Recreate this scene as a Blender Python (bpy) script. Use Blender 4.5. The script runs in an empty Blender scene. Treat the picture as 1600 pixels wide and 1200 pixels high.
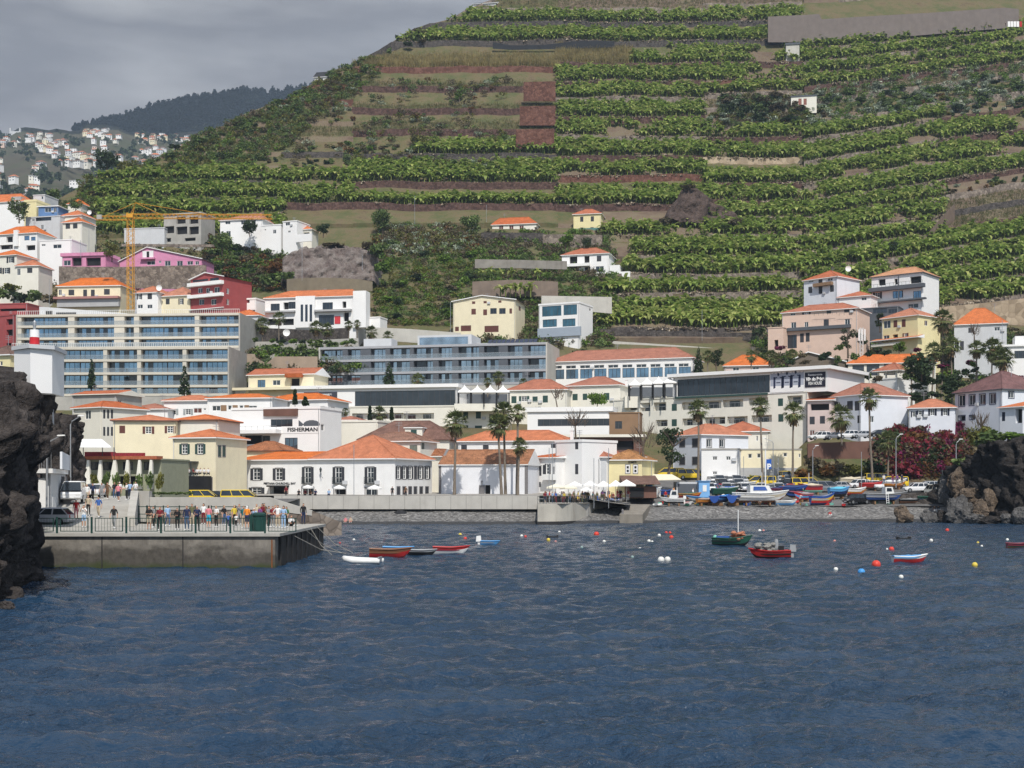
import bpy, math, random
import numpy as np
from mathutils import Vector, Matrix, noise as MN
random.seed(7); rng=np.random.default_rng(7)
R=math.radians
F,H,HY=2000.0,5.6,758.0
sc=bpy.context.scene
col=sc.collection
def P(px,py,Y): return ((px-800)*Y/F, Y, H+(HY-py)*Y/F)
def X(px,Y): return (px-800)*Y/F
def Z(py,Y): return H+(HY-py)*Y/F
# ---------------------------------------------------------------- materials
MATS={}
def nt(name):
    m=bpy.data.materials.new(name); m.use_nodes=True
    t=m.node_tree; b=t.nodes['Principled BSDF']; return m,t,b
def N(t,typ,**k):
    n=t.nodes.new(typ)
    for a,v in k.items():
        if a.startswith('i_'): n.inputs[int(a[2:])].default_value=v
        else: setattr(n,a,v)
    return n
def L(t,a,b): t.links.new(a,b)
def ramp(t,src,stops):
    r=N(t,'ShaderNodeValToRGB'); e=r.color_ramp.elements
    while len(e)<len(stops): e.new(.5)
    for i,(p,c) in enumerate(stops):
        e[i].position=p; e[i].color=(c[0],c[1],c[2],1)
    L(t,src,r.inputs[0]); return r
def mixc(t,fac,a,b):
    m=N(t,'ShaderNodeMix',data_type='RGBA')
    for s,v in ((0,fac),(6,a),(7,b)):
        if isinstance(v,(int,float)): m.inputs[s].default_value=v
        elif isinstance(v,tuple): m.inputs[s].default_value=(v[0],v[1],v[2],1)
        else: L(t,v,m.inputs[s])
    return m.outputs[2]
def coords(t,seed=True):
    tc=N(t,'ShaderNodeTexCoord'); oi=N(t,'ShaderNodeObjectInfo')
    ad=N(t,'ShaderNodeVectorMath',operation='MULTIPLY_ADD')
    cx=N(t,'ShaderNodeCombineXYZ')
    for i in range(3): L(t,oi.outputs['Random'],cx.inputs[i])
    L(t,cx.outputs[0],ad.inputs[0]); ad.inputs[1].default_value=(37,53,0); L(t,tc.outputs['Object'],ad.inputs[2])
    return ad.outputs[0]
def noi(t,co,scale,det=4,rough=.55,sx=(1,1,1)):
    if sx!=(1,1,1):
        mp=N(t,'ShaderNodeMapping'); mp.inputs['Scale'].default_value=sx; L(t,co,mp.inputs[0]); co=mp.outputs[0]
    n=N(t,'ShaderNodeTexNoise'); n.inputs['Scale'].default_value=scale; n.inputs['Detail'].default_value=det; n.inputs['Roughness'].default_value=rough
    L(t,co,n.inputs[0]); return n.outputs[0]
def bump(t,b,h,dist,stre=1):
    bp=N(t,'ShaderNodeBump'); bp.inputs['Strength'].default_value=stre; bp.inputs['Distance'].default_value=dist
    L(t,h,bp.inputs['Height']); L(t,bp.outputs[0],b.inputs['Normal'])
def mat(name,c,rough=.85,var=.12,scale=1.2,bmp=0,spec=.25,metal=0,stain=0,stainc=(.2,.17,.14)):
    if name in MATS: return MATS[name]
    m,t,b=nt(name); b.inputs['Roughness'].default_value=rough; b.inputs['Specular IOR Level'].default_value=spec; b.inputs['Metallic'].default_value=metal
    co=coords(t); n=noi(t,co,scale)
    r=ramp(t,n,[(.3,tuple(x*(1-var) for x in c)),(.7,tuple(min(1,x*(1+var*.5)) for x in c))]); o=r.outputs[0]
    if stain:
        s=noi(t,co,.5,5,.65,(1.6,1.6,.22)); sr=ramp(t,s,[(.52,(0,0,0)),(.75,(stain,)*3)])
        o=mixc(t,sr.outputs[0],o,stainc)
    L(t,o,b.inputs['Base Color'])
    if bmp: bump(t,b,noi(t,co,scale*6),bmp)
    MATS[name]=m; return m
def leafmat(name,c1,c2,c3=None,trans=.25):
    if name in MATS: return MATS[name]
    m,t,b=nt(name); b.inputs['Roughness'].default_value=.55; b.inputs['Specular IOR Level'].default_value=.2
    g=N(t,'ShaderNodeNewGeometry'); co=coords(t)
    st=[(0,c1),(.6,c2)]+([(1,c3)] if c3 else [])
    r=ramp(t,g.outputs['Random Per Island'],st); n=noi(t,co,.25,2)
    hs=N(t,'ShaderNodeHueSaturation'); L(t,r.outputs[0],hs.inputs['Color'])
    mr=N(t,'ShaderNodeMapRange'); mr.inputs[1].default_value=.3; mr.inputs[2].default_value=.7; mr.inputs[3].default_value=.65; mr.inputs[4].default_value=1.3
    L(t,n,mr.inputs[0]); L(t,mr.outputs[0],hs.inputs['Value'])
    L(t,hs.outputs[0],b.inputs['Base Color'])
    tr=N(t,'ShaderNodeBsdfTranslucent'); L(t,hs.outputs[0],tr.inputs[0])
    ms=N(t,'ShaderNodeMixShader'); ms.inputs[0].default_value=trans
    L(t,b.outputs[0],ms.inputs[1]); L(t,tr.outputs[0],ms.inputs[2]); L(t,ms.outputs[0],t.nodes['Material Output'].inputs[0])
    MATS[name]=m; return m
def tilemat(name,c,old=0):
    if name in MATS: return MATS[name]
    m,t,b=nt(name); b.inputs['Roughness'].default_value=.8; b.inputs['Specular IOR Level'].default_value=.2
    co=coords(t); n=noi(t,co,.7,7,.75); n2=noi(t,co,5,3,.7)
    a=ramp(t,n,[(.32,tuple(x*(.6-.2*old) for x in c)),(.7,tuple(min(1,x*1.12) for x in c))]).outputs[0]
    oi=N(t,'ShaderNodeObjectInfo'); hs=N(t,'ShaderNodeHueSaturation'); mr=N(t,'ShaderNodeMapRange'); L(t,oi.outputs['Random'],mr.inputs[0]); mr.inputs[3].default_value=.84; mr.inputs[4].default_value=1.12; L(t,mr.outputs[0],hs.inputs['Value']); L(t,mr.outputs[0],hs.inputs['Saturation']); L(t,a,hs.inputs['Color']); a=hs.outputs[0]
    d=ramp(t,n2,[(.42-.0*old,(1,1,1)),(.6,(.75-.25*old,)*3),(.75,(1,1,1))]).outputs[0]
    mm=N(t,'ShaderNodeMix',data_type='RGBA',blend_type='MULTIPLY'); mm.inputs[0].default_value=.75+.2*old
    L(t,a,mm.inputs[6]); L(t,d,mm.inputs[7])
    L(t,mm.outputs[2],b.inputs['Base Color'])
    w=N(t,'ShaderNodeTexWave',wave_type='BANDS',bands_direction='Z'); w.inputs['Scale'].default_value=2.2; w.inputs['Distortion'].default_value=1; L(t,co,w.inputs[0])
    bump(t,b,w.outputs[1],.06,.6)
    MATS[name]=m; return m
def stonemat(name,c1,c2,scale=1.5,mortar=.5):
    if name in MATS: return MATS[name]
    m,t,b=nt(name); b.inputs['Roughness'].default_value=.95; b.inputs['Specular IOR Level'].default_value=.1
    co=coords(t); v=N(t,'ShaderNodeTexVoronoi'); v.inputs['Scale'].default_value=scale; L(t,co,v.inputs[0])
    v2=N(t,'ShaderNodeTexVoronoi',feature='DISTANCE_TO_EDGE'); v2.inputs['Scale'].default_value=scale; L(t,co,v2.inputs[0])
    sx=N(t,'ShaderNodeSeparateColor'); L(t,v.outputs['Color'],sx.inputs[0])
    n=noi(t,co,.35,5,.65); ad=N(t,'ShaderNodeMath',operation='MULTIPLY_ADD'); L(t,sx.outputs[0],ad.inputs[0]); ad.inputs[1].default_value=.45
    mm=N(t,'ShaderNodeMath',operation='MULTIPLY'); L(t,n,mm.inputs[0]); mm.inputs[1].default_value=.75; L(t,mm.outputs[0],ad.inputs[2])
    a=ramp(t,ad.outputs[0],[(.2,c1),(.85,c2)]).outputs[0]
    e=ramp(t,v2.outputs[0],[(0,(mortar,)*3),(.09,(1,1,1))]).outputs[0]
    k=N(t,'ShaderNodeMix',data_type='RGBA',blend_type='MULTIPLY'); k.inputs[0].default_value=.8; L(t,a,k.inputs[6]); L(t,e,k.inputs[7])
    L(t,k.outputs[2],b.inputs['Base Color']); bump(t,b,v2.outputs[0],.12,.8)
    MATS[name]=m; return m
def glassmat(name,base,metal,rough=.04):
    if name in MATS: return MATS[name]
    m,t,b=nt(name); co=coords(t); n=noi(t,co,.35,2)
    r=ramp(t,n,[(.35,tuple(x*.7 for x in base)),(.65,tuple(min(1,x*1.15) for x in base))])
    L(t,r.outputs[0],b.inputs['Base Color']); b.inputs['Roughness'].default_value=rough; b.inputs['Metallic'].default_value=metal; b.inputs['IOR'].default_value=1.6
    MATS[name]=m; return m
def railglass(name):
    if name in MATS: return MATS[name]
    m,t,b=nt(name); b.inputs['Base Color'].default_value=(.35,.42,.47,1); b.inputs['Roughness'].default_value=.08; b.inputs['Alpha'].default_value=.35
    MATS[name]=m; return m
white=mat('plaster_white',(.80,.79,.77),.8,.06,.6,stain=.22,stainc=(.5,.46,.4))
whiteclean=mat('plaster_clean',(.83,.82,.80),.7,.03,.5)
shadewhite=mat('plaster_shade_white',(.72,.74,.78),.8,.05,.6,stain=.12,stainc=(.4,.4,.4))  # white walls with the blue of skylit shade put into the colour
cream=mat('plaster_cream',(.78,.70,.50),.85,.06,.6,stain=.15,stainc=(.45,.38,.28))
ivory=mat('plaster_ivory',(.76,.73,.64),.85,.05,.6,stain=.12,stainc=(.45,.4,.32))
yellow=mat('plaster_yellow',(.76,.67,.38),.85,.06,.6,stain=.15,stainc=(.45,.36,.22))
salmon=mat('plaster_salmon',(.70,.52,.42),.85,.06,.6,stain=.12,stainc=(.4,.3,.25))
palepink=mat('plaster_palepink',(.64,.52,.48),.85,.06,.6,stain=.1)
pink=mat('plaster_pink',(.64,.27,.42),.85,.08,.6,stain=.12,stainc=(.35,.16,.22))
red=mat('plaster_red',(.34,.075,.075),.85,.1,.6,stain=.1)
bluep=mat('plaster_blue',(.12,.22,.42),.85,.1,.6)
grey=mat('plaster_grey',(.42,.42,.42),.9,.08,.6,stain=.15)
lgrey=mat('plaster_lightgrey',(.56,.57,.58),.9,.06,.6,stain=.1)
darkgrey=mat('plaster_darkgrey',(.10,.11,.125),.8,.1,.6)
concrete=mat('concrete',(.40,.385,.35),.9,.14,.5,.01,stain=.35,stainc=(.2,.18,.15))
lconcrete=mat('concrete_light',(.50,.48,.43),.9,.1,.4,.01,stain=.25,stainc=(.25,.22,.18))
beigec=mat('hotel_beige',(.58,.54,.46),.85,.05,.5,stain=.08)
brownp=mat('plaster_brown',(.27,.17,.10),.85,.1,.6)
brownwall=mat('brown_wall',(.16,.085,.065),.9,.15,.6)
orange=tilemat('tile_orange',(.62,.205,.09))
redtile=tilemat('tile_red',(.50,.165,.085))
oldtile=tilemat('tile_old',(.44,.2,.115),1)
browntile=tilemat('tile_brown',(.24,.135,.105),.6)
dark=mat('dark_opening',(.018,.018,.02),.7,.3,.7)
black=mat('black_paint',(.02,.02,.022),.5,.2)
glass=glassmat('window_glass',(.035,.045,.055),0)
blueglass=glassmat('blue_glass',(.19,.30,.42),.85)
paleglass=glassmat('pale_glass',(.33,.40,.48),.85)
tealglass=glassmat('teal_glass',(.07,.17,.22),.6)
darkglass=glassmat('dark_glass',(.03,.04,.055),.25,.06)
rglass=railglass('railing_glass')
frame_w=mat('frame_white',(.78,.78,.76),.5,.04)
frame_d=mat('frame_dark',(.06,.06,.065),.5,.1)
shutg=mat('shutter_green',(.035,.075,.065),.6,.1)
shutd=mat('shutter_dark',(.05,.052,.06),.6,.1)
shutb=mat('shutter_brown',(.13,.05,.04),.6,.1)
stonetrim=mat('stone_trim',(.2,.19,.19),.9,.15,3)
metal=mat('galvanised',(.42,.43,.44),.45,.08,2,metal=.6)
dmetal=mat('dark_metal',(.04,.05,.05),.5,.1)
gmetal=mat('green_metal',(.012,.05,.042),.5,.15)
craney=mat('crane_yellow',(.62,.30,.03),.5,.1)
brstone=stonemat('terrace_stone',(.035,.020,.018),(.14,.085,.07),1.3)
rdstone=stonemat('red_stone',(.07,.03,.022),(.20,.10,.075),1.0)
gystone=stonemat('grey_stone',(.08,.062,.052),(.30,.25,.205),1.1)
dkstone=stonemat('dark_stone',(.025,.022,.022),(.12,.105,.095),1.7)
tnstone=stonemat('tan_stone',(.20,.15,.10),(.48,.38,.27),.5,.8)
# ---------------------------------------------------------------- mesh builder
class MB:
    def __init__(s): s.v=[];s.f=[];s.m=[]
    def add(s,vs,fs,mi=0):
        o=len(s.v); s.v+= [tuple(p) for p in vs]
        for f in fs: s.f.append(tuple(i+o for i in f)); s.m.append(mi)
        return s
    def quad(s,a,b,c,d,mi=0): return s.add([a,b,c,d],[(0,1,2,3)],mi)
    def poly(s,ps,mi=0): return s.add(ps,[tuple(range(len(ps)))],mi)
    def hexa(s,p,mi=0): # p: 4 bottom + 4 top
        return s.add(p,[(3,2,1,0),(4,5,6,7),(0,1,5,4),(1,2,6,5),(2,3,7,6),(3,0,4,7)],mi)
    def box(s,x0,y0,z0,x1,y1,z1,mi=0):
        return s.hexa([(x0,y0,z0),(x1,y0,z0),(x1,y1,z0),(x0,y1,z0),(x0,y0,z1),(x1,y0,z1),(x1,y1,z1),(x0,y1,z1)],mi)
    def tube(s,pts,rad,n=6,mi=0):
        pts=[Vector(p) for p in pts]; k=len(pts)
        if isinstance(rad,(int,float)): rad=[rad]*k
        vs=[]
        for i,p in enumerate(pts):
            d=(pts[min(i+1,k-1)]-pts[max(i-1,0)]).normalized()
            a=d.cross(Vector((0,0,1)) if abs(d.z)<.9 else Vector((1,0,0))).normalized(); b=d.cross(a)
            for j in range(n):
                t=2*math.pi*j/n; vs.append(p+a*math.cos(t)*rad[i]+b*math.sin(t)*rad[i])
        fs=[]
        for i in range(k-1):
            for j in range(n):
                q=(j+1)%n; fs.append((i*n+j,i*n+q,(i+1)*n+q,(i+1)*n+j))
        fs.append(tuple(range(n))[::-1]); fs.append(tuple(range((k-1)*n,k*n)))
        return s.add(vs,fs,mi)
    def lathe(s,prof,n=12,c=(0,0,0),mi=0,sq=1.0):
        vs=[];fs=[]
        for r,z in prof:
            for j in range(n):
                t=2*math.pi*j/n; vs.append((c[0]+r*math.cos(t),c[1]+r*math.sin(t)*sq,c[2]+z))
        for i in range(len(prof)-1):
            for j in range(n):
                q=(j+1)%n; fs.append((i*n+j,i*n+q,(i+1)*n+q,(i+1)*n+j))
        fs.append(tuple(range(n))[::-1]); fs.append(tuple(range((len(prof)-1)*n,len(prof)*n)))
        return s.add(vs,fs,mi)
    def ball(s,c,r,n=8,mi=0,sz=1.0):
        k=max(4,n//2+1)
        return s.lathe([(max(.01,r*math.sin(math.pi*i/k)),-r*sz*math.cos(math.pi*i/k)) for i in range(k+1)],n,c,mi)
    def mesh(s,name,mats,O=(0,0,0),smooth=False):
        me=bpy.data.meshes.new(name)
        me.from_pydata([(a-O[0],b-O[1],c-O[2]) for a,b,c in s.v],[],s.f)
        if not isinstance(mats,(list,tuple)): mats=[mats]
        for m in mats: me.materials.append(m)
        me.polygons.foreach_set('material_index',s.m)
        if smooth: me.polygons.foreach_set('use_smooth',[True]*len(s.f))
        me.update(); return me
    def build(s,name,mats,parent=None,O=(0,0,0),smooth=False):
        return link(name,s.mesh(name,mats,O,smooth),parent)
def link(name,me,parent=None,loc=(0,0,0)):
    o=bpy.data.objects.new(name,me); col.objects.link(o)
    if parent: o.parent=parent
    o.location=loc; return o
def npmesh(name,V,Q,mats,mi=None,smooth=False):
    """fast mesh from numpy verts (n,3) and faces (m,4) or (m,3)"""
    me=bpy.data.meshes.new(name); V=np.asarray(V,np.float32); Q=np.asarray(Q,np.int32); k=Q.shape[1]
    me.vertices.add(len(V)); me.vertices.foreach_set('co',V.ravel())
    me.loops.add(Q.size); me.loops.foreach_set('vertex_index',Q.ravel())
    me.polygons.add(len(Q)); me.polygons.foreach_set('loop_start',np.arange(0,Q.size,k,dtype=np.int32))
    for m in (mats if isinstance(mats,(list,tuple)) else [mats]): me.materials.append(m)
    if mi is not None: me.polygons.foreach_set('material_index',np.asarray(mi,np.int32))
    if smooth: me.polygons.foreach_set('use_smooth',np.ones(len(Q),bool))
    me.update(calc_edges=True); me.validate(); return me
LABELS=set()
def tag(o,label,cat,group=None,kind=None):
    o['label']=label; o['category']=cat
    if group: o['group']=group
    o['kind']=kind or 'thing'
    return o
def thing(name,loc,label,cat,group=None,rz=0):
    o=bpy.data.objects.new(name,None); col.objects.link(o); o.location=loc; o.rotation_euler=(0,0,rz); o.empty_display_size=.3
    return tag(o,label,cat,group)
def struct(o,kind='structure'): o['kind']=kind; return o
def dup(src,loc=None,rz=None,label=None,scale=None,group=None):
    def rec(o,par):
        c=o.copy(); col.objects.link(c)
        if par: c.parent=par
        for ch in list(o.children): rec(ch,c)
        return c
    r=rec(src,None)
    if loc is not None: r.location=loc
    if rz is not None: r.rotation_euler=(0,0,rz)
    if scale is not None: r.scale=(scale,)*3 if isinstance(scale,(int,float)) else scale
    if label: r['label']=label
    if group: r['group']=group
    return r
def smooth(a,b,x):
    t=min(1,max(0,(x-a)/(b-a))); return t*t*(3-2*t)
# ---------------------------------------------------------------- terrain law
TL=[(777,192),(772,215),(768,232),(745,242),(690,270),(655,290),(620,310),(575,330),(530,350),(512,360),(0,616),(-120,676)]
TR=[(793,204),(781,211),(757,236),(745,243),(690,270),(655,290),(620,310),(575,330),(530,350),(512,360),(0,616),(-120,676)]
TRR=[(793,204),(781,211),(757,236),(748,240),(700,243.5),(688,249),(668,262),(640,280),(610,305),(575,330),(530,350),(512,360),(0,616),(-120,676)]
def _rowY(tab,Y):
    if Y<=tab[0][1]: return tab[0][0]
    for (r0,y0),(r1,y1) in zip(tab,tab[1:]):
        if Y<=y1: return r0+(r1-r0)*(Y-y0)/(y1-y0)
    return tab[-1][0]
def Yrow(r): # hill law
    if r<=512: return 360+(512-r)*.5
    for (r0,y0),(r1,y1) in zip(TL,TL[1:]):
        if r>=r1: return y0+(r-r0)/(r1-r0)*(y1-y0)
RIDGE=[(-300,335),(0,322),(60,312),(90,296),(130,278),(200,268),(260,241),(292,222),(325,204),(351,196),(370,183),(403,170),(442,157),(470,142),(489,130),(513,113),(552,99),(594,78),(620,61),(646,46),(674,37),(706,29),(735,12),(770,0),(800,-40),(900,-120),(2200,-120)]
def lerp(tab,x):
    if x<=tab[0][0]: return tab[0][1]
    for (a,b),(c,d) in zip(tab,tab[1:]):
        if x<=c: return b+(d-b)*(x-a)/(c-a)
    return tab[-1][1]
def ridge(px): return lerp(RIDGE,px)
def gz(x,y):
    """ground height of town and hill (smooth base)"""
    px=800+x*F/y; w=smooth(860,1010,px)
    w2=smooth(1225,1275,px); r=_rowY(TL,y)*(1-w)+(_rowY(TR,y)*(1-w2)+_rowY(TRR,y)*w2)*w
    rr=ridge(px); yr=Yrow(rr)
    if y>yr: return Z(rr,yr)-(y-yr)*.45
    return Z(r,y)
# ---------------------------------------------------------------- camera, light, sky
cam=bpy.data.cameras.new('camera'); co=bpy.data.objects.new('camera',cam); col.objects.link(co); sc.camera=co
co.location=(0,0,H); co.rotation_euler=(R(90),0,0); cam.sensor_width=36; cam.lens=F/1600*36; cam.shift_y=158/1600; cam.clip_end=20000; cam.clip_start=.5
SUN_AZ,SUN_EL=R(10),R(50)
sd=Vector((math.sin(SUN_AZ)*math.cos(SUN_EL),-math.cos(SUN_AZ)*math.cos(SUN_EL),math.sin(SUN_EL)))
sl=bpy.data.lights.new('sun','SUN'); sl.energy=4.0; sl.angle=R(.53); sl.color=(1,.955,.88)
so=bpy.data.objects.new('sun',sl); col.objects.link(so); so.rotation_euler=sd.to_track_quat('Z','Y').to_euler(); so.location=(40,-60,120)
w=bpy.data.worlds.new('World'); sc.world=w; w.use_nodes=True; t=w.node_tree
bg=t.nodes['Background']; bg.inputs[1].default_value=.1
sky=N(t,'ShaderNodeTexSky',sky_type='NISHITA'); sky.sun_disc=False; sky.sun_elevation=SUN_EL; sky.sun_rotation=math.pi-SUN_AZ
tc=N(t,'ShaderNodeTexCoord'); sx=N(t,'ShaderNodeSeparateXYZ'); L(t,tc.outputs['Generated'],sx.inputs[0])
n1=noi(t,tc.outputs['Generated'],2.6,5,.5,(1,1,4)); n2=noi(t,tc.outputs['Generated'],7,4,.55,(1,1,3))
el=N(t,'ShaderNodeMath',operation='MULTIPLY_ADD'); L(t,n1,el.inputs[0]); el.inputs[1].default_value=.30; L(t,sx.outputs[2],el.inputs[2])
el2=N(t,'ShaderNodeMath',operation='MULTIPLY_ADD'); L(t,n2,el2.inputs[0]); el2.inputs[1].default_value=.07; L(t,el.outputs[0],el2.inputs[2])
cl=ramp(t,el2.outputs[0],[(.345,(4.6,4.65,4.8)),(.425,(4.3,4.35,4.55)),(.475,(2.3,2.33,2.6)),(.515,(4.4,4.45,4.6)),(.575,(5.8,5.85,5.95)),(.95,(6.6,6.7,6.9))])
mk=N(t,'ShaderNodeMapRange',interpolation_type='SMOOTHSTEP'); L(t,sx.outputs[1],mk.inputs[0]); mk.inputs[1].default_value=-.05; mk.inputs[2].default_value=.5
cm=mixc(t,mk.outputs[0],sky.outputs[0],cl.outputs[0]); L(t,cm,bg.inputs[0])
sc.view_settings.view_transform='Standard'; sc.view_settings.look='None'; sc.view_settings.exposure=.25; sc.view_settings.gamma=1
sc.cycles.max_bounces=5; sc.cycles.diffuse_bounces=2; sc.cycles.glossy_bounces=3; sc.cycles.transparent_max_bounces=6; sc.cycles.volume_bounces=0
sc.cycles.sample_clamp_direct=2.5; sc.cycles.sample_clamp_indirect=2.5; sc.cycles.use_adaptive_sampling=True; sc.cycles.adaptive_threshold=.015; sc.cycles.use_denoising=True; sc.cycles.denoiser='OPENIMAGEDENOISE'; sc.cycles.denoising_input_passes='RGB_ALBEDO_NORMAL'; sc.cycles.denoising_prefilter='NONE'
# ================================================================ SETTING
# ---- water
def water_mat():
    m,t,b=nt('sea_water'); b.inputs['Base Color'].default_value=(.013,.037,.074,1); b.inputs['Roughness'].default_value=.1; b.inputs['IOR'].default_value=1.333
    tc=N(t,'ShaderNodeTexCoord'); co=tc.outputs['Object']
    a=noi(t,co,2.0,4,.65,(1,1.3,1)); c=noi(t,co,6.5,3,.6,(1,1.3,1)); d=noi(t,co,.16,3,.5,(1,1.6,1))
    ad=N(t,'ShaderNodeMath',operation='MULTIPLY_ADD'); L(t,c,ad.inputs[0]); ad.inputs[1].default_value=.3; L(t,a,ad.inputs[2])
    mr=N(t,'ShaderNodeMapRange'); L(t,d,mr.inputs[0]); mr.inputs[1].default_value=.35; mr.inputs[2].default_value=.65; mr.inputs[3].default_value=.35; mr.inputs[4].default_value=1
    bp=N(t,'ShaderNodeBump'); bp.inputs['Distance'].default_value=.33; L(t,mr.outputs[0],bp.inputs['Strength']); L(t,ad.outputs[0],bp.inputs['Height']); L(t,bp.outputs[0],b.inputs['Normal'])
    return m
WM=water_mat()
nr,nc=880,760
Ys=11*np.exp(np.linspace(0,math.log(222/11),nr)); pxs=np.linspace(-520,2120,nc)
WX=(pxs[None,:]-800)/F*Ys[:,None]; WY=np.repeat(Ys[:,None],nc,1); WZ=np.zeros_like(WX)
dYs=Ys*(math.log(222/11)/(nr-1)); dXs=Ys*(pxs[1]-pxs[0])/F
for i in range(80):
    lam=.42*(3.6/.42)**(rng.random()**1.15); th=rng.normal(0,.95)+math.pi*.5+.35; k=2*math.pi/lam
    att=np.clip((lam/np.maximum(dYs,dXs)-2.2)/2,0,1)
    a=.0078*lam**.85*(.4+rng.random())
    ph=k*(WX*math.cos(th)+WY*math.sin(th))+rng.random()*6.28
    WZ+=a*att[:,None]*(np.sin(ph)+.25*np.sin(2*ph+.6))
idx=np.arange(nr*nc).reshape(nr,nc)
Q=np.stack([idx[:-1,:-1],idx[:-1,1:],idx[1:,1:],idx[1:,:-1]],-1).reshape(-1,4)
struct(link('sea',npmesh('sea',np.stack([WX,WY,WZ],-1).reshape(-1,3),Q,WM,smooth=True)))
struct(MB().quad((-3000,-900,-.4),(3000,-900,-.4),(3000,230,-.4),(-3000,230,-.4)).build('open_sea',WM))
# ---- ground materials
def groundmat(name,stops,scale=.08,fine=1.3,b_=.15):
    m,t,b=nt(name); b.inputs['Roughness'].default_value=.95; b.inputs['Specular IOR Level'].default_value=.1
    tc=N(t,'ShaderNodeTexCoord'); co=tc.outputs['Object']; n=noi(t,co,scale,6,.65); f=noi(t,co,fine,4,.7)
    ad=N(t,'ShaderNodeMath',operation='MULTIPLY_ADD'); L(t,f,ad.inputs[0]); ad.inputs[1].default_value=.5
    mm=N(t,'ShaderNodeMath',operation='MULTIPLY_ADD'); L(t,n,mm.inputs[0]); mm.inputs[1].default_value=1.1; mm.inputs[2].default_value=-.3; L(t,mm.outputs[0],ad.inputs[2])
    L(t,ramp(t,ad.outputs[0],stops).outputs[0],b.inputs['Base Color']); bump(t,b,f,b_); return m
soil=groundmat('hill_soil',[(.2,(.08,.056,.042)),(.45,(.15,.11,.08)),(.62,(.17,.14,.09)),(.8,(.10,.105,.05))])
grassy=groundmat('hill_grass',[(.2,(.085,.06,.04)),(.4,(.145,.115,.065)),(.55,(.11,.105,.05)),(.8,(.06,.085,.03))],.14,1.1)
redsoil=groundmat('red_soil',[(.2,(.07,.03,.02)),(.5,(.14,.06,.035)),(.8,(.10,.07,.035))])
farg=groundmat('far_hill',[(.2,(.05,.045,.035)),(.45,(.085,.075,.05)),(.6,(.06,.07,.035)),(.8,(.10,.075,.055))],.006,.05)
asphalt=groundmat('asphalt',[(.2,(.09,.09,.09)),(.6,(.16,.155,.15)),(.9,(.2,.195,.185))],.15,3,.01)
paving=groundmat('paving',[(.2,(.22,.21,.19)),(.6,(.34,.32,.29)),(.9,(.40,.38,.34))],.2,3,.01)
def shingle():
    m,t,b=nt('shingle'); b.inputs['Roughness'].default_value=.9
    tc=N(t,'ShaderNodeTexCoord'); co=tc.outputs['Object']; v=N(t,'ShaderNodeTexVoronoi'); v.inputs['Scale'].default_value=3.2; L(t,co,v.inputs[0])
    s=N(t,'ShaderNodeSeparateColor'); L(t,v.outputs['Color'],s.inputs[0]); n=noi(t,co,.35,4)
    a=ramp(t,s.outputs[0],[(0,(.07,.068,.065)),(.5,(.15,.145,.138)),(.85,(.22,.215,.205)),(1,(.30,.29,.28))]).outputs[0]
    k=N(t,'ShaderNodeMix',data_type='RGBA',blend_type='MULTIPLY'); k.inputs[0].default_value=.6; L(t,a,k.inputs[6]); L(t,ramp(t,n,[(.3,(.7,.7,.7)),(.7,(1.15,1.12,1.1))]).outputs[0],k.inputs[7])
    sz=N(t,'ShaderNodeSeparateXYZ'); L(t,co,sz.inputs[0]); zz=N(t,'ShaderNodeMath',operation='MULTIPLY_ADD'); L(t,n,zz.inputs[0]); zz.inputs[1].default_value=-.5; L(t,sz.outputs[2],zz.inputs[2])
    wet=ramp(t,zz.outputs[0],[(.10,(1,1,1)),(.22,(0,0,0))]).outputs[0]
    L(t,mixc(t,wet,k.outputs[2],(.035,.035,.036)),b.inputs['Base Color']); bump(t,b,v.outputs[0],-.15); return m
SH=shingle()
# ---- beach
def shoreY(px): return lerp([(300,182),(840,182),(1000,188),(1100,195),(1400,195),(1530,190),(1700,188)],px)
def topYZ(px): return lerp([(300,191),(850,191),(1000,203),(1400,206),(1700,206)],px),lerp([(300,1.9),(850,1.9),(1000,2.2),(1400,2.2),(1700,2.2)],px)
V=[];Q=[];prof=[(-14,-2.4),(-4,-.8),(0,0),(.12,.3),(.3,.62),(.5,1.0),(.72,1.55),(.88,1.9),(1,2.0),(1.4,2.05)]
pcs=list(np.arange(420,1560,5)); m_=len(prof)
for px in pcs:
    ys=shoreY(px); yt,zt=topYZ(px)
    for q,(a,zz) in enumerate(prof):
        y=ys+a if a<0 else ys+(yt-ys)*a; z=zz if zz<=0 else zz/2.0*zt
        x=X(px,190); jit=MN.noise((x*.25,y*.3,3))*.25+MN.noise((x*1.1,y*1.2,9))*.10
        V.append((x*y/190,y,z+jit*(1 if q not in (0,) else 0)))
for i in range(len(pcs)-1):
    for j in range(m_-1): a=i*m_+j; Q.append((a,a+m_,a+m_+1,a+1))
struct(link('beach',npmesh('beach',V,Q,SH,smooth=True)))
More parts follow.
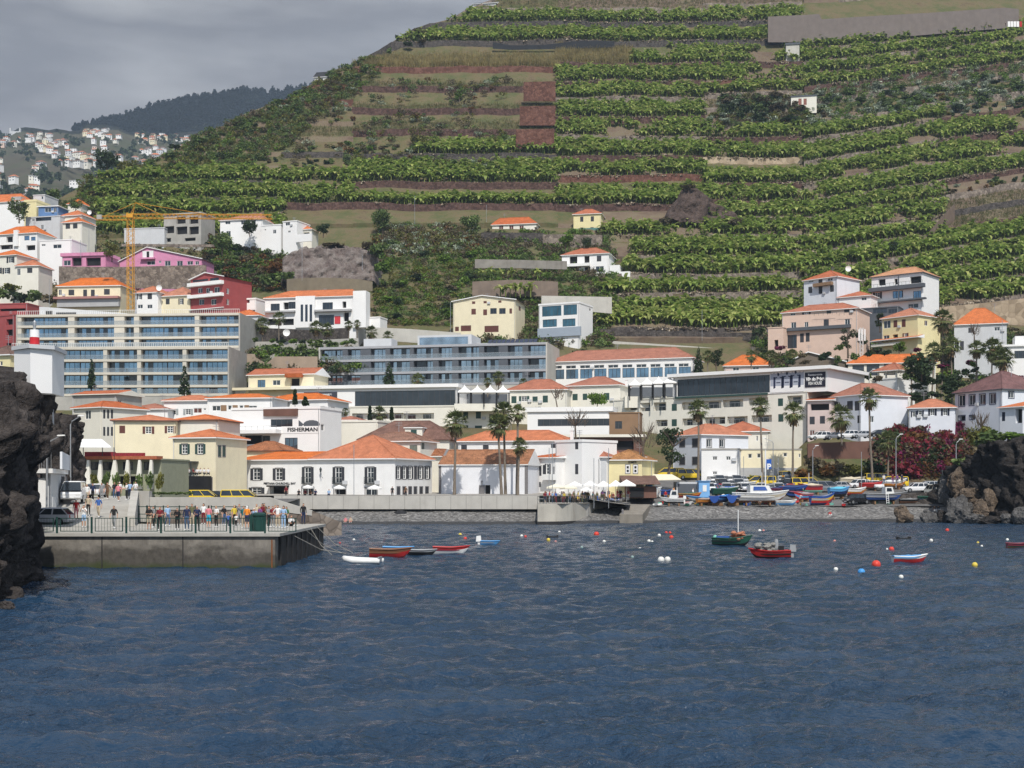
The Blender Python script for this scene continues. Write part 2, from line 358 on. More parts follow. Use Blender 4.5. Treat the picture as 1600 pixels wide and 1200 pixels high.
# ---- base terrain of town and hill
V=[];Q=[];pcs=list(range(-300,1921,20)); TS=list(range(190,300,6))+list(range(300,640,8))
nn=0
for px in pcs:
    yr=Yrow(ridge(px)); y00=192+13.5*smooth(860,1010,px); ys=[y00+(y-190)*(300-y00)/110 if y<300 else y for y in TS]
    for y in ys+[700,760,900]:
        yy=min(y,yr)+max(0,y-yr); x=X(px,yy); z=gz(x,yy)
        r=HY-(z-H)*F/yy
        if r<(522 if 925<px else 500 if px>1250 else 352 if px>440 else 362) and yy>355: z-=2.2
        if r>515 and yy>250: z-=.6
        V.append((x,yy,z+MN.noise((x*.05,yy*.05,0))*.5*(yy>250)))
m_=len(TS)+3
for i in range(len(pcs)-1):
    for j in range(m_-1): a=i*m_+j; Q.append((a,a+m_,a+m_+1,a+1))
struct(link('hill_ground',npmesh('hill_ground',V,Q,grassy,smooth=True)))
def sheet(name,px0,px1,Y0,Y1,off,m,n=24,k=8):
    V=[];Q=[]
    for i in range(n+1):
        for j in range(k+1):
            px=px0+(px1-px0)*i/n; y=Y0+(Y1-Y0)*j/k; x=X(px,y); V.append((x,y,gz(x,y)+off))
    for i in range(n):
        for j in range(k): a=i*(k+1)+j; Q.append((a,a+k+1,a+k+2,a+1))
    return struct(link(name,npmesh(name,V,Q,m)))
sheet('car_park',985,1500,204.5,240,.14,asphalt)
sheet('promenade',180,985,191,232,.25,paving)
# ---- terraced hillside: zones of treads and retaining walls
BAN=[];LIT=[];CANE=[];GRASS=[];SHR=[]
WALLN=[0]
def wobf(px,i): return 3.6*MN.noise((px*.013,i*7.3,0))+1.4*MN.noise((px*.06,i*3.1,5))+.6*MN.noise((px*.21,i*5.1,2))
def zone(px0,px1,sl,treads,step=6,wallmat=None,soilm=None,walls=True,top=None):
    """treads: (front edge row, kind[,wall material]) from the bottom up"""
    n=max(2,int((px1-px0)/step)); cols=[px0+(px1-px0)*i/n for i in range(n+1)]
    V=[];Q=[];M=[];m_=2*len(treads)
    fr=[]
    for px in cols:
        rg=ridge(px); prev=None; colv=[]
        for i,td in enumerate(treads):
            wob=wobf(px,i); r=td[0]-sl(px,td[0])+wob
            nx=treads[i+1][0] if i+1<len(treads) else td[0]-24
            r2=nx-sl(px,nx)+wobf(px,i+1)
            r=max(r,rg); r2=max(r2,rg)
            y=Yrow(r); y2=Yrow(r2)-.35
            if y2<y: y2=y
            rb=r-(.66 if len(td)<4 else td[3])*(r-r2)
            z=Z(r,y); zb=Z(rb,y2)
            colv.append(((X(px,y),y,z),(X(px,y2),y2,zb)))
        fr.append(colv)
        for a,b in colv: V+= [a,b]
    for i in range(n):
        for j in range(m_-1):
            a=i*m_+j; Q.append((a,a+m_,a+m_+1,a+1)); M.append(0 if j%2==0 else 1)
    for i in range(n):
        a=V[i*m_]; b=V[(i+1)*m_]; q_=len(V); V+=[a,b,(b[0],b[1]+.3,b[2]-7),(a[0],a[1]+.3,a[2]-7)]; Q.append((q_,q_+1,q_+2,q_+3)); M.append(0)
    o=link('hillside_terrace',npmesh('hillside_terrace',V,Q,[soilm or soil,soil],M)); struct(o)
    for i,td in enumerate(treads):
        kind=td[1]; wm=td[2] if len(td)>2 and td[2] else wallmat
        ki=kind if isinstance(kind,str) else None
        for c in range(n):
            a0,b0=fr[c][i]; a1,b1=fr[c+1][i]; wdt=abs(a1[0]-a0[0])
            pxm=(cols[c]+cols[c+1])/2
            kk=ki if ki is not None else kind(pxm)
            dep=b0[1]-a0[1]
            if dep<1: continue
            lst={'ban':BAN,'cane':CANE,'grass':GRASS,'shr':SHR}.get(kk)
            if lst is None: continue
            sp={'ban':1.5,'cane':.55,'grass':.8,'shr':2.6}[kk]; dp={'ban':1.85,'cane':1.1,'grass':1.1,'shr':3.0}[kk]
            rows=max(1,int((dep-.6)/dp))
            if kk=='ban' and px0>860 or (kk=='ban' and random.random()<.15):
                if MN.noise(((a0[0]+a1[0])*.04,i*4.1,8))>-.05:
                    for _ in range(2+int(wdt*1.3)): f=random.random(); LIT.append((a0[0]+(a1[0]-a0[0])*f,a0[1]+random.uniform(-.55,.5),a0[2]+(a1[2]-a0[2])*f+random.uniform(-.6,.15)))

            for rr in range(rows):
                cnt=wdt/sp*1.12; k=int(cnt)+(random.random()<cnt-int(cnt))
                for _ in range(k):
                    f=random.random(); g=(.5+rr*dp+random.uniform(-.3,.3)*dp)/dep; g=min(.97,max(.03,g))
                    p=[a0[q]*(1-f)*(1-g)+a1[q]*f*(1-g)+b0[q]*(1-f)*g+b1[q]*f*g for q in range(3)]
                    if kk=='ban' and (MN.noise((p[0]*.06,p[1]*.11,i*1.7))<-.33 or MN.noise((p[0]*.21,p[1]*.3,i*2.7))<-.5): continue
                    if kk=='grass' and random.random()<.35: continue
                    lst.append(tuple(p))
        # wall below the front edge of tread i
        if walls and wm and i>0:
            segs=[]
            for c in range(n+1):
                t_=fr[c][i][0]; bt=fr[c][i-1][1]
                if t_[2]-bt[2]>.7 and t_[2]-bt[2]<14: segs.append((t_,bt))
                else:
                    if len(segs)>2: mkwall(segs,wm)
                    segs=[]
            if len(segs)>2: mkwall(segs,wm)
WALLLAB={}
def mkwall(segs,wm):
    O=(segs[0][0][0],segs[0][0][1],segs[0][1][2]); mb=MB(); top=[];bot=[];topb=[]
    for t_,bt in segs:
        h=random.uniform(.05,.3); top.append((t_[0],t_[1]-.45,t_[2]+h)); topb.append((t_[0],t_[1]+.1,t_[2]+h)); bot.append((bt[0],t_[1]-.62,bt[2]-.9))
    for i in range(len(segs)-1):
        mb.quad(bot[i],bot[i+1],top[i+1],top[i]); mb.quad(top[i],top[i+1],topb[i+1],topb[i])
    mb.quad(bot[0],top[0],topb[0],(bot[0][0],topb[0][1],bot[0][2])); mb.quad(bot[-1],(bot[-1][0],topb[-1][1],bot[-1][2]),topb[-1],top[-1])
    o=mb.build('terrace_wall',wm,None,O); o.location=O
    nm={'terrace_stone':'dark brown','red_stone':'reddish brown','grey_stone':'grey','tan_stone':'tan','concrete':'grey concrete','dark_stone':'blackish'}.get(wm.name,'brown')
    x=segs[len(segs)//2][0]; px=800+x[0]*F/x[1]; row=HY-(x[2]-H)*F/x[1]
    ln=abs(segs[-1][0][0]-segs[0][0][0])
    size='long' if ln>55 else 'medium length' if ln>25 else 'short'
    side='left' if px<620 else 'middle' if px<1000 else 'right middle' if px<1250 else 'right'
    hgt='top' if row<60 else 'upper' if row<140 else 'middle' if row<240 else 'lower' if row<330 else 'lowest'
    lab=f'{size} {nm} retaining wall between plant rows, {hgt} part of the {side} hillside'
    tag(o,lab,'wall','retaining walls of the hillside terraces')
s0=lambda px,r:0
k2=lambda px:'ban' if px>655 else 'shr'
zone(150,442,s0,[(366,'ban'),(334,'ban'),(309,'ban',dkstone),(283,'ban',dkstone),(258,'shr'),(236,'grass'),(212,'shr'),(190,'grass'),(168,'shr'),(146,'grass'),(128,'grass')],wallmat=None,soilm=grassy)
zone(440,552,s0,[(350,''),(318,'ban',brstone),(288,'ban'),(262,'shr',brstone),(238,'shr',dkstone),(214,'grass'),(190,'shr'),(156,'grass',rdstone),(134,'grass',rdstone),(112,'grass'),(94,'cane')],wallmat=None,soilm=grassy)
zone(550,872,s0,[(348,''),(319,'ban',brstone,.12),(285,'ban',brstone),(241,k2,dkstone,.45),(203,'grass',brstone,.55),(169,'grass',brstone,.38),(136,'grass',brstone,.42),(105,'cane',rdstone,.42),(64,'ban',dkstone,.55),(35,'ban',dkstone),(13,'grass',gystone),(-12,'ban',gystone),(-40,'')],wallmat=brstone,soilm=grassy)
zone(868,1102,s0,[(368,''),(320,'ban',brstone,.5),(274,'ban',rdstone,.55),(244,'ban',brstone),(213,'ban',gystone),(183,'ban',brstone),(152,'ban',gystone),(127,'ban',brstone),(98,lambda px:'cane' if px<990 else 'ban',brstone),(64,'ban',dkstone,.55),(35,'ban',dkstone),(13,'grass',gystone),(-12,'ban',gystone),(-40,'')],wallmat=gystone)
zone(942,1102,s0,[(401,''),(369,'ban',gystone,.6),(346,'')],wallmat=None,walls=False)
zone(988,1102,s0,[(429,''),(401,'ban',gystone),(369,'')],wallmat=None)
zone(972,1102,s0,[(459,''),(429,'ban',gystone),(401,'')],wallmat=gystone)
zone(935,1102,s0,[(528,'',dkstone),(513,'ban',dkstone),(459,'ban',gystone,.35),(429,'')],wallmat=gystone)
zone(1098,1253,lambda px,r:.02*(px-1098),[(528,'',dkstone),(513,'ban',dkstone),(459,'ban',gystone,.35),(429,'ban',gystone),(401,'ban',gystone),(369,'ban',gystone),(342,'ban',gystone),(315,'ban',brstone),(288,'ban',brstone,.35),(249,'ban',tnstone,.55),(217,'ban',brstone),(194,'shr',None),(168,'grass',None),(146,'ban',None),(128,'ban',rdstone),(99,'ban',brstone),(64,'ban',dkstone,.5),(35,'ban',dkstone),(8,'grass',gystone),(-25,'')],wallmat=gystone)
sl5=lambda px,r:.155*(px-1250)*(.55+.45*min(1,max(0,(r-60)/160)))
zone(1256,1475,sl5,[(512,'ban'),(484,'ban',gystone),(455,'ban',gystone),(426,'ban',gystone),(397,'ban',gystone),(369,'ban',gystone),(342,'ban',gystone),(316,'ban',gystone),(288,'ban',gystone),(252,'ban',gystone,.6),(219,'ban',gystone,.5),(193,'shr',None,.5),(160,'grass',None),(138,'ban',brstone),(118,'ban',brstone),(98,'ban',gystone),(79,'ban',gystone),(64,'',concrete,.3),(0,'grass',None),(-40,'grass')],wallmat=gystone)
zone(1470,1760,sl5,[(540,''),(514,'ban',gystone),(484,'ban',gystone),(455,'ban',gystone),(424,'ban',gystone),(392,'grass',brstone),(366,'grass',dkstone),(340,'shr',None),(316,'ban',brstone),(290,'ban',gystone),(254,'ban',brstone,.6),(221,'shr',brstone,.5),(193,'shr',None,.5),(160,'grass',None),(138,'ban',brstone),(118,'ban',brstone),(98,'ban',gystone),(79,'ban',gystone),(64,'',concrete,.3),(0,'grass',None),(-40,'grass')],wallmat=gystone)
# tall concrete retaining wall at the top right, and the reddish stair strip
def wallstrip(name,pts,top,m,label,cat='wall',thick=.5,capm=None,group=None):
    """pts: list of (px,row_bottom,row_top,Y): a wall following the ground"""
    mb=MB(); A=[];B=[];C=[];D=[]
    for px,rb,rt,Y in pts:
        A.append((X(px,Y),Y,Z(rb,Y)));B.append((X(px,Y),Y,Z(rt,Y)));C.append((X(px,Y),Y+thick,Z(rt,Y)));D.append((X(px,Y),Y+thick,Z(rb,Y)))
    for i in range(len(pts)-1):
        mb.quad(A[i],A[i+1],B[i+1],B[i]); mb.quad(B[i],B[i+1],C[i+1],C[i],1 if capm else 0); mb.quad(D[i+1],D[i],C[i],C[i+1])
    mb.quad(A[0],B[0],C[0],D[0]); mb.quad(A[-1],D[-1],C[-1],B[-1])
    o=mb.build(name,[m,capm or m],None,A[0]); o.location=A[0]; return tag(o,label,cat,group)
wallstrip('retaining_wall',[(1200,66,26,580),(1280,66,22,581),(1284,66,30,581),(1380,60,24,584),(1452,54,20,586),(1570,44,12,590),(1592,40,14,590)],0,mat('hill_concrete',(.185,.155,.14),.9,.12,.4,stain=.3,stainc=(.12,.1,.09)),'high grey brown concrete wall below the grass at the top right of the hill')
wallstrip('shade_net',[(770,76,66,578),(800,78,71,578),(850,77,70,578),(900,76,64,578),(960,74,64,578)],0,mat('shade_net',(.03,.032,.036),.9,.2),'sagging black shade net under the second banana row near the hilltop','net',.05)
wallstrip('ramp_wall',[(1432,402,384,421),(1452,392,362,427),(1475,372,336,437),(1492,345,318,446)],0,mat('earth_ramp',(.17,.125,.095),.95,.2,.6),'slanting brown earth bank between two banana fields on the right')
for k,(rb,rt,a,b) in enumerate([(158,128,818,868),(196,166,812,868),(232,202,806,866)]):
    Y=Yrow(rb)-3.0
    wallstrip('stone_wall',[(a,rb,rt,Y),(b,rb,rt-1,Y)],0,rdstone,['uppermost block of the reddish stone stair wall beside the bananas','middle block of the reddish stone stair wall beside the bananas','lowest block of the reddish stone stair wall beside the bananas'][k],group='reddish stone stair walls')
# ---- far hills
def farland(name,rows,px0,px1,m,step=12,amp=1.0,fr=.012,edge=None):
    V=[];Q=[];cs=list(range(px0,px1+1,step)); k=len(rows)
    for px in cs:
        e=edge(px) if edge else None
        for i,(r,Y) in enumerate(rows):
            if e is not None:
                f=i/(k-2) if i<k-1 else 1; r_=rows[0][0]+(e-rows[0][0])*min(1,f)
                if i==k-1: r_=e+30
            else: r_=r
            x=X(px,Y); V.append((x,Y,Z(r_,Y)+amp*Y*.01*MN.fractal((x*fr,Y*fr*.6,1),1,2,4)*(i>0)))
    for i in range(len(cs)-1):
        for j in range(k-1): a=i*k+j; Q.append((a,a+k,a+k+1,a+1))
    return struct(link(name,npmesh(name,V,Q,m,smooth=True)))
FE=[(-400,228),(0,212),(60,205),(160,200),(240,208),(300,212),(400,205),(520,190)]
farland('far_hill',[(380,850),(350,950),(325,1100),(300,1250),(275,1450),(255,1650),(238,1850),(225,2050),(212,2300),(260,2500)],-500,560,farg,edge=lambda px:lerp(FE,px))
RE=[(-400,222),(-60,214),(20,208),(60,204),(110,200),(160,187),(200,178),(240,164),(280,154),(310,149),(340,143),(375,139),(410,141),(450,138),(520,130),(700,120)]
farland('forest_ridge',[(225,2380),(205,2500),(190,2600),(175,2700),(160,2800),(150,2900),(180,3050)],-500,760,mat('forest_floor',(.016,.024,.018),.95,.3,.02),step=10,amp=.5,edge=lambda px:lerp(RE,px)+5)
# ================================================================ PLANTS
def rotm(n):
    """n random rotation matrices"""
    q=rng.normal(size=(n,4)); q/=np.linalg.norm(q,axis=1)[:,None]; w_,x,y,z=q.T
    return np.stack([np.stack([1-2*(y*y+z*z),2*(x*y-z*w_),2*(x*z+y*w_)],-1),np.stack([2*(x*y+z*w_),1-2*(x*x+z*z),2*(y*z-x*w_)],-1),np.stack([2*(x*z-y*w_),2*(y*z+x*w_),1-2*(x*x+y*y)],-1)],1)
def leafcloud(lobes,n,size,asp=.6,shell=.35):
    lobes=np.array(lobes,float); wgt=lobes[:,3]**2*np.ones(len(lobes)); wgt/=wgt.sum()
    li=rng.choice(len(lobes),n,p=wgt); d=rng.normal(size=(n,3)); d/=np.linalg.norm(d,axis=1)[:,None]
    sq=lobes[li,4] if lobes.shape[1]>4 else np.full(n,.8)
    rr=lobes[li,3]*(1-shell*rng.random(n)**.7)*(1+.18*rng.normal(size=n))
    c=lobes[li,:3]+d*rr[:,None]*np.stack([np.ones(n),np.ones(n),sq],-1)
    s=size*(.6+.8*rng.random(n)); base=np.array([[-1,-asp,0],[1,-asp,0],[1,asp,0],[-1,asp,0]])*.5
    V=np.einsum('nij,kj->nki',rotm(n),base)*s[:,None,None]+c[:,None,:]
    return V.reshape(-1,3),np.arange(4*n).reshape(n,4)
def scatter(spots,protos,smin,smax,zs=1.0):
    VV=[];QQ=[];o=0
    pick=rng.integers(0,len(protos),len(spots)); ang=rng.random(len(spots))*6.283; sca=smin+(smax-smin)*rng.random(len(spots)); S=np.array(spots)
    for k,(pv,pq) in enumerate(protos):
        I=np.where(pick==k)[0]
        if not len(I): continue
        c,s=np.cos(ang[I]),np.sin(ang[I]); x=pv[:,0][None]*c[:,None]-pv[:,1][None]*s[:,None]; y=pv[:,0][None]*s[:,None]+pv[:,1][None]*c[:,None]; z=np.repeat(pv[:,2][None]*zs,len(I),0)
        V=np.stack([x,y,z],-1)*sca[I][:,None,None]+S[I][:,None,:]
        q=pq[None]+(np.arange(len(I))*len(pv))[:,None,None]+o
        VV.append(V.reshape(-1,3)); QQ.append(q.reshape(-1,pq.shape[1])); o+=len(I)*len(pv)
    return np.concatenate(VV),np.concatenate(QQ)
L_ban=leafmat('banana_leaf',(.11,.165,.03),(.25,.345,.07),(.46,.48,.16),.42)
L_green=leafmat('leaf_green',(.055,.09,.026),(.12,.175,.05),(.20,.25,.085))
L_dark=leafmat('leaf_dark',(.018,.034,.014),(.04,.065,.025),(.065,.095,.035))
L_lime=leafmat('leaf_lime',(.06,.11,.015),(.11,.19,.025),(.16,.24,.04))
L_yel=leafmat('leaf_yellowgreen',(.08,.09,.016),(.14,.14,.025),(.19,.18,.05))
L_dry=leafmat('leaf_dry',(.07,.055,.03),(.13,.105,.06),(.18,.15,.09))
L_agave=leafmat('leaf_agave',(.13,.16,.11),(.27,.32,.22),(.42,.46,.35))
L_red=leafmat('flower_red',(.09,.013,.02),(.24,.025,.04),(.06,.055,.02))
L_mag=leafmat('flower_magenta',(.08,.014,.04),(.22,.022,.095),(.06,.05,.03))
L_rust=leafmat('leaf_rust',(.10,.045,.015),(.17,.08,.025),(.12,.09,.03))
L_palm=leafmat('palm_leaf',(.06,.085,.028),(.13,.16,.055),(.23,.23,.10))
L_cane=leafmat('cane_dry',(.22,.17,.075),(.34,.27,.12),(.16,.16,.06),.35)
L_grass=leafmat('grass_blades',(.05,.07,.022),(.11,.11,.04),(.2,.165,.08),.3)
bark=mat('bark',(.13,.10,.075),.95,.3,3,.03); palmbark=mat('palm_bark',(.20,.165,.13),.95,.25,4,.02); deadpalm=mat('dead_frond',(.25,.17,.09),.95,.3,4)
# banana prototypes: stem and drooping leaves
def bananaproto(seed):
    r=np.random.default_rng(seed); V=[];Q=[]
    def quad(a,b,c,d): o=len(V); V.extend([a,b,c,d]); Q.append((o,o+1,o+2,o+3))
    h=1.35+.3*r.random()
    for k in range(4):
        a=k*math.pi/2; b=a+math.pi/2
        quad((.13*math.cos(a),.13*math.sin(a),-.4),(.13*math.cos(b),.13*math.sin(b),-.4),(.08*math.cos(b),.08*math.sin(b),h),(.08*math.cos(a),.08*math.sin(a),h))
    n=8
    for k in range(n):
        az=k*2.4+r.normal(0,.3); el0=R(80-62*k/n+r.normal(0,8)); Ln=1.5+.5*r.random(); wd=.30+.08*r.random()
        p=np.array([0,0,h-.1]); pts=[p]; seg=4
        for s_ in range(seg):
            e=el0-R(24)*(s_+.3)*(1+.5*k/n); d=np.array([math.cos(az)*math.cos(e),math.sin(az)*math.cos(e),math.sin(e)]); p=p+d*Ln/seg; pts.append(p)
        sd_=np.array([-math.sin(az),math.cos(az),0]); wv=[.35,.95,1,.8,.1]
        o=len(V)
        for p,wq in zip(pts,wv): V.extend([p-sd_*wd*wq+np.array([0,0,.07*wq]),p,p+sd_*wd*wq+np.array([0,0,.07*wq])])
        for s_ in range(seg):
            a=o+3*s_; Q.append((a,a+1,a+4,a+3)); Q.append((a+1,a+2,a+5,a+4))
    return np.array(V,float),np.array(Q)
BP=[bananaproto(i) for i in range(5)]
BAN.sort(key=lambda p:p[1]); near=BAN[:300]; rest=BAN[300:]
BPM=[npmesh('banana_plant',v,q,L_ban) for v,q in BP]
for p in near:
    o=link('banana_plant',random.choice(BPM),None,p); o.rotation_euler=(0,0,random.random()*6.28); s_=random.uniform(1.0,1.75); o.scale=(s_,)*3
    tag(o,'broad leaved green banana plant standing in the lowest rows of the terraced hillside','banana plant','banana plants in the lowest terrace rows')
v,q=scatter(rest,BP,.8,1.8)
tag(link('banana_plantation',npmesh('banana_plantation',v,q,L_ban)),'dense green banana plants covering the terraced hillside','banana plants',None,'stuff')
v,q=scatter(LIT,[leafcloud([(0,0,.1,.55,.5)],16,.4) for _ in range(3)],.7,1.5)
tag(link('dry_leaf_litter',npmesh('dry_leaf_litter',v,q,leafmat('leaf_litter',(.20,.16,.11),(.33,.27,.2),(.45,.38,.29),.1))),'pale dry banana leaf litter heaped along the terrace edges','leaf litter',None,'stuff')
def bladeproto(n,h,wd,spread,seed):
    r=np.random.default_rng(seed); V=[];Q=[]
    for k in range(n):
        a=r.random()*6.28; b=r.random()*6.28; x,y=r.normal(0,spread,2); t=r.normal(0,.25,2); hh=h*(.6+.6*r.random())
        d=np.array([math.cos(a),math.sin(a),0])*wd
        base=np.array([x,y,-.15]); top=np.array([x+t[0]*hh,y+t[1]*hh,hh]); o=len(V)
        V.extend([base-d,base+d,top+d*.3,top-d*.3]); Q.append((o,o+1,o+2,o+3))
    return np.array(V),np.array(Q)
v,q=scatter(CANE,[bladeproto(10,2.6,.10,.3,i) for i in range(4)],.8,1.3)
tag(link('dry_cane_grass',npmesh('dry_cane_grass',v,q,L_cane)),'strip of tall straw coloured dry cane on a high terrace','dry grass',None,'stuff')
v,q=scatter(GRASS,[bladeproto(8,.8,.07,.35,20+i) for i in range(4)],.6,1.4)
tag(link('terrace_grass',npmesh('terrace_grass',v,q,L_grass)),'low green and straw coloured grass on abandoned terraces','grass',None,'stuff')
# bush and tree prototypes
def lobes(n,rad,h,seed,sq=.8,z0=0):
    r=np.random.default_rng(seed); out=[]
    for k in range(n):
        a=r.random()*6.28; d=rad*.62*math.sqrt(r.random()); zz=z0+h*(.25+.6*r.random()); out.append((d*math.cos(a),d*math.sin(a),zz,rad*(.38+.28*r.random()),sq))
    return out
def bushmesh(m,seed,n=260,rad=1.3,h=1.8,size=.42):
    v,q=leafcloud(lobes(9,rad,h,seed,.7),n,size); return npmesh('shrub',v,q,m)
BM={}
for nm,m in (('green',L_green),('dark',L_dark),('lime',L_lime),('yel',L_yel),('dry',L_dry),('agave',L_agave),('red',L_red),('mag',L_mag),('rust',L_rust)):
    BM[nm]=[bushmesh(m,i*7+len(nm)) for i in range(3)]
BDESC={'green':'mid green leafy','dark':'dark green dense','lime':'bright lime green','yel':'yellowish green','dry':'dry brownish','agave':'pale blue green spiky','red':'red flowering','mag':'magenta flowering','rust':'rusty orange brown'}
BUSH=[]
def bush(px,row,Y,kind,wpx,hpx=None,label=None,name='shrub',group=None,seat=True):
    """shrub whose base is at pixel (px,row), wpx wide and hpx high in photo pixels; built in finish_bushes"""
    BUSH.append((px,row,Y,kind,wpx,hpx or wpx*.8,label,group))
def finish_bushes(cap=280):
    BUSH.sort(key=lambda b:-(b[4]*b[5]+(2000 if b[6] and 'hillside' not in b[6] else 0)*0))
    VV=[];QQ=[];MI=[];o_=0; kinds=list(BM)
    for n,(px,row,Y,kind,wpx,hpx,label,group) in enumerate(BUSH):
        x=X(px,Y); z=Z(row,Y); m=random.choice(BM[kind]); sx_=wpx*Y/F/2.9; sz=hpx*Y/F/2.2; an=random.random()*6.28
        if n<cap:
            o=link('shrub',m,None,(x,Y,z-.15)); o.scale=(sx_,sx_,sz); o.rotation_euler=(0,0,an)
            tag(o,label or f'{BDESC[kind]} shrub growing wild on the hillside','shrub',group or (None if label else f'{BDESC[kind]} hillside shrubs'))
        else:
            v=np.empty(len(m.vertices)*3,np.float32); m.vertices.foreach_get('co',v); v=v.reshape(-1,3)
            c,s_=math.cos(an),math.sin(an); v=np.stack([(v[:,0]*c-v[:,1]*s_)*sx_+x,(v[:,0]*s_+v[:,1]*c)*sx_+Y,v[:,2]*sz+z-.15],-1)
            VV.append(v); QQ.append(np.arange(len(v)).reshape(-1,4)+o_); MI+= [kinds.index(kind)]*(len(v)//4); o_+=len(v)
    if VV: tag(link('undergrowth',npmesh('undergrowth',np.concatenate(VV),np.concatenate(QQ),[BM[k][0].materials[0] for k in kinds],MI)),'mixed wild undergrowth of small shrubs scattered over the slopes','undergrowth',None,'stuff')
random.shuffle(SHR)
for p in SHR[:260]:
    px=800+p[0]*F/p[1]; row=HY-(p[2]-H)*F/p[1]
    kd=random.choices(['green','dark','dry','yel','agave','rust','lime'],[5,4,4,2,1 if px<1000 else 6,1,1])[0]
    bush(px,row,p[1],kd,random.uniform(7,15),random.uniform(5,11))
# trees: tapered trunk with limbs, leafy crown
def trunkmesh(h,r,spread,seed,n=5,name='trunk'):
    g=random.Random(seed); mb=MB(); top=(g.uniform(-.1,.1)*h,g.uniform(-.1,.1)*h,h*.55)
    mb.tube([(0,0,-.8),(0,0,0),(top[0]*.5,top[1]*.5,h*.3),top],[r*1.25,r,r*.8,r*.6],6)
    for k in range(n):
        a=6.28*k/n+g.random(); e=(top[0]+math.cos(a)*spread*g.uniform(.5,.9),top[1]+math.sin(a)*spread*g.uniform(.5,.9),h*g.uniform(.75,1.0))
        mid=((top[0]+e[0])/2+g.uniform(-.2,.2),(top[1]+e[1])/2+g.uniform(-.2,.2),(top[2]+e[2])/2+.1)
        mb.tube([top,mid,e],[r*.5,r*.35,r*.12],5)
        for _ in range(2):
            a2=a+g.uniform(-.9,.9); mb.tube([mid,(mid[0]+math.cos(a2)*spread*.35,mid[1]+math.sin(a2)*spread*.35,mid[2]+h*g.uniform(.1,.25))],[r*.25,r*.08],4)
    return mb
def tree(px,row,Y,wpx,hpx,kind,label,seed=0,n=600,trunkfrac=.35,name='tree',size=.5,group=None,base=None):
    x=X(px,Y); z=Z(row,Y); w_=wpx*Y/F; h=hpx*Y/F; g=random.Random(seed)
    t=thing(name,(x,Y,z),label,'tree',group)
    trunkmesh(h,max(.12,h*.035),w_*.5,seed).build('trunk',bark,t)
    if kind:
        lb=[]; r_=w_*.5
        for k in range(11):
            a=g.random()*6.28; d=r_*.62*math.sqrt(g.random()); lb.append((d*math.cos(a),d*math.sin(a),h*(trunkfrac+.1+(.82-trunkfrac)*g.random()),r_*g.uniform(.3,.5),.75))
        v,q=leafcloud(lb,n,size); link('crown',npmesh('crown',v,q,kind),t)
    return t
def conifer(px,row,Y,wpx,hpx,label,seed,m=None):
    x=X(px,Y); z=Z(row,Y); w_=wpx*Y/F; h=hpx*Y/F; t=thing('conifer',(x,Y,z),label,'tree')
    MB().tube([(0,0,-.6),(0,0,h*.6),(0,0,h*.97)],[h*.022,h*.014,.02],6).build('trunk',bark,t)
    g=random.Random(seed); lb=[]
    k=int(h*2.2)+8
    for i in range(k):
        f=(i+.5)/k; zz=h*(.1+.88*f); rad=w_*.5*(1-f)**.8+.12; a=i*2.4
        for b in (0,2.1,4.2): lb.append((math.cos(a+b)*rad*.6,math.sin(a+b)*rad*.6,zz,max(.15,rad*.42),.5))
    v,q=leafcloud(lb,int(500+h*40),.34); link('crown',npmesh('crown',v,q,m or L_dark),t); return t
# fan palms
def palmcrown(seed,feather=False):
    r=np.random.default_rng(seed); V=[];Q=[]
    def blade(p,d,side,ln,wd,droop):
        o=len(V); m_=p+d*ln*.55; e=p+d*ln+np.array([0,0,-droop]); V.extend([p-side*wd*.3,p+side*wd*.3,m_+side*wd,m_-side*wd,e+side*wd*.1,e-side*wd*.1]); Q.append((o,o+1,o+2,o+3)); Q.append((o+3,o+2,o+4,o+5))
    for k in range(40):
        az=k*2.39996; el=R(82-125*(k/40)**.9+r.normal(0,7)); c=np.array([math.cos(az)*math.cos(el),math.sin(az)*math.cos(el),math.sin(el)])
        side=np.array([-math.sin(az),math.cos(az),0]); up=np.cross(c,side)*-1
        pl=.75+.25*r.random(); p=c*pl
        o=len(V); V.extend([side*.025,-side*.025,p-side*.025,p+side*.025]); Q.append((o,o+1,o+2,o+3))
        for j in range(9):
            f=(j-4)/4; an=f*1.15; d=c*math.cos(an)+side*math.sin(an)+up*(.12*abs(f)); d/=np.linalg.norm(d)
            blade(p,d,np.cross(d,up)/max(.01,np.linalg.norm(np.cross(d,up))),(.95-.25*abs(f))*(.85+.3*r.random()),.07,.12+.25*r.random())
    return np.array(V),np.array(Q)
PC=[npmesh('palm_crown',*palmcrown(i),L_palm) for i in range(4)]
def skirt(seed):
    r=np.random.default_rng(seed); V=[];Q=[]
    for k in range(90):
        a=r.random()*6.28; z0=-.05-.5*r.random(); ln=.6+.8*r.random(); ro=.18+.12*r.random(); d=np.array([math.cos(a),math.sin(a),0]); s_=np.array([-math.sin(a),math.cos(a),0])*.09; o=len(V)
        p=d*ro+np.array([0,0,z0]); e=d*(ro+.5*r.random())+np.array([0,0,z0-ln]); V.extend([p-s_,p+s_,e+s_,e-s_]); Q.append((o,o+1,o+2,o+3))
    return np.array(V),np.array(Q)
SKM=[npmesh('dead_fronds',*skirt(i),deadpalm) for i in range(3)]
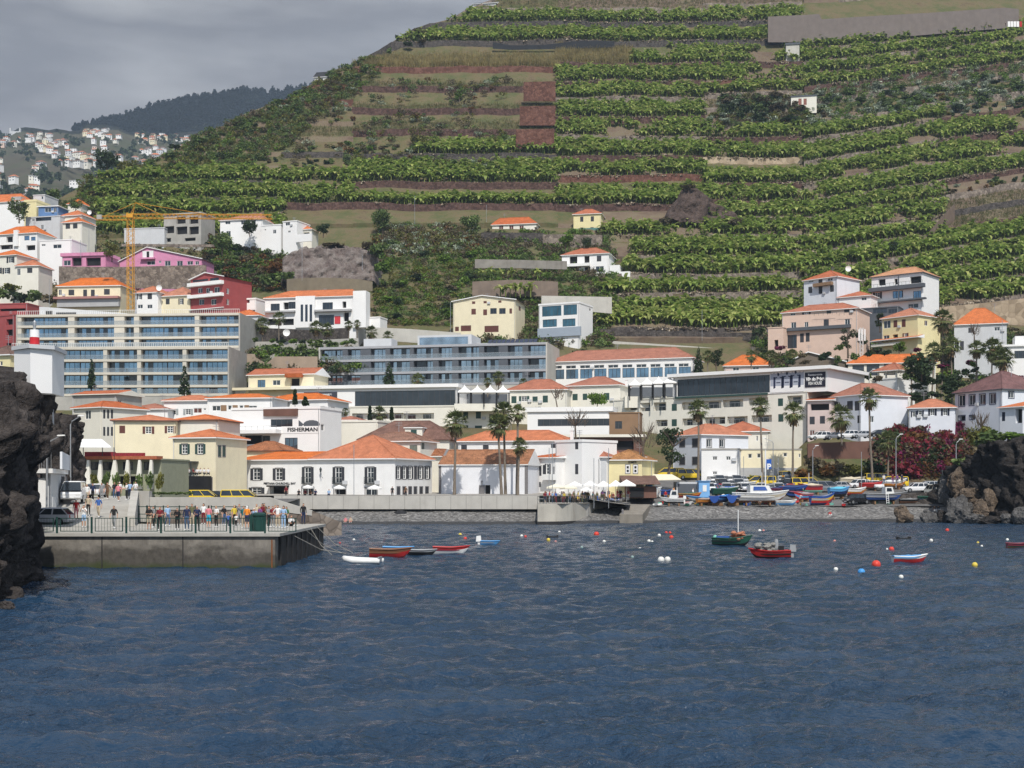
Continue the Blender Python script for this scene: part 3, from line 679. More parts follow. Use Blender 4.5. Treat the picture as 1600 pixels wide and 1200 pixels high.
def palm(px,crow,brow,Y,wpx,label,lean=0,seed=0,group=None):
    """crown centre row, base row, crown width in photo pixels"""
    x=X(px,Y); zt=Z(crow,Y); zb=min(Z(brow,Y),zt-1); h=zt-zb; g=random.Random(seed+int(px)); s_=wpx*Y/F/2.75
    t=thing('palm_tree',(x,Y,zb),label,'palm tree',group)
    dx=lean*Y/F; r=min(.22,.10+.012*h)
    MB().tube([(-dx,0,-.8),(-dx,0,0),(-dx*.75+g.uniform(-.06,.06),0,h*.25),(-dx*.3+g.uniform(-.1,.1),0,h*.6),(0,0,h)],[r*1.5,r*1.3,r*.95,r*.8,r*.75],7).build('trunk',palmbark,t,smooth=True)
    c=link('crown',g.choice(PC),t,(0,0,h)); c.scale=(s_,)*3; c.rotation_euler=(0,0,g.random()*6)
    d=link('dead_fronds',g.choice(SKM),t,(0,0,h)); d.scale=(s_,)*3
    return t
# ================================================================ BUILDINGS
class Fr:
    """vertical facade frame: s along the wall, d inward, z up"""
    def __init__(s,A,u): s.A=A; s.u=u; s.v=(-u[1],u[0])
    def p(s,a,d,z): return (s.A[0]+s.u[0]*a+s.v[0]*d,s.A[1]+s.u[1]*a+s.v[1]*d,z)
    def box(s,mb,a0,a1,d0,d1,z0,z1,mi=0):
        return mb.hexa([s.p(a0,d0,z0),s.p(a1,d0,z0),s.p(a1,d1,z0),s.p(a0,d1,z0),s.p(a0,d0,z1),s.p(a1,d0,z1),s.p(a1,d1,z1),s.p(a0,d1,z1)],mi)
    def quad(s,mb,a0,a1,d,z0,z1,mi=0): return mb.quad(s.p(a0,d,z0),s.p(a1,d,z0),s.p(a1,d,z1),s.p(a0,d,z1),mi)
    def pix(s,cx,cy):
        k=(cx-800)/F; a=(k*s.A[1]-s.A[0])/(s.u[0]-k*s.u[1]); Y=s.A[1]+s.u[1]*a
        return a,Z(cy,Y),Y,s.u[0]-k*s.u[1]
def facade(mb,fr,W,z0,z1,holes,mi=0,rmi=None):
    ss=sorted({0,W,*[h[0] for h in holes],*[h[1] for h in holes]}); zs=sorted({z0,z1,*[h[2] for h in holes],*[h[3] for h in holes]})
    ss=[a for a in ss if -1e-6<=a<=W+1e-6]; zs=[a for a in zs if z0-1e-6<=a<=z1+1e-6]
    for a,b in zip(ss,ss[1:]):
        if b-a<1e-5: continue
        for c,d in zip(zs,zs[1:]):
            if d-c<1e-5: continue
            ca,cz=(a+b)/2,(c+d)/2
            if any(h[0]<ca<h[1] and h[2]<cz<h[3] for h in holes): continue
            fr.quad(mb,a,b,0,c,d,mi)
    r=mi if rmi is None else rmi
    for a,b,c,d,dep in holes:
        P_=fr.p
        mb.quad(P_(a,0,c),P_(a,dep,c),P_(a,dep,d),P_(a,0,d),r); mb.quad(P_(b,dep,c),P_(b,0,c),P_(b,0,d),P_(b,dep,d),r)
        mb.quad(P_(a,0,c),P_(b,0,c),P_(b,dep,c),P_(a,dep,c),r); mb.quad(P_(a,dep,d),P_(b,dep,d),P_(b,0,d),P_(a,0,d),r)
        mb.quad(P_(a,dep,c),P_(b,dep,c),P_(b,dep,d),P_(a,dep,d),r)
DEP={'f':.16,'s':.10,'o':.16,'g':.15,'k':.8,'x':.15,'d':.12,'L':1.3,'t':.15,'n':.12}
def window(fr,win,root,O,sh,trim):
    a,b,c,d,st=win; w_=b-a; h=d-c; dep=DEP[st]; e=.03
    if st in 'fogtdn':
        gm={'g':blueglass,'t':tealglass,'n':darkglass}.get(st,glass); fm=frame_d if st in 'gtn' else frame_w; k=.09
        mb=MB()
        fr.box(mb,a,a+k,dep-.07,dep-e,c,d); fr.box(mb,b-k,b,dep-.07,dep-e,c,d); fr.box(mb,a+k,b-k,dep-.07,dep-e,c,c+k); fr.box(mb,a+k,b-k,dep-.07,dep-e,d-k,d)
        nm=max(1,round(w_/1.3)) if st in 'gtn' else (1 if w_>.8 else 0)
        for i in range(nm): m_=a+w_*(i+1)/(nm+1); fr.box(mb,m_-.045,m_+.045,dep-.068,dep-e-.004,c+k,d-k)
        if st in 'o':
            for i in (1,2): z=c+h*i/3; fr.box(mb,a+k,b-k,dep-.066,dep-e-.006,z-.03,z+.03)
        W=mb.build('window',fm,root,O)
        fr.quad(MB(),0,0,0,0,0)
        p=MB(); fr.quad(p,a+k,b-k,dep-e,c+k,d-k); p.build('pane',gm if st!='d' else shutb,W,O)
        if st=='o':
            q=min(.62,w_*.42)
            for s0_,s1_ in ((a-q,a-.02),(b+.02,b+q)):
                p=MB(); fr.box(p,s0_,s1_,-.06,-.012,c-.02,d+.02)
                n=max(3,int(h/.3))
                for i in range(n): z=c+h*(i+.5)/n; fr.box(p,s0_+.05,s1_-.05,-.075,-.06,z-.04,z+.03)
                p.build('shutter',sh,W,O)
    elif st=='s':
        W=None; m_=(a+b)/2; mb=MB(); fr.box(mb,a,b,dep-.06,dep-.02,c,d); W=mb.build('window',sh,root,O)
        for s0_,s1_ in ((a+.03,m_-.015),(m_+.015,b-.03)):
            p=MB(); fr.box(p,s0_,s1_,dep-.10,dep-.061,c+.03,d-.03); p.build('shutter',sh,W,O)
    elif st=='x':
        mb=MB(); n=max(3,int(h/.4)); fr.box(mb,a,b,dep-.06,dep-.02,c,d)
        for i in range(n): z=c+h*i/n; fr.box(mb,a+.02,b-.02,dep-.085,dep-.061,z+.03,z+h/n-.03)
        mb.build('garage_door',sh,root,O)
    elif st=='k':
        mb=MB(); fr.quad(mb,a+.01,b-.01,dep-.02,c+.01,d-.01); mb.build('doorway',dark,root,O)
    elif st=='L':
        n=max(1,round(w_/3.2))
        for i in range(n):
            x0=a+w_*(i+.22)/n; x1=a+w_*(i+.72)/n
            mb=MB(); fr.box(mb,x0,x1,dep-.07,dep-.02,c+.02,c+h*.86); W=mb.build('balcony_door',frame_d,root,O)
            p=MB(); m_=(x0+x1)/2
            fr.quad(p,x0+.06,m_-.03,dep-.075,c+.1,c+h*.86-.06); fr.quad(p,m_+.03,x1-.06,dep-.075,c+.1,c+h*.86-.06); p.build('pane',glass,W,O)
        mb=MB(); fr.box(mb,a+.03,b-.03,.03,.06,c+.85,c+.92)
        k=max(2,int(w_/.9))
        for i in range(k+1): x=a+.05+(w_-.1)*i/k; fr.box(mb,x-.02,x+.02,.03,.06,c,c+.85)
        mb.build('railing',metal,root,O)
    if trim and st in 'sofdk':
        mb=MB(); k=.14; q=0
        if st=='o': q=0
        for r_ in ((a-k,a,c-k,d+k),(b,b+k,c-k,d+k),(a,b,d,d+k),(a,b,c-k,c)): fr.box(mb,r_[0],r_[1],-.035,.02,r_[2],r_[3])
        mb.build('window_trim',trim,root,O)
def wr(st,cy,w_,h,*xs): return [(x,cy,w_,h,st) for x in xs]
def roofmesh(fr,W,D,z,kind,h,ov=.45,ridgeoff=None,ridge=None):
    mb=MB(); p=fr.p; a0,a1,d0,d1=-ov,W+ov,-ov,D+ov; th=.16; zb=z-.02
    e=[p(a0,d0,zb),p(a1,d0,zb),p(a1,d1,zb),p(a0,d1,zb)]; et=[(x,y,zz+th) for x,y,zz in e]
    if kind=='hip':
        if ridge: r0,r1=p(ridge[0]*W,D*.5,z+h),p(ridge[1]*W,D*.5,z+h); ax='s'
        elif W>=D: r0,r1=p(D*.5*.9,D/2,z+h),p(W-D*.5*.9,D/2,z+h); ax='s'
        else: r0,r1=p(W/2,W*.45,z+h),p(W/2,D-W*.45,z+h); ax='d'
        if W<D*1.06 and W>=D and not ridge: r0=r1=p(W/2,D/2,z+h)
        if ax=='s':
            mb.poly([et[0],et[1],r1,r0]); mb.poly([et[1],et[2],r1]); mb.poly([et[2],et[3],r0,r1]); mb.poly([et[3],et[0],r0])
        else:
            mb.poly([et[0],et[1],r0]); mb.poly([et[1],et[2],r1,r0]); mb.poly([et[2],et[3],r1]); mb.poly([et[3],et[0],r0,r1])
    elif kind=='gable': # ridge parallel to the facade
        f=.5 if ridgeoff is None else ridgeoff
        r0,r1=p(a0,D*f,z+h),p(a1,D*f,z+h); mb.poly([et[0],et[1],r1,r0]); mb.poly([et[2],et[3],r0,r1]); mb.poly([et[1],et[2],r1],1); mb.poly([et[3],et[0],r0],1)
    elif kind=='gablef': # gable faces the front
        f=.5 if ridgeoff is None else ridgeoff
        r0,r1=p(W*f,d0,z+h),p(W*f,d1,z+h); mb.poly([et[3],et[0],r0,r1]); mb.poly([et[1],et[2],r1,r0])
        tk=.22
        for q in ((et[0],r0),(r0,et[1])):
            a,b=q; mb.poly([a,b,(b[0],b[1],b[2]-tk),(a[0],a[1],a[2]-tk)],1)
        g0,g1,g2=p(0,0,z-.05),p(W,0,z-.05),p(W*f,0,z+h-.12); mb.poly([g0,g1,g2],2)
        g0,g1,g2=p(0,D,z-.05),p(W,D,z-.05),p(W*f,D,z+h-.12); mb.poly([g1,g0,g2],2)
        mb.poly([(x,y,zz-.2) for x,y,zz in (et[3],et[0],r0,r1)],1); mb.poly([(x,y,zz-.2) for x,y,zz in (et[1],et[2],r1,r0)],1)
        return mb
    elif kind=='shed':
        mb.poly([et[0],et[1],p(a1,d1,z+h),p(a0,d1,z+h)]); mb.poly([et[1],et[2],p(a1,d1,z+h)],1); mb.poly([et[3],et[0],p(a0,d1,z+h)],1); mb.poly([et[2],et[3],p(a0,d1,z+h),p(a1,d1,z+h)],1)
    for i in range(4): j=(i+1)%4; mb.quad(e[i],e[j],et[j],et[i],1)
    mb.poly(e[::-1],1)
    if kind=='hip':
        for a_,b_ in (((et[0],r0),(et[1],r1),(et[2],r1),(et[3],r0)) if ax=='s' else ((et[0],r0),(et[1],r0),(et[2],r1),(et[3],r1))): mb.tube([a_,b_],.10,4)
        if r0!=r1: mb.tube([r0,r1],.11,4)
    if kind=='gable': mb.tube([r0,r1],.11,4)
    return mb
def house(label,a,b,eave,base,depth,roof,wall,wins=(),side=(),sideR=True,name='house',cat='house',sh=None,trim=None,roofm=None,fascia=None,group=None,chim=(),foot=None,extra=None,ov=.45):
    """a,b: (px,Y) of the left and right end of the front; eave/base rows; roof=(kind,height in px,...)"""
    A=(X(*a),a[1]); B=(X(*b),b[1]); W=math.hypot(B[0]-A[0],B[1]-A[1]); u=((B[0]-A[0])/W,(B[1]-A[1])/W); fr=Fr(A,u); Ym=(A[1]+B[1])/2
    ze,zb=Z(eave,Ym),Z(base,Ym); D=depth
    cs=[fr.p(0,0,0),fr.p(W,0,0),fr.p(W,D,0),fr.p(0,D,0)]
    zl=min(zb,min(gz(c[0],c[1]) for c in cs)-.6) if foot is None else zb-foot
    O=(A[0],A[1],zb); root=thing(name,O,label,cat,group)
    sh=sh or shutg
    def conv(f,lst,Wf):
        hs=[];ws=[]
        for cx,cy,w_,h_,st in lst:
            s_,z_,Y_,k=f.pix(cx,cy); ww=w_*Y_/F/max(.15,k); hh=h_*Y_/F
            if st=='o': ww*=.55
            s0_,s1_=max(.12,s_-ww/2),min(Wf-.12,s_+ww/2); z0_,z1_=max(zl+.05,z_-hh/2),min(ze-.08,z_+hh/2)
            if s1_-s0_<.15 or z1_-z0_<.15: continue
            hs.append((s0_,s1_,z0_,z1_,DEP[st])); ws.append((s0_,s1_,z0_,z1_,st))
        return hs,ws
    h1,w1=conv(fr,wins,W)
    fR=Fr(B,fr.v); fL=Fr((A[0]+fr.v[0]*D,A[1]+fr.v[1]*D),(-fr.v[0],-fr.v[1]))
    h2,w2=conv(fR if sideR else fL,side,D)
    mb=MB(); facade(mb,fr,W,zl,ze,h1)
    facade(mb,fR,D,zl,ze,h2 if sideR else []); facade(mb,fL,D,zl,ze,[] if sideR else h2)
    mb.quad(fr.p(W,D,zl),fr.p(0,D,zl),fr.p(0,D,ze),fr.p(W,D,ze)); mb.quad(fr.p(0,0,ze),fr.p(W,0,ze),fr.p(W,D,ze),fr.p(0,D,ze))
    mb.build('wall',wall,root,O)
    for w_ in w1: window(fr,w_,root,O,sh,trim)
    for w_ in w2: window(fR if sideR else fL,w_,root,O,sh,trim)
    gq=random.Random(label)
    if ze-zb>2.6 and W>5 and name in('house','building','inn','restaurant','apartment_building'):
        for s_ in (.22,W-.22):
            if gq.random()<.6: mb=MB(); mb.tube([fr.p(s_,-.09,zl+.2),fr.p(s_,-.09,ze-.1)],.06,5); mb.build('drainpipe',gq.choice([metal,lgrey,wall]),root,O)
        for w_ in w1:
            if gq.random()<.2 and w_[4] in 'fso' and w_[1]+1.2<W: mb=MB(); fr.box(mb,w_[1]+.25,w_[1]+1.05,-.36,-.02,w_[2]-.2,w_[2]+.4); mb.build('air_conditioner',lgrey,root,O)
        if gq.random()<.75 and roof[0] in('hip','gable','flat','gablef'):
            s_=W*gq.uniform(.2,.8); zt=ze+(roof[1]*Ym/F if len(roof)>1 else .5)+gq.uniform(1.2,2.4); mb=MB(); mb.tube([fr.p(s_,D*.5,ze),fr.p(s_,D*.5,zt)],.045,4); [mb.tube([fr.p(s_-.6,D*.5,zt-.1-.28*k),fr.p(s_+.6,D*.5,zt-.1-.28*k)],.03,4) for k in range(3)]; mb.build('antenna',metal,root,O)
    kind=roof[0]; rh=roof[1]*Ym/F if len(roof)>1 else 0
    if kind in ('hip','gable'): rh=min(Z(eave-roof[1],Ym+D*.5)-ze,D*.55)
    elif kind=='shed': rh=min(Z(eave-roof[1],Ym+D)-ze,D*.5)
    if kind=='flat':
        mb=MB(); ph=max(.12,rh)
        for q in ((-.12,W+.12,-.12,.14),(-.12,W+.12,D-.14,D+.12),(-.12,.14,.14,D-.14),(W-.14,W+.12,.14,D-.14)): fr.box(mb,q[0],q[1],q[2],q[3],ze-.1,ze+ph)
        mb.build('parapet',fascia or wall,root,O)
        mb=MB(); fr.box(mb,.14,W-.14,.14,D-.14,ze,ze+.06); rf=mb.build('roof',roofm or concrete,root,O)
    elif kind=='slab':
        o_=roof[2] if len(roof)>2 else .8
        mb=MB(); fr.box(mb,-o_,W+o_,-o_,D+.2,ze-.02,ze+max(.25,rh)); rf=mb.build('roof',roofm or whiteclean,root,O)
    else:
        kw={}
        if len(roof)>2: kw=roof[2]
        rf=roofmesh(fr,W,D,ze,kind,rh,ov,**kw).build('roof',[roofm or orange,fascia or whiteclean,wall],root,O)
    for (cx,rt,w_) in chim:
        s_,z_,Y_,k=fr.pix(cx,rt); q=w_*Y_/F/2; mb=MB(); fr.box(mb,s_-q,s_+q,D*.35,D*.35+2*q,ze,z_); fr.box(mb,s_-q-.08,s_+q+.08,D*.35-.08,D*.35+2*q+.08,z_,z_+.15); mb.build('chimney',whiteclean,rf,O)
    if extra: extra(fr,root,O,W,D,ze,zb)
    return root
def fpart(name,m,boxes):
    """extra part from boxes in photo pixels on the front: (x0,x1,row_top,row_bottom,d0,d1)"""
    def f(fr,root,O,W,D,ze,zb):
        mb=MB()
        for x0,x1,r0,r1,d0,d1 in boxes:
            s0_,z1_,_,_=fr.pix(x0,r0); s1_,_,_,_=fr.pix(x1,r0); _,z0_,_,_=fr.pix((x0+x1)/2,r1); _,z1_,_,_=fr.pix((x0+x1)/2,r0); fr.box(mb,s0_,s1_,d0,d1,z0_,z1_)
        return mb.build(name,m,root,O)
    return f
def many(*fs):
    def f(*a):
        for q in fs: q(*a)
    return f
def railing(x0,x1,rt,rb,d=-1.2,m=None,name='railing',step=1.1):
    def f(fr,root,O,W,D,ze,zb):
        s0_,z1_,_,_=fr.pix(x0,rt); s1_,_,_,_=fr.pix(x1,rt); _,z0_,_,_=fr.pix((x0+x1)/2,rb); _,z1_,_,_=fr.pix((x0+x1)/2,rt)
        mb=MB(); fr.box(mb,s0_,s1_,d,d+.05,z1_-.06,z1_); n=max(2,int((s1_-s0_)/step))
        for i in range(n+1): s_=s0_+(s1_-s0_)*i/n; fr.box(mb,s_-.025,s_+.025,d,d+.05,z0_,z1_-.06)
        mb.build(name,m or metal,root,O)
    return f
def text(s,fr,cx,cy,hpx,m,root,O,wpx=None,d=-.03,bold=.02,name='lettering'):
    a,z,Y,k=fr.pix(cx,cy); cu=bpy.data.curves.new(name,'FONT'); cu.body=s; cu.align_x='CENTER'; cu.align_y='CENTER'; cu.size=hpx*Y/F*1.35; cu.extrude=.015; cu.offset=bold*cu.size
    cu.materials.append(m); o=bpy.data.objects.new(name,cu); col.objects.link(o)
    p=fr.p(a,d,z); ang=math.atan2(fr.u[1],fr.u[0]); o.matrix_world=Matrix.Translation(p)@Matrix.Rotation(ang,4,'Z')@Matrix.Rotation(R(90),4,'X')
    bpy.context.view_layer.update()
    if wpx:
        wd=o.dimensions.x; 
        if wd>0: o.scale=(wpx*Y/F/max(.2,k)/wd,1,1)
    me=bpy.data.meshes.new_from_object(o.evaluated_get(bpy.context.evaluated_depsgraph_get())); mw=o.matrix_basis.copy(); bpy.data.objects.remove(o); o=bpy.data.objects.new(name,me); col.objects.link(o)
    o.parent=root; o.matrix_basis=Matrix.Translation((-root.location.x,-root.location.y,-root.location.z))@mw if root.type=='EMPTY' else mw
    return o
# ---------------------------------------------------------------- terraced hotels
def hotel(label,a,b,slabs,depth,bays,sidem,slabm,gm,partm,rail=True,name='hotel',foot=None,rnd=None,colw=.35,plan=None):
    """slabs: rows of the slab edge centres from the top (roof slab) down; bays: list of (x0,x1,kind) in px"""
    A=(X(*a),a[1]);B=(X(*b),b[1]); W=math.hypot(B[0]-A[0],B[1]-A[1]); u=((B[0]-A[0])/W,(B[1]-A[1])/W); fr=Fr(A,u); Ym=(A[1]+B[1])/2; D=depth
    zs=[Z(r,Ym) for r in slabs]; zb=zs[-1]; O=(A[0],A[1],zb); root=thing(name,O,label,'hotel'); rec=1.5; st=.28
    zl=min(zb-.3,min(gz(*fr.p(s_,d_,0)[:2]) for s_ in (0,W) for d_ in (0,D))-.6)
    mb=MB(); fr.box(mb,0,.35,0,D,zl,zs[0]+st); fr.box(mb,W-.35,W,0,D,zl,zs[0]+st); mb.quad(fr.p(W-.36,D-.02,zl),fr.p(.36,D-.02,zl),fr.p(.36,D-.02,zs[0]),fr.p(W-.36,D-.02,zs[0])); 
    fr.quad(mb,.35,W-.35,0.05,zl,zb-st); mb.build('wall',sidem,root,O)
    g=random.Random(len(label))
    for i,z in enumerate(zs):
        mb=MB(); fr.box(mb,.35,W-.35,-.04,D-.05 if i==0 else rec+.4,z-st,z+st); mb.build('floor_slab' if i else 'roof_slab',slabm,root,O)
    for i in range(len(zs)-1):
        z1,z0=zs[i]-st,zs[i+1]+st; mb=MB(); fr.quad(mb,.35,W-.35,rec+.3,z0,z1); mb.build('rear_wall',partm,root,O)
        for x0,x1,k in bays:
            s0_=fr.pix(x0,0)[0]; s1_=fr.pix(x1,0)[0]
            if k=='c': mb=MB(); fr.box(mb,s0_,s1_,.1,rec+.25,z0,z1); mb.build('partition',partm if slabm is not beigec else slabm,root,O); continue
            mb=MB(); n=max(2,round((s1_-s0_)/1.15)); d=rec+.1
            fr.box(mb,s0_,s1_,d,d+.08,z1-.1,z1); fr.box(mb,s0_,s1_,d,d+.08,z0,z0+.08)
            for j in range(n+1): s_=s0_+(s1_-s0_)*j/n; fr.box(mb,max(s0_,s_-.04),min(s1_,s_+.04),d,d+.08,z0+.08,z1-.1)
            Wn=mb.build('window',frame_d,root,O)
            p=MB(); dk=MB()
            for j in range(n):
                e0=s0_+(s1_-s0_)*j/n+.03; e1=s0_+(s1_-s0_)*(j+1)/n-.03
                fr.quad(dk if g.random()<.2 else p,e0,e1,d+.05,z0+.08,z1-.1)
            if p.f: p.build('pane',gm,Wn,O)
            if dk.f: dk.build('pane',darkglass,Wn,O)
        if rail:
            mb=MB(); fr.quad(mb,.4,W-.4,.06,z0,z0+.95); mb.build('glass_railing',rglass,root,O)
            mb=MB(); fr.box(mb,.4,W-.4,.05,.09,z0+.95,z0+1.0); mb.build('handrail',metal,root,O)
    return fr,root,O,W,zs
# ================================================================ THE TOWN
GH='houses on the slope above the harbour'
# --- beige terraced hotel, two stepped blocks
hb=lambda s:[tuple(x) for x in s]
fr,root,O,W,zs=hotel('long beige terraced hotel with blue glass loggias behind the lighthouse, lower block',(17,301),(358,299),[544,563,583.5,603.5,617],17,
 [(20,46,'w'),(47,78,'w'),(79,88,'w'),(88,95,'c'),(96,121,'w'),(122,160,'w'),(161,167,'c'),(168,213,'w'),(214,220,'c'),(221,258,'w'),(259,285,'w'),(285,291,'c'),(292,320,'w'),(321,353,'w')],concrete,beigec,blueglass,brownwall)
mb=MB(); z=zs[0]+.3
for i in range(120):
    s_=W*(i+.5)/120; fr.box(mb,s_-.03,s_+.03,.1,.14,z,z+.9)
fr.box(mb,.2,W-.2,.08,.16,z+.9,z+.98); mb.build('roof_railing',frame_w,root,O)
fr,root,O,W,zs=hotel('long beige terraced hotel block with roof terrace, set back above the lower glass block',(25,321),(375,317),[492,509,528,543],20,
 [(27,33,'c'),(34,64,'w'),(65,105,'w'),(106,116,'c'),(117,145,'w'),(145,177,'w'),(178,194,'c'),(194,208,'w'),(209,217,'c'),(218,252,'w'),(253,303,'w'),(304,311,'c'),(312,333,'w'),(335,352,'w'),(355,371,'w')],concrete,beigec,blueglass,lgrey)
mb=MB(); z=zs[0]+.3
for i in range(110):
    s_=W*(i+.5)/110; fr.box(mb,s_-.03,s_+.03,.3,.34,z,z+.9)
fr.box(mb,.2,W-.2,.28,.36,z+.9,z+.98); mb.build('roof_railing',frame_w,root,O)
mb=MB(); a0=fr.pix(45,0)[0]; a1=fr.pix(185,0)[0]; zt=Z(474,321)
mb.add([fr.p(a0,6,z-.3),fr.p(a1,6,z-.3),fr.p(a1,18,z-.3),fr.p(a0,18,z-.3),fr.p(a0,6,zt),fr.p(a1,6,z+.9),fr.p(a1,18,z+.9),fr.p(a0,18,zt)],[(0,1,5,4),(1,2,6,5),(2,3,7,6),(3,0,4,7),(4,5,6,7)]); ph=mb.build('penthouse',lgrey,root,O)
mb=MB(); fr.quad(mb,fr.pix(55,0)[0],fr.pix(66,0)[0],5.96,z-.1,z+1.8); fr.quad(mb,fr.pix(72,0)[0],fr.pix(104,0)[0],5.96,z+.4,z+1.3); mb.build('opening',dark,ph,O)
# --- grey hotel
fr,root,O,W,zs=hotel('wide grey hotel with three storeys of glass balconies in the middle of the slope',(498,317),(855,305),[540.5,561,581.5,601],17,
 [(503,521,'w'),(523,534,'w'),(535,543,'c'),(544,560,'w'),(563,579,'c'),(581,601,'w'),(602,609,'c'),(610,639,'w'),(640,646,'c'),(647,663,'w'),(665,675,'w'),(676,685,'c'),(687,705,'w'),(706,716,'c'),(718,734,'w'),(737,747,'w'),(748,756,'c'),(758,777,'w'),(779,793,'c'),(795,815,'w'),(816,825,'c'),(827,853,'w')],lconcrete,mat('hotel_grey',(.36,.365,.38),.85,.05,.5),paleglass,darkgrey)
z=zs[0]+.28
def rb(x0,x1,d0,d1,h,m,name,wins=None):
    mb=MB(); a0=fr.pix(x0,0)[0]; a1=fr.pix(x1,0)[0]; fr.box(mb,a0,a1,d0,d1,z,z+h); o=mb.build(name,m,root,O)
    if wins: mb=MB(); fr.quad(mb,a0+.5,a1-.9,d0-.05,z+.2,z+h-.5); mb.build('window',paleglass,o,O)
rb(648,733,2.5,12,2.6,lgrey,'penthouse',1); rb(558,602,5,10,2.4,lgrey,'roof_room'); rb(720,760,8,12,1.0,lgrey,'roof_room')
mb=MB(); 
for i in range(11):
    a0=fr.pix(759+i*7.1,0)[0]; a1=fr.pix(765.2+i*7.1,0)[0]; mb.hexa([fr.p(a0,2,z+.25),fr.p(a1,2,z+.25),fr.p(a1,3.3,z+1.2),fr.p(a0,3.3,z+1.2),fr.p(a0,2,z+.3),fr.p(a1,2,z+.3),fr.p(a1,3.3,z+1.25),fr.p(a0,3.3,z+1.25)])
mb.build('solar_panels',glassmat('solar',(.02,.03,.07),.3,.15),root,O)
def house_dormer(fr,root,O,W,D,ze):
    a,z_,Y,_=fr.pix(645,673); f2=Fr(fr.p(a-1.6,.5,0)[:2],fr.u); mb=MB(); f2.box(mb,0,3.2,0,3.5,z_-1.3,z_+.5); o=mb.build('dormer',ivory,root,O)
    roofmesh(f2,3.2,3.5,z_+.5,'hip',.8,.25).build('roof',[browntile,whiteclean,ivory],o,O); mb=MB(); f2.quad(mb,1.1,2.2,-.02,z_-1.1,z_+.2); mb.build('window',shutg,o,O)
# --- waterfront
def pousada(fr,root,O,W,D,ze,zb):
    s0_=fr.pix(487,720)[0]; f2=Fr(fr.p(s0_,0,0)[:2],fr.u)
    roofmesh(f2,W-s0_,D,ze+.05,'hip',4.05,.5,ridge=(.5,.5)).build('roof',[orange,whiteclean,white],root,O)
    text('PESTANA CHURCHILL BAY',fr,437,755.5,3.2,black,root,O,50,-.05,.03)
    mb=MB(); a0=fr.pix(421,0)[0];a1=fr.pix(452,0)[0]; z_=Z(758.3,204); fr.box(mb,a0,a1,-.9,-.02,z_-.25,z_); mb.build('door_canopy',black,root,O)
    for cx in (529,579,481):
        a,zz,_,_=fr.pix(cx,755); mb=MB(); fr.box(mb,a-.9,a+.9,-.5,-.02,zz-.1,zz); [fr.box(mb,a-.9+1.75*i/9,a-.86+1.75*i/9,-.48,-.44,zz,zz+.9) for i in range(10)]; fr.box(mb,a-.9,a+.9,-.5,-.43,zz+.9,zz+.96); mb.build('balcony',dmetal,root,O)
    a,zz,_,_=fr.pix(504,734); mb=MB(); mb.tube([fr.p(a,-.02,zz-1.2),fr.p(a,-.5,zz-1.1),fr.p(a,-.6,zz-.4)],.04); p=fr.p(a,-.6,zz-.4); mb.lathe([(.10,0),(.2,.45),(.22,.5),(.05,.8)],6,p); mb.build('wall_lantern',dmetal,root,O)
house('big white waterfront building with a tall orange pyramid roof and dark shuttered windows',(370,208),(617,197),719,777,13,('hip',13,{'ridge':(.12,.5)}),white,
 wr('o',741,19,18,401,436)+wr('o',742.5,18,25,481,529,579)+[(401,768,26,12,'o'),(436.5,768,26,15,'k'),(481,768,18,13,'f'),(531,769,18,13,'k'),(580,769,18,14,'f')],
 wr('o',738.5,9,19,622.5,631.7,640.7,657,667.5)+wr('s',738.5,4,19,649.3)+wr('s',768,4.6,14,622.5,631.7,640.7,649,658,667),sh=shutd,trim=stonetrim,extra=pousada,name='inn',cat='building')
def chapel(fr,root,O,W,D,ze,zb):
    fpart('corner_stone',stonetrim,[(685.5,689.5,727,778,-.06,.2),(820,824.5,727,778,-.06,.2)])(fr,root,O,W,D,ze,zb)
    fpart('portal',stonetrim,[(749,757,758,778,-.2,.1)])(fr,root,O,W,D,ze,zb)
    fpart('portal_cross',stonetrim,[(752.6,753.4,750,758,-.1,0),(751.2,754.8,752.2,753,-.099,-.001)])(fr,root,O,W,D,ze,zb)
    mb=MB(); h=ze+3.4
    mb.poly([fr.p(-.25,-.3,ze-.15),fr.p(-.25,D*.5,ze+2.75),fr.p(-.25,D+.3,ze-.15)]); mb.poly([fr.p(.2,-.3,ze-.15),fr.p(.2,D+.3,ze-.15),fr.p(.2,D*.5,ze+2.75)])
    for p0,p1 in (((-.3,-.15),(D*.5,2.75)),((D*.5,2.75),(D+.3,-.15))): mb.quad(fr.p(-.25,p0[0],ze+p0[1]),fr.p(.2,p0[0],ze+p0[1]),fr.p(.2,p1[0],ze+p1[1]),fr.p(-.25,p1[0],ze+p1[1]))
    mb.build('gable_coping',stonetrim,root,O)
house('low white chapel with old mottled tile roof and stone corners behind the palms',(687,207),(823,203.5),727,778,9,('gable',24),mat('chapel_white',(.77,.77,.79),.85,.06,.5,stain=.1,stainc=(.4,.4,.42)),[(761.5,768,9,20,'k')],roofm=tilemat('tile_chapel',(.50,.22,.105),.9),fascia=white,extra=chapel,name='chapel',cat='chapel',ov=.25)  # white tinted faintly blue to stand for dim grazing light on the front
house('long white house with orange hip roof right behind the chapel',(716,229),(884,224),690,745,9,('hip',17),white,wr('s',699,9,8,725,759)+[(865,697,8,6,'s')],chim=[(887.5,672,5)],sh=shutd)
house('narrow white house with green doors at the right end of the chapel',(824,214),(868,210),716,775,9,('shed',9),white,wr('s',735,4,17,844,850)+wr('o',733,9,16,856)+[(866,735,4,12,'s')]+wr('s',757,4,8,843),sh=shutd,roofm=redtile,extra=fpart('balcony',frame_w,[(853,870,741,750,-1.0,-.05)]))
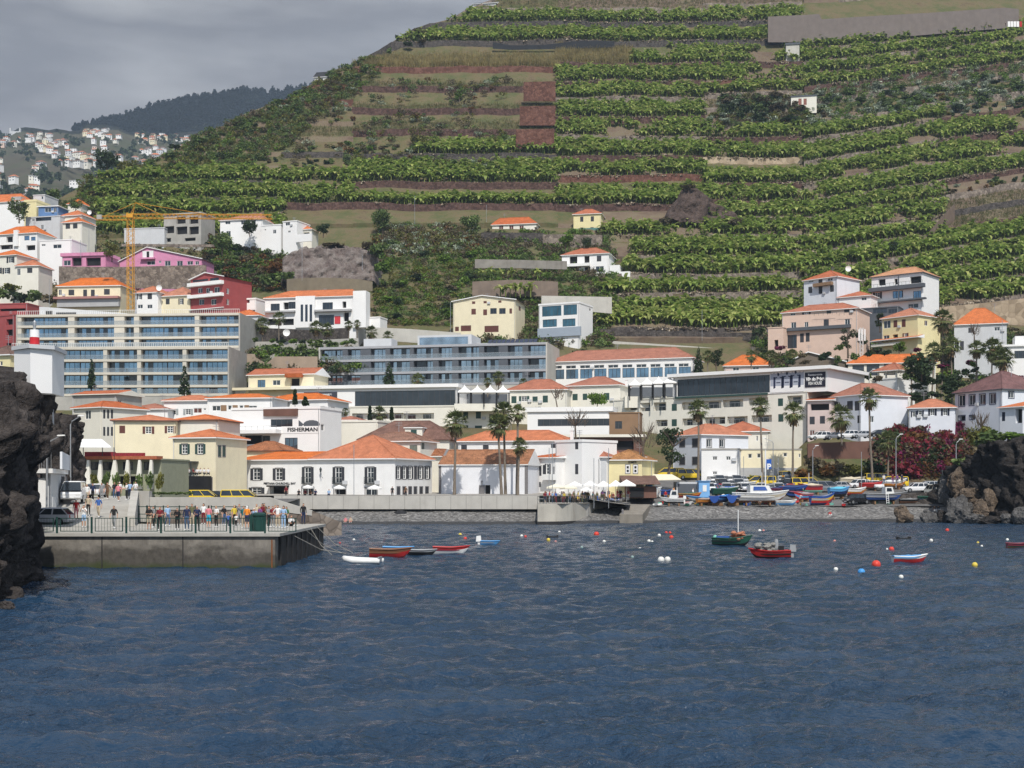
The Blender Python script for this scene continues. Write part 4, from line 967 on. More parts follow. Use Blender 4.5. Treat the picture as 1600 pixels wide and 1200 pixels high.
house('tall plain white house with two narrow windows beside the umbrellas',(868,213),(909,209),690,775,9,('flat',3),whiteclean,[(901,696,5,12,'s'),(901,733,5,16,'s')],sh=shutd,extra=fpart('wall_ring',shutd,[(0,0,0,0,0,0)]) if False else None)
house('low white and grey house with red roof beside the tall plain white house',(909,214),(948,212),715,775,8,('hip',18),whiteclean,[(917,729,8,18,'s'),(936,725,6,10,'f')],sh=mat('shutter_taupe',(.3,.28,.26),.7),roofm=redtile,side=[],extra=many(fpart('grey_wall',lgrey,[(927.5,947.5,717,774,-.08,.05)])))
def comite(fr,root,O,W,D,ze,zb):
    text('COMITE',fr,988,722.5,3.2,black,root,O,13,-.05,.03)
    for cx in (981,993): 
        mb=MB(); a,zz,Y,_=fr.pix(cx,733); fr.box(mb,a-.36,a+.36,-.05,.02,zz-.7,zz+.7); o=mb.build('window',frame_w,root,O)
        mb=MB(); fr.box(mb,a-.45,a+.45,-.03,.015,zz-.8,zz+.8); mb.build('window_trim',stonetrim,root,O)
        mb=MB(); fr.quad(mb,a-.18,a+.18,-.055,zz+.1,zz+.5); fr.quad(mb,a-.18,a+.18,-.055,zz-.5,zz-.1); mb.build('pane',dark,o,O)
house('yellow house with tiled roof and two small framed windows behind white umbrellas',(948,213),(1003,211),719.5,775,9,('hip',16),yellow,[],roofm=tilemat('tile_tan',(.5,.27,.14),.8),extra=comite)
house('two storey white house with orange roof and palm in front, by the car park',(1052,247),(1096,239),681,752,11,('hip',17),shadewhite,wr('s',692,8,12,1066,1086)+wr('s',720,8,11,1066,1086),wr('f',692.5,7,12,1108,1128)+[],sh=shutd,trim=stonetrim)
house('white flat roofed annex with small windows standing by the car park',(1096,237.5),(1155,236),702,760,8,('flat',1.5),whiteclean,wr('f',716,7,6,1117,1138)+[(1117,739,7,5,'f')],fascia=concrete)
house('cream house with dark red hip roof behind the white annex',(1120,252),(1200,250),675,720,10,('hip',16),ivory,[(1183,685,3,8,'f')],roofm=redtile)
house('low pale yellow building with a flat roof above the car park',(1155,243),(1252,243),702,752,6,('flat',1),cream,[(1172,712.5,6,7,'f'),(1186,712,6,7,'f'),(1227,710.5,6,6,'f'),(1250,712,4,6,'f')],fascia=concrete,extra=fpart('plinth',grey,[(1155.5,1251.5,731,751,-.12,.1)]))
# left waterfront
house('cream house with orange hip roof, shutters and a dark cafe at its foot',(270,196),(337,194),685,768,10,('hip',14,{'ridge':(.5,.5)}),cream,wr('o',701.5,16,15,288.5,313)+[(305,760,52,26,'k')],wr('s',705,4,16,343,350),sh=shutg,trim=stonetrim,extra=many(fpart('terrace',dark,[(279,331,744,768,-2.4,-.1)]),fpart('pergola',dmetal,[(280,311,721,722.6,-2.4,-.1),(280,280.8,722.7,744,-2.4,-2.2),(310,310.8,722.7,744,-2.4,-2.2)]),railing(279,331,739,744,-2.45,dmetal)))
house('wide yellow house with low orange roof behind the cafe terrace',(177,205),(275,206),658,740,10,('hip',9),cream,[(191,671,9,12,'s'),(232,672,18,11,'o'),(266,671,17,11,'o')],sh=shutb,trim=None,fascia=browntile)
house('plain cream house with orange roof joined to the wide yellow house',(276,208),(341,207),657,740,10,('hip',8),ivory,[],wr('s',680,3,10,346),fascia=browntile)
house('pale house with red roof and balcony window in front of the beige hotel',(115,226),(159,222),638,700,10,('hip',10),ivory,[(137.5,648,9,14,'f')],wr('s',647,3.4,14,163,169,175)+wr('s',674,3.4,14,163,169,175),roofm=redtile,sh=shutd)
house('grey rendered house with small gable and satellite dish below the beige hotel',(113,240),(182,237),617,650,8,('gable',6),concrete,[],[(187,630,6,10,'f')],roofm=redtile,fascia=ivory)
house('low white house with red tile roof squeezed below the beige hotel',(197,246),(262,245),640,668,8,('hip',9),whiteclean,[(224,646,10,3,'f')],roofm=redtile)
house('white house with three windows and an orange roof below the beige hotel',(256,248),(332,247),627,672,8,('hip',9),whiteclean,[(271,643.5,15,9,'o'),(294,643.5,15,9,'o'),(309,641.5,13,8,'d'),(320,639.5,4,3,'f')],sh=mat('shutter_grey',(.34,.36,.36),.7))
house('white two storey hotel annex with brown panels and a terrace',(324,243),(425,241),623,690,9,('hip',7),whiteclean,[(338,638,13,8,'f'),(359,637,6,7,'f'),(377,637,6,7,'f'),(395,638,13,8,'f'),(353,660,10,11,'f'),(381,662,9,8,'f')],extra=fpart('wall_panel',brownp,[(345,354,633,642,-.05,.02),(363.5,371.5,633,642,-.05,.02),(382,389,633,642,-.05,.02),(361,373,655,669,-.05,.02)]))
house('white house with long orange hip roof and chimney below the steak restaurant',(410,252),(512,248),626,680,10,('hip',11),whiteclean,[(501,640,12,11,'f')],chim=[(425,618,5)],side=[(520,640,6,8,'f')],extra=None)
def fisher(fr,root,O,W,D,ze,zb):
    text('FISHERMAN',fr,473,671.5,6.2,black,root,O,47,-.08,.03)
    fpart('sign_panel',whiteclean,[(440,499,666,677,-.06,.0)])(fr,root,O,W,D,ze,zb)
    fpart('slat_screen',brownwall,[(413,466,639,650,-.4,-.05)])(fr,root,O,W,D,ze,zb)
    fpart('terrace_slab',whiteclean,[(345,440,672,678,-2.2,-.02)])(fr,root,O,W,D,ze,zb)
    railing(345,440,666.5,672,-2.1)(fr,root,O,W,D,ze,zb)
    # fish emblem beside the letters
    a,z_,Y,k=fr.pix(487,663); mb=MB(); pts=[]
    for i in range(14):
        tt=i/14*6.283; pts.append(fr.p(a+1.6*math.cos(tt),-.05,z_+.75*math.sin(tt)))
    mb.poly(pts); mb.poly([fr.p(a-1.5,-.05,z_),fr.p(a-2.5,-.05,z_+.8),fr.p(a-2.5,-.05,z_-.8)]); mb.build('fish_emblem',darkgrey,root,O)
house('white restaurant building with dark letters on its front and a glass terrace',(362,229),(500,224),639,720,9,('flat',3),whiteclean,[(440,661,34,12,'n'),(395,687,30,14,'k'),(352+20,687,12,14,'k'),(455,694,20,20,'g'),(415,687,14,12,'n')],[(504,668,5,10,'f')],extra=fisher,name='restaurant',cat='restaurant')
house('cream blank walled house with small red roof right of the letter sign',(503,238),(590,235),659,720,9,('flat',2),ivory,[(503.5+4,670,4,22,'k')],roofm=redtile,extra=lambda fr,root,O,W,D,ze,zb: roofmesh(Fr(fr.p(W*.2,1.5,0)[:2],fr.u),4.2,4,ze+.3,'hip',.9).build('roof',[redtile,whiteclean,ivory],root,O))
house('house with dark brown hip roof and a dormer behind the big orange roof',(562,232),(702,229),688,735,11,('hip',30),ivory,[(661,696,4,9,'s')],roofm=browntile,fascia=browntile,chim=[],extra=lambda fr,root,O,W,D,ze,zb: house_dormer(fr,root,O,W,D,ze))

house('cream house with mottled tile roof and grey shutter, tucked behind the big orange roof',(566,216),(657,213),690.5,735,8,('hip',15),ivory,[(646,703,12,15,'s')],[(661,697,4,10,'s')],roofm=oldtile,sh=mat('shutter_olive',(.16,.18,.15),.7),trim=None)
house('small house with mottled brown pyramid roof left behind the waterfront inn',(374,217),(441,215),705,745,7,('hip',15),cream,[],roofm=oldtile,fascia=browntile)
house('little house with mottled tiles between the waterfront inn and the chapel',(657,219),(690,217),714,770,7,('hip',12),ivory,[],roofm=oldtile)
# --- middle band: restaurants and apartments
def carne(fr,root,O,W,D,ze,zb):
    fpart('sign_board',mat('slate_board',(.055,.055,.07),.7,.1),[(475,527,612.5,629,-.12,-.02)])(fr,root,O,W,D,ze,zb)
    text('Restaurante',fr,502,616.5,4.2,frame_w,root,O,33,-.15,.03); text('Vila da Carne',fr,502,624,5,frame_w,root,O,46,-.15,.05)
house('white steak restaurant with a dark sign board and a long dark glass front',(460,293),(713,286),606.5,640,14,('slab',5,.6),whiteclean,[(633,622.5,158,24,'n')],extra=carne,name='restaurant',cat='restaurant',foot=.1)
house('cream apartment building with balcony bands below the steak restaurant',(545,290),(792,284),635,700,10,('flat',1.5),ivory,[(590,650,80,9,'L'),(654,650,48,9,'L'),(727.5,648.5,8,11,'s'),(747.5,648.5,8,11,'s'),(775,655,22,16,'k'),(669,676,44,18,'k'),(727.5,670,8,11,'s'),(747.5,669,11,8,'s')],sh=shutg,name='apartment_building',cat='apartment block')
house('cream two storey house with red hip roof and a balcony beside the tent terrace',(793,289),(886,286),610,660,11,('hip',17),ivory,[(803,624.5,8,11,'s'),(819,623,16,8,'o'),(836,624,8,9,'s'),(852,623.5,8,11,'s'),(843,640,4,9,'s'),(852.5,641,8,7,'s')],sh=shutg,roofm=redtile,chim=[(865,597,4.5)],extra=railing(813,845,627.5,632.5,-1.0,frame_w))
house('second cream house with red hip roof and green shutters, right of its twin',(887,291),(969,287),603,660,11,('hip',14),ivory,[(898.5,620.5,8,10,'s'),(914,620,7,10,'s'),(931,619,8,8,'s'),(948,619.5,8,11,'s')],sh=shutg,roofm=redtile,chim=[(972,592,4)])
house('long red roofed building with white columns and glass doors above the restaurants',(858,317),(1082,305),563,605,12,('hip',17),whiteclean,[(872+22*i,585-.5*i,19,15,'g') for i in range(10)]+[(870+22*i,574-.4*i,16,5,'f') for i in range(10)],roofm=redtile,name='apartment_building',cat='apartment block')
house('low curved white bar with a long dark window band below the second cream house',(824,262),(955,259),643,673,9,('slab',7,.4),whiteclean,[(896,660,112,11,'n')],name='bar',cat='building')
house('brown cube shaped building with one dark window next to the white bar',(952,259),(1000,258),645,690,8,('flat',1),brownp,[(966.5,664,11,12,'n')],fascia=brownp)
house('wide dark brown garage front with a tiled canopy behind the bare trees',(868,246),(1003,245),683,745,5,('slab',4,.8),brownwall,[(930,696,120,14,'k')],roofm=ivory,name='garage',cat='garage')
def peixe_low(fr,root,O,W,D,ze,zb): pass
house('long cream apartment building with two rows of balconies under the fish restaurant',(958,285),(1262,257.8),619.2,705,12,('flat',1),ivory,
 [(990,636,10,9,'k'),(1008,636,16,13,'L'),(1031,635,20,13,'L'),(1053.5,636.5,8,11,'s'),(1080,634,30,12,'L'),(1112,632,30,12,'L'),(1145,630,32,12,'L'),(1185,627,30,12,'L'),(1219.5,628.5,8,12,'s'),(1242,625,24,14,'L'),
  (1034,661,18,10,'L'),(1053.5,660.5,8,11,'s'),(1082,659,32,11,'L'),(1117,657,32,11,'L'),(1152,656,32,11,'L'),(1190,654,32,11,'L'),(1220,653,8,12,'s')],sh=shutg,name='apartment_building',cat='apartment block')
def peixe(fr,root,O,W,D,ze,zb):
    s0_=fr.pix(1204,0)[0]; s1_=fr.pix(1256,0)[0]; h=ze-zb
    mb=MB(); fr.box(mb,s0_,s1_,-.06,-.01,zb+.1,ze-.05); mu=mb.build('mural',mat('mural_grey',(.40,.43,.5),.8,.05),root,O)
    mb=MB(); fr.box(mb,s0_,s1_,-.07,-.061,zb+.1,zb+h*.32); mb.build('mural_base',whiteclean,mu,O)
    mb=MB(); n=9
    for i in range(n): # scalloped upper border
        a=s0_+(s1_-s0_)*(i+.5)/n; q=(s1_-s0_)/n/2; mb.poly([fr.p(a+q*math.cos(R(180+30*j)),-.072,ze-.06+.35*math.sin(R(180+30*j))) for j in range(7)])
    mb.build('mural_border',whiteclean,mu,O)
    mb=MB()
    for k in range(3):
        c=s0_+(s1_-s0_)*(.24+.26*k); top=zb+h*(.86+.03*k)
        for sg in (-1,1):
            x=c+sg*.86; mb.poly([fr.p(x-.22*(1+.3*k),-.073,zb+h*.2),fr.p(x+.22,-.073,zb+h*.24),fr.p(x+.24,-.073,top-.55),fr.p(x-.2,-.073,top-.45)])
            mb.poly([fr.p(c+sg*.25,-.074,top-.62),fr.p(c+sg*.62,-.074,top-.78),fr.p(c+sg*.68,-.074,top-.62),fr.p(c+sg*.3,-.074,top-.45)])
        mb.poly([fr.p(c+.24*math.cos(R(45*j)),-.073,top+.02+.33*math.sin(R(45*j))) for j in range(8)])
        fr.box(mb,c-.45,c+.45,-.075,-.071,zb+h*.46,zb+h*.50)
    mb.build('mural_figures',mat('mural_blue',(.02,.025,.06),.8),mu,O)
    a0=fr.pix(1258,0)[0]; a1=fr.pix(1290,0)[0]; mb=MB(); fr.box(mb,a0,a1,-.12,-.02,zb+h*.20,zb+h*.88); mb.build('sign_board',mat('sign_navy',(.02,.02,.035),.6),root,O)
    Y=(fr.pix(1274,0)[2]); row=lambda f:HY-(zb+h*f-H)*F/Y
    text('Restaurante',fr,1274,row(.76),3.4,frame_w,root,O,22,-.15,.02); text('Vila do Peixe',fr,1274,row(.56),5.6,frame_w,root,O,29,-.15,.05); text('FISH HOUSE',fr,1274,row(.36),5,frame_w,root,O,21,-.15,.02)
    fpart('planter',shutg,[(1056,1200,617,620,-.5,-.02)])(fr,root,O,W,D,ze,zb)
house('white fish restaurant with dark glass front, mural and dark sign board',(1052,275.8),(1293,255.2),583.3,616.2,20,('slab',5,1.0),whiteclean,[(1129,603,144,27,'n')],extra=peixe,name='restaurant',cat='restaurant',foot=.1)
house('pale pink house with recessed balcony below the fish restaurant sign',(1262,256),(1299,254),626,690,9,('shed',8),palepink,[(1281,636,29,10,'k'),(1269,657,8,12,'s'),(1285,656,8,12,'s'),(1269,679,8,14,'d'),(1285,679,8,12,'s')],sh=shutd,roofm=redtile)
def solar3(fr,root,O,W,D,ze,zb):
    mb=MB()
    for i in range(4): a0=fr.pix(1314+7*i,0)[0]; a1=fr.pix(1320+7*i,0)[0]; mb.quad(fr.p(a0,.9,ze+.55),fr.p(a1,.9,ze+.55),fr.p(a1,3,ze+1.75),fr.p(a0,3,ze+1.75))
    mb.build('solar_panels',MATS['solar'],root,O)
house('white two storey house with solar panels on a red hip roof',(1298,258),(1345,250),619.5,690,12,('hip',18),shadewhite,[(1328,634,9,15,'s'),(1346-6,634,9,15,'s'),(1346-2,655,9,12,'s'),(1307,634,6,12,'s'),(1318,676,8,10,'s')],[(1362,655,7,10,'f')],sh=shutd,roofm=redtile,extra=solar3)
house('white gazebo house with open red pyramid roof among palms',(1370,288),(1402,284),592,640,7,('flat',1),white,[],[(1414,619,9,8,'f')],extra=lambda fr,root,O,W,D,ze,zb:(roofmesh(Fr(fr.p(-.5,-.3,0)[:2],fr.u),W+1,W+1,ze+1.7,'hip',2.1,.4).build('roof',[redtile,whiteclean,white],root,O),fpart('post',ivory,[(1371,1373,578,592,0,.3),(1383,1385,578,592,0,.3),(1399,1401,578,592,0,.3)])(fr,root,O,W,D,ze,zb)),name='gazebo',cat='gazebo')
house('long single storey building with orange roof and blue glass shopfronts on the right',(1325,300),(1462,296),568,600,9,('hip',14),ivory,[(1341,579,18,17,'n'),(1364,578,20,18,'n'),(1390,577,18,18,'n'),(1440,575,22,17,'g')])
house('pinkish house with bright orange roof behind the fish restaurant glass front',(1132,302),(1207,300),572,600,9,('hip',17),palepink,[(1150,577,10,6,'f'),(1181,576,10,6,'f')])
house('white house with a wide open gable and orange roof behind the mural',(1232,300),(1320,298),566,590,9,('gablef',17,{'ridgeoff':.35}),mat('gable_taupe',(.16,.13,.1),.85,.1),[])
# right-hand houses on the slope
house('salmon three storey house with balconies and several red roofs on the right slope',(1222,338),(1340,328),486,545,12,('hip',10),salmon,[(1239,489,8,8,'f'),(1260,487,13,8,'o'),(1295,485,7,10,'s'),(1323,483,8,10,'s'),(1333,482,5,9,'s'),(1240,508,8,9,'f'),(1260,507,6,8,'f'),(1291,505,8,12,'s'),(1324,503,8,9,'f'),(1212+22,534,22,21,'n'),(1253,528,6,14,'s'),(1262,527,6,14,'s')],sh=shutd,roofm=redtile,extra=many(railing(1274,1309,489,493,-1,dmetal),railing(1313,1336,489,493,-1,dmetal),fpart('terrace_band',darkgrey,[(1200,1330,511,516,-.9,-.05)])))
house('low salmon garage wing below the salmon house',(1200,336),(1224,334),512,548,6,('flat',1),salmon,[(1213,537,6,12,'k')])
house('pale mint white house with red roof and twin dormers above the salmon house',(1256,358),(1308,350),436,476,11,('hip',11),shadewhite,[(1267,438,8,6,'f'),(1282,437,6,10,'s'),(1297,436,8,6,'f'),(1266,453,6,10,'s'),(1282,453,6,12,'s'),(1300,451,6,10,'s')],sh=shutd,roofm=redtile,extra=fpart('balcony',brownp,[(1273,1302,442,447,-1,-.03)]))  # cool wall tint is painted shade on a white house
house('low white wing with two small red roofs right of the mint white house',(1310,350),(1361,345),464,480,9,('hip',8),whiteclean,[(1350,467,8,5,'f')],roofm=redtile)
def moderno(fr,root,O,W,D,ze,zb):
    fpart('balcony_band',darkgrey,[(1360,1446,447,453,-1.4,-.03),(1360,1448,469,471.5,-1.4,-.03)])(fr,root,O,W,D,ze,zb); railing(1362,1444,442,447,-1.3,dmetal)(fr,root,O,W,D,ze,zb)
    fpart('column',darkgrey,[(1406,1407.4,432,470,-1.3,-1.1)])(fr,root,O,W,D,ze,zb)
house('large white modern house with dark balcony bands, highest on the right',(1362,352),(1441,343),430,486,12,('hip',10,{'ridge':(.35,.7)}),whiteclean,[(1378,441,11,10,'k'),(1400,440,5,9,'k'),(1431,437,18,11,'k'),(1371,462,14,10,'o'),(1403,460,16,11,'g'),(1433,461,12,13,'g'),(1427,478,16,7,'f')],sh=shutd,roofm=tilemat('tile_pale',(.62,.32,.18)),fascia=darkgrey,extra=moderno)
house('dark grey lower storey with glazed veranda below the white modern house',(1340,345),(1404,340),481,505,6,('flat',1),darkgrey,[(1375,482+4,22,7,'n'),(1395,482+4,14,7,'n')],roofm=redtile)
house('yellow two storey house with orange roofs and green terrace on the right slope',(1378,326),(1434,318),496,560,10,('hip',13),yellow,[(1386,507,11,12,'f'),(1399,506,6,11,'s'),(1412,505,6,12,'s'),(1373+2,530,9,13,'k'),(1385,528,9,8,'f'),(1399,527,8,9,'k'),(1415,525,9,9,'o')],[(1447,505,5,8,'f')],sh=shutb,extra=lambda *a:(fpart('balcony',ivory,[(1366,1410,537,541,-1.4,-.05)])(*a),roofmesh(Fr(a[0].p(-2.2,-1.6,0)[:2],a[0].u),13.5,2.6,a[5]-5.6,'shed',.9,.2).build('roof',[orange,whiteclean,yellow],a[1],a[2])))
house('house with a large plain orange hip roof beside the tall palms',(1491,322),(1573,318),507,545,11,('hip',25),lgrey,[(1517,516,8,8,'s'),(1558,514,9,6,'f'),(1493,545-4,10,14,'k'),(1503,540,6,14,'s')],sh=shutd)
house('white modern house with rounded top at the right edge of the photo',(1568,292),(1625,290),541,600,9,('slab',3,.4),whiteclean,[(1595,534+20,20,12,'n')],extra=fpart('upper_room',whiteclean,[(1587,1620,524,541,1,6)]))
house('blue white manor house with dark red brown hip roof and blue framed windows',(1492,258),(1566,246),612,670,13,('hip',29),shadewhite,[(1503,626,9,17,'f'),(1519,625,9,16,'f'),(1535,624,9,16,'f'),(1551,623,9,16,'f'),(1503,653,10,7,'k'),(1519,652,8,6,'k')],[(1580,617,8,10,'f')],roofm=tilemat('tile_maroon',(.23,.12,.115),.5),trim=mat('trim_blue',(.03,.04,.09),.6),fascia=darkgrey)  # white house, its blue cast is shade put into the wall colour
house('small white house with orange roof and dark shutters beside the manor house',(1420,252),(1492,249),638,672,8,('hip',14),shadewhite,[(1428,647,9,9,'o'),(1438,646,11,9,'o'),(1457,643.5,13,11,'o'),(1477,643,13,12,'o')],sh=mat('shutter_navy',(.012,.016,.035),.6))
house('narrow white house with outside steps on top of the right cliff',(1562,226),(1598,222),637,700,8,('shed',10),shadewhite,[(1568,651,5,14,'s'),(1592,650,10,22,'k')],sh=mat('shutter_navy',(.012,.016,.035),.6))
# upper middle houses
def creamhill(fr,root,O,W,D,ze,zb):
    fpart('balcony',ivory,[(752,804,476,481,-1.3,-.03),(752,804,494,500,-1.3,-.03)])(fr,root,O,W,D,ze,zb); fpart('dark_band',brownwall,[(711,803,500,504,-.06,.05)])(fr,root,O,W,D,ze,zb)
house('large cream house with a wide low gable and brown garage doors under the terraces',(708,352),(805,348),470,522,12,('gablef',9,{'ridgeoff':.47}),cream,[(740,472,5,6,'s'),(758,470,5,8,'s'),(781,470,5,6,'s'),(740,487,7,9,'s'),(758,488,6,9,'s'),(771,486,10,9,'n'),(785,486,10,9,'n'),(798,486,4,8,'s'),(714,514,6,7,'x'),(728,513,16,9,'x'),(768,514,22,10,'x')],[(812,482,3,7,'s')],sh=shutb,roofm=tilemat('tile_dusty',(.38,.17,.11)))
house('white cubic modern house with two framed teal glass storeys',(842,350),(905,345),475,520,10,('flat',2),whiteclean,[(862,486,30,16,'t'),(891,484,21,16,'t'),(859,505,22,12,'t'),(889,504,20,12,'t')],[(922,484,3,4,'f')],extra=fpart('plinth',mat('plinth_blue',(.33,.38,.44),.9,.05),[(841,908,512,526,-.5,.1)]))
house('white three storey villa with red hip roof and white balconies above the cubic house',(878,406),(951,402),398,450,11,('hip',10),whiteclean,[(893+3,406,12,11,'k'),(917,405,8,11,'k'),(936,404,7,9,'s'),(898,423,13,10,'k'),(918,422,9,10,'k'),(937,420.5,13,9,'f'),(874+3,439,6,6,'f'),(895,439,9,6,'f'),(915,438,9,6,'f'),(935,438,9,6,'f')],sh=shutd,roofm=redtile,extra=many(fpart('balcony',whiteclean,[(874,922,412.5,417,-1.2,-.03),(866,922,430,435,-1.2,-.03),(864,985,443,450,-2.2,-.05)]),fpart('side_wing',whiteclean,[(952,968,414,443,0.2,6),(968,984,424,443,0.2,6)])))
house('small yellow house with red hip roof standing alone against the terrace wall',(896,440),(939,438),335,366,8,('hip',8),yellow,[(909,342.5,5,8,'s'),(925.5,342,5,8,'s'),(909,360,5,9,'s'),(925,359.5,5,9,'s')],sh=shutd,roofm=redtile,extra=fpart('green_screen',mat('green_net',(.10,.22,.20),.8),[(897,938,357,366,-.6,-.5)]))
house('low white bungalow with a red roof and dark doorways under the banana terrace',(769,440),(838,437),351,363,8,('hip',11,{'ridge':(.12,.78)}),ivory,[(783,357,7,10,'d'),(799,357,7,10,'d'),(815,357,7,10,'d')],roofm=redtile,chim=[(826,341,3.5)])
# upper left houses
house('red four storey house with white balconies and a white gable edge',(298,349),(350,343),435,496,11,('gablef',10,{'ridgeoff':.45}),red,[(313,437,24,6,'n'),(335,435,14,7,'n'),(313,454,7,8,'f'),(325,454,6,8,'f'),(339,453,8,9,'f'),(315,472,8,9,'f'),(334,472,8,9,'f'),(347,491,6,5,'k')],[(356,455,4,9,'f'),(356,472,4,9,'f')],sh=shutd,roofm=red,extra=fpart('balcony',whiteclean,[(297,350,441,446.5,-1.2,-.03),(297,350,460,465,-1.2,-.03),(297,350,482,483,-.5,-.03)]))
house('cream bungalow with long orange hip roof and a red railed terrace',(90,356),(188,354),447.5,482,10,('hip',13),cream,[(94,457,5,9,'f'),(111.5,457,9,9,'s'),(133,458,6,11,'s'),(145,458,6,11,'s'),(167,456,9,9,'s')],sh=shutd,extra=many(fpart('terrace',mat('terrace_red',(.4,.2,.18),.8),[(88,189,464.5,468,-2,-.05)]),fpart('lower_wall',grey,[(92,188,468,480,-1.2,-.04)])))
house('small white house with orange hip roof beside the crane mast',(211,352),(247,350),458,486,8,('hip',10),whiteclean,[(218,463.5,8,8,'o'),(234,463,7,9,'s'),(219,479,8,6,'f'),(234,479,8,6,'f')],sh=shutd)
house('small cream house with orange pyramid roof right of the crane',(248,352),(297,349),463,488,9,('hip',14,{'ridge':(.5,.5)}),cream,[(262,471,6,9,'s'),(283,471,8,9,'o')],sh=shutd)
house('orange roofed grey house just behind the end of the beige hotel',(354,345),(404,343),494,520,9,('hip',10),lgrey,[])
house('small white stepped house between the red house and the modern villa',(366,352),(400,350),468,505,8,('flat',2),whiteclean,[(383,470,14,7,'k'),(395,488,9,8,'f')])
def villa(fr,root,O,W,D,ze,zb):
    fpart('tower',whiteclean,[(463,493,463,512,-.6,2)])(fr,root,O,W,D,ze,zb); fpart('tower',whiteclean,[(553,573,455,512,-.8,3)])(fr,root,O,W,D,ze,zb)
    mb=MB()
    for cx in (473,480,487): a,z_,_,_=fr.pix(cx,489); fr.box(mb,a-.35,a+.35,-.64,-.601,z_-2.4,z_+2.2)
    mb.build('slot_window',darkglass,root,O); fpart('balcony',grey,[(415,462,486,488.5,-1,-.03),(493,550,484,487,-1.2,-.03)])(fr,root,O,W,D,ze,zb)
    fpart('poster',mat('poster_red',(.6,.05,.06),.6),[(523,532,494,506,-.1,-.04)])(fr,root,O,W,D,ze,zb)
house('wide white modern villa with orange roof, two white towers and a red poster',(414,349),(556,344),465,512,10,('hip',11,{'ridge':(.2,.9)}),whiteclean,[(430,480,14,11,'n'),(447,478,8,11,'k'),(457,477,12,11,'n'),(512,478,16,11,'n'),(538,476,6,10,'k'),(510,500,24,16,'n'),(541,495,8,14,'k'),(425,503,14,10,'k'),(450,503,18,10,'k')],extra=villa,roofm=orange)
house('small white garage cube right of the modern villa',(575,346),(594,345),496,512,5,('flat',1),whiteclean,[])
house('pink gabled house with white roof edge and a small balcony',(187,391),(315,386),407,420,9,('gablef',22,{'ridgeoff':.34}),pink,[(236,411,13,6,'f'),(250,409,4,4,'f'),(262,411.5,9,8,'f'),(281,411.5,9,8,'f'),(297,411,9,6,'f'),(308,411,6,6,'f')],roofm=whiteclean,extra=many(fpart('balcony',pink,[(221,243,403,405.5,-1,-.02)]),fpart('balcony_door',frame_w,[(223,240,392,403,-.14,-.1)]),fpart('door_gap',dark,[(229.5,233.5,393,403,-.16,-.141)])))
house('pink flat roofed pavilion with dark openings left of the pink gabled house',(97,388),(165,386),400,417,9,('slab',5,.4),pink,[(105,411,11,8,'f'),(120,409,15,13,'k'),(146,409,23,13,'k')],roofm=pink)
house('unfinished grey concrete building with open storeys behind the crane jib',(256,424),(314,420),335,382,9,('slab',2,.3),concrete,[(283,344,14,11,'k'),(303,344,14,11,'k'),(264,359,16,11,'k'),(284,360,17,12,'k'),(303,360,15,12,'k'),(262,375,10,6,'k'),(297,374,17,5,'k')],roofm=concrete,name='unfinished_building',cat='building')
house('blank light grey concrete block beside the unfinished building',(194,424),(257,422),357,384,8,('flat',1),lgrey,[(0,0,0,0,'k')][:0])
house('white two storey house with partial orange roof right of the unfinished building',(344,420),(410,417),344,372,9,('hip',9,{'ridge':(.55,.85)}),whiteclean,[(356,348,8,5,'f'),(380,347,7,8,'f'),(396,347,7,7,'k'),(357,365,7,8,'f')])
house('low white flat roofed house with one small window, on the left slope below bananas',(408,416),(439,414),352,375,8,('flat',1),whiteclean,[(414.5,359,2.5,2,'f'),(429,362,5,6,'f')])
house('slim white house with sloping buttress wall, rightmost of the upper white houses',(442,414),(464,412),346,380,8,('flat',1),whiteclean,[(449.5,350,7,5,'f'),(452,362,4,3,'f')],extra=fpart('garden_wall',whiteclean,[(464,488,366,378,-.5,0)]))
house('small shed with old orange roof beside the green fence',(465,416),(487,415),359,372,6,('hip',5),ivory,[(478,366,11,6,'k')])
house('long white house with orange roof and a dormer at the far left',(-40,433),(38,429),317,345,10,('hip',13),whiteclean,[],extra=fpart('dormer',grey,[(17,32,307,315,.2,3)]))
house('pale yellow cube shaped house left above the grey house',(38,428),(57,427),315,345,8,('flat',3),yellow,[(46,320,3,2,'f')])
house('plain whitish block behind the yellow cube house',(52,437),(70,436),305,340,8,('flat',1),lgrey,[(66,309,3,5,'f')])
house('small blue house with flat roof and terrace clutter',(60,425),(91,424),323,345,7,('slab',1,.4),bluep,[(75,328,10,7,'f'),(86,328,5,7,'f')])
house('grey modern house with a dark ribbon window',(40,419),(94,416),339,368,9,('flat',1),lgrey,[(68,342,24,6,'n'),(52,344,4,4,'f'),(66,355,4,7,'f')])
house('white house with two stacked orange roofs, upper wing',(95,419),(128,417),337.5,360,8,('hip',8),ivory,[(98,342,4,6,'s')],sh=shutd)
house('white house with an orange lean roof and two dark arched windows, lower wing',(98,412),(128,410),348,368,7,('hip',8),ivory,[(106,353.5,7,8,'s'),(117.5,353,7,8,'s')],sh=shutd)
house('tiny orange roofed house half hidden by trees, upper left',(106,447),(127,446),319.5,330,7,('hip',7),ivory,[])
house('white house with orange roof, glazed balcony and a white tower wall, far left',(-6,400),(58,396),366,392,9,('hip',12),whiteclean,[(15,374,10,9,'k'),(42,372,8,7,'g'),(52,373,7,6,'g'),(10,386,20,7,'k'),(48,387,14,8,'k')],extra=fpart('tower_wall',whiteclean,[(23,29.5,360,385,-.6,.3)]))
house('bright white flat roofed modern box house with a dark wide window',(62,395),(112,393),375.5,400,9,('flat',1),whiteclean,[(68,383,6,3,'f'),(89.5,385,13,6,'f')])
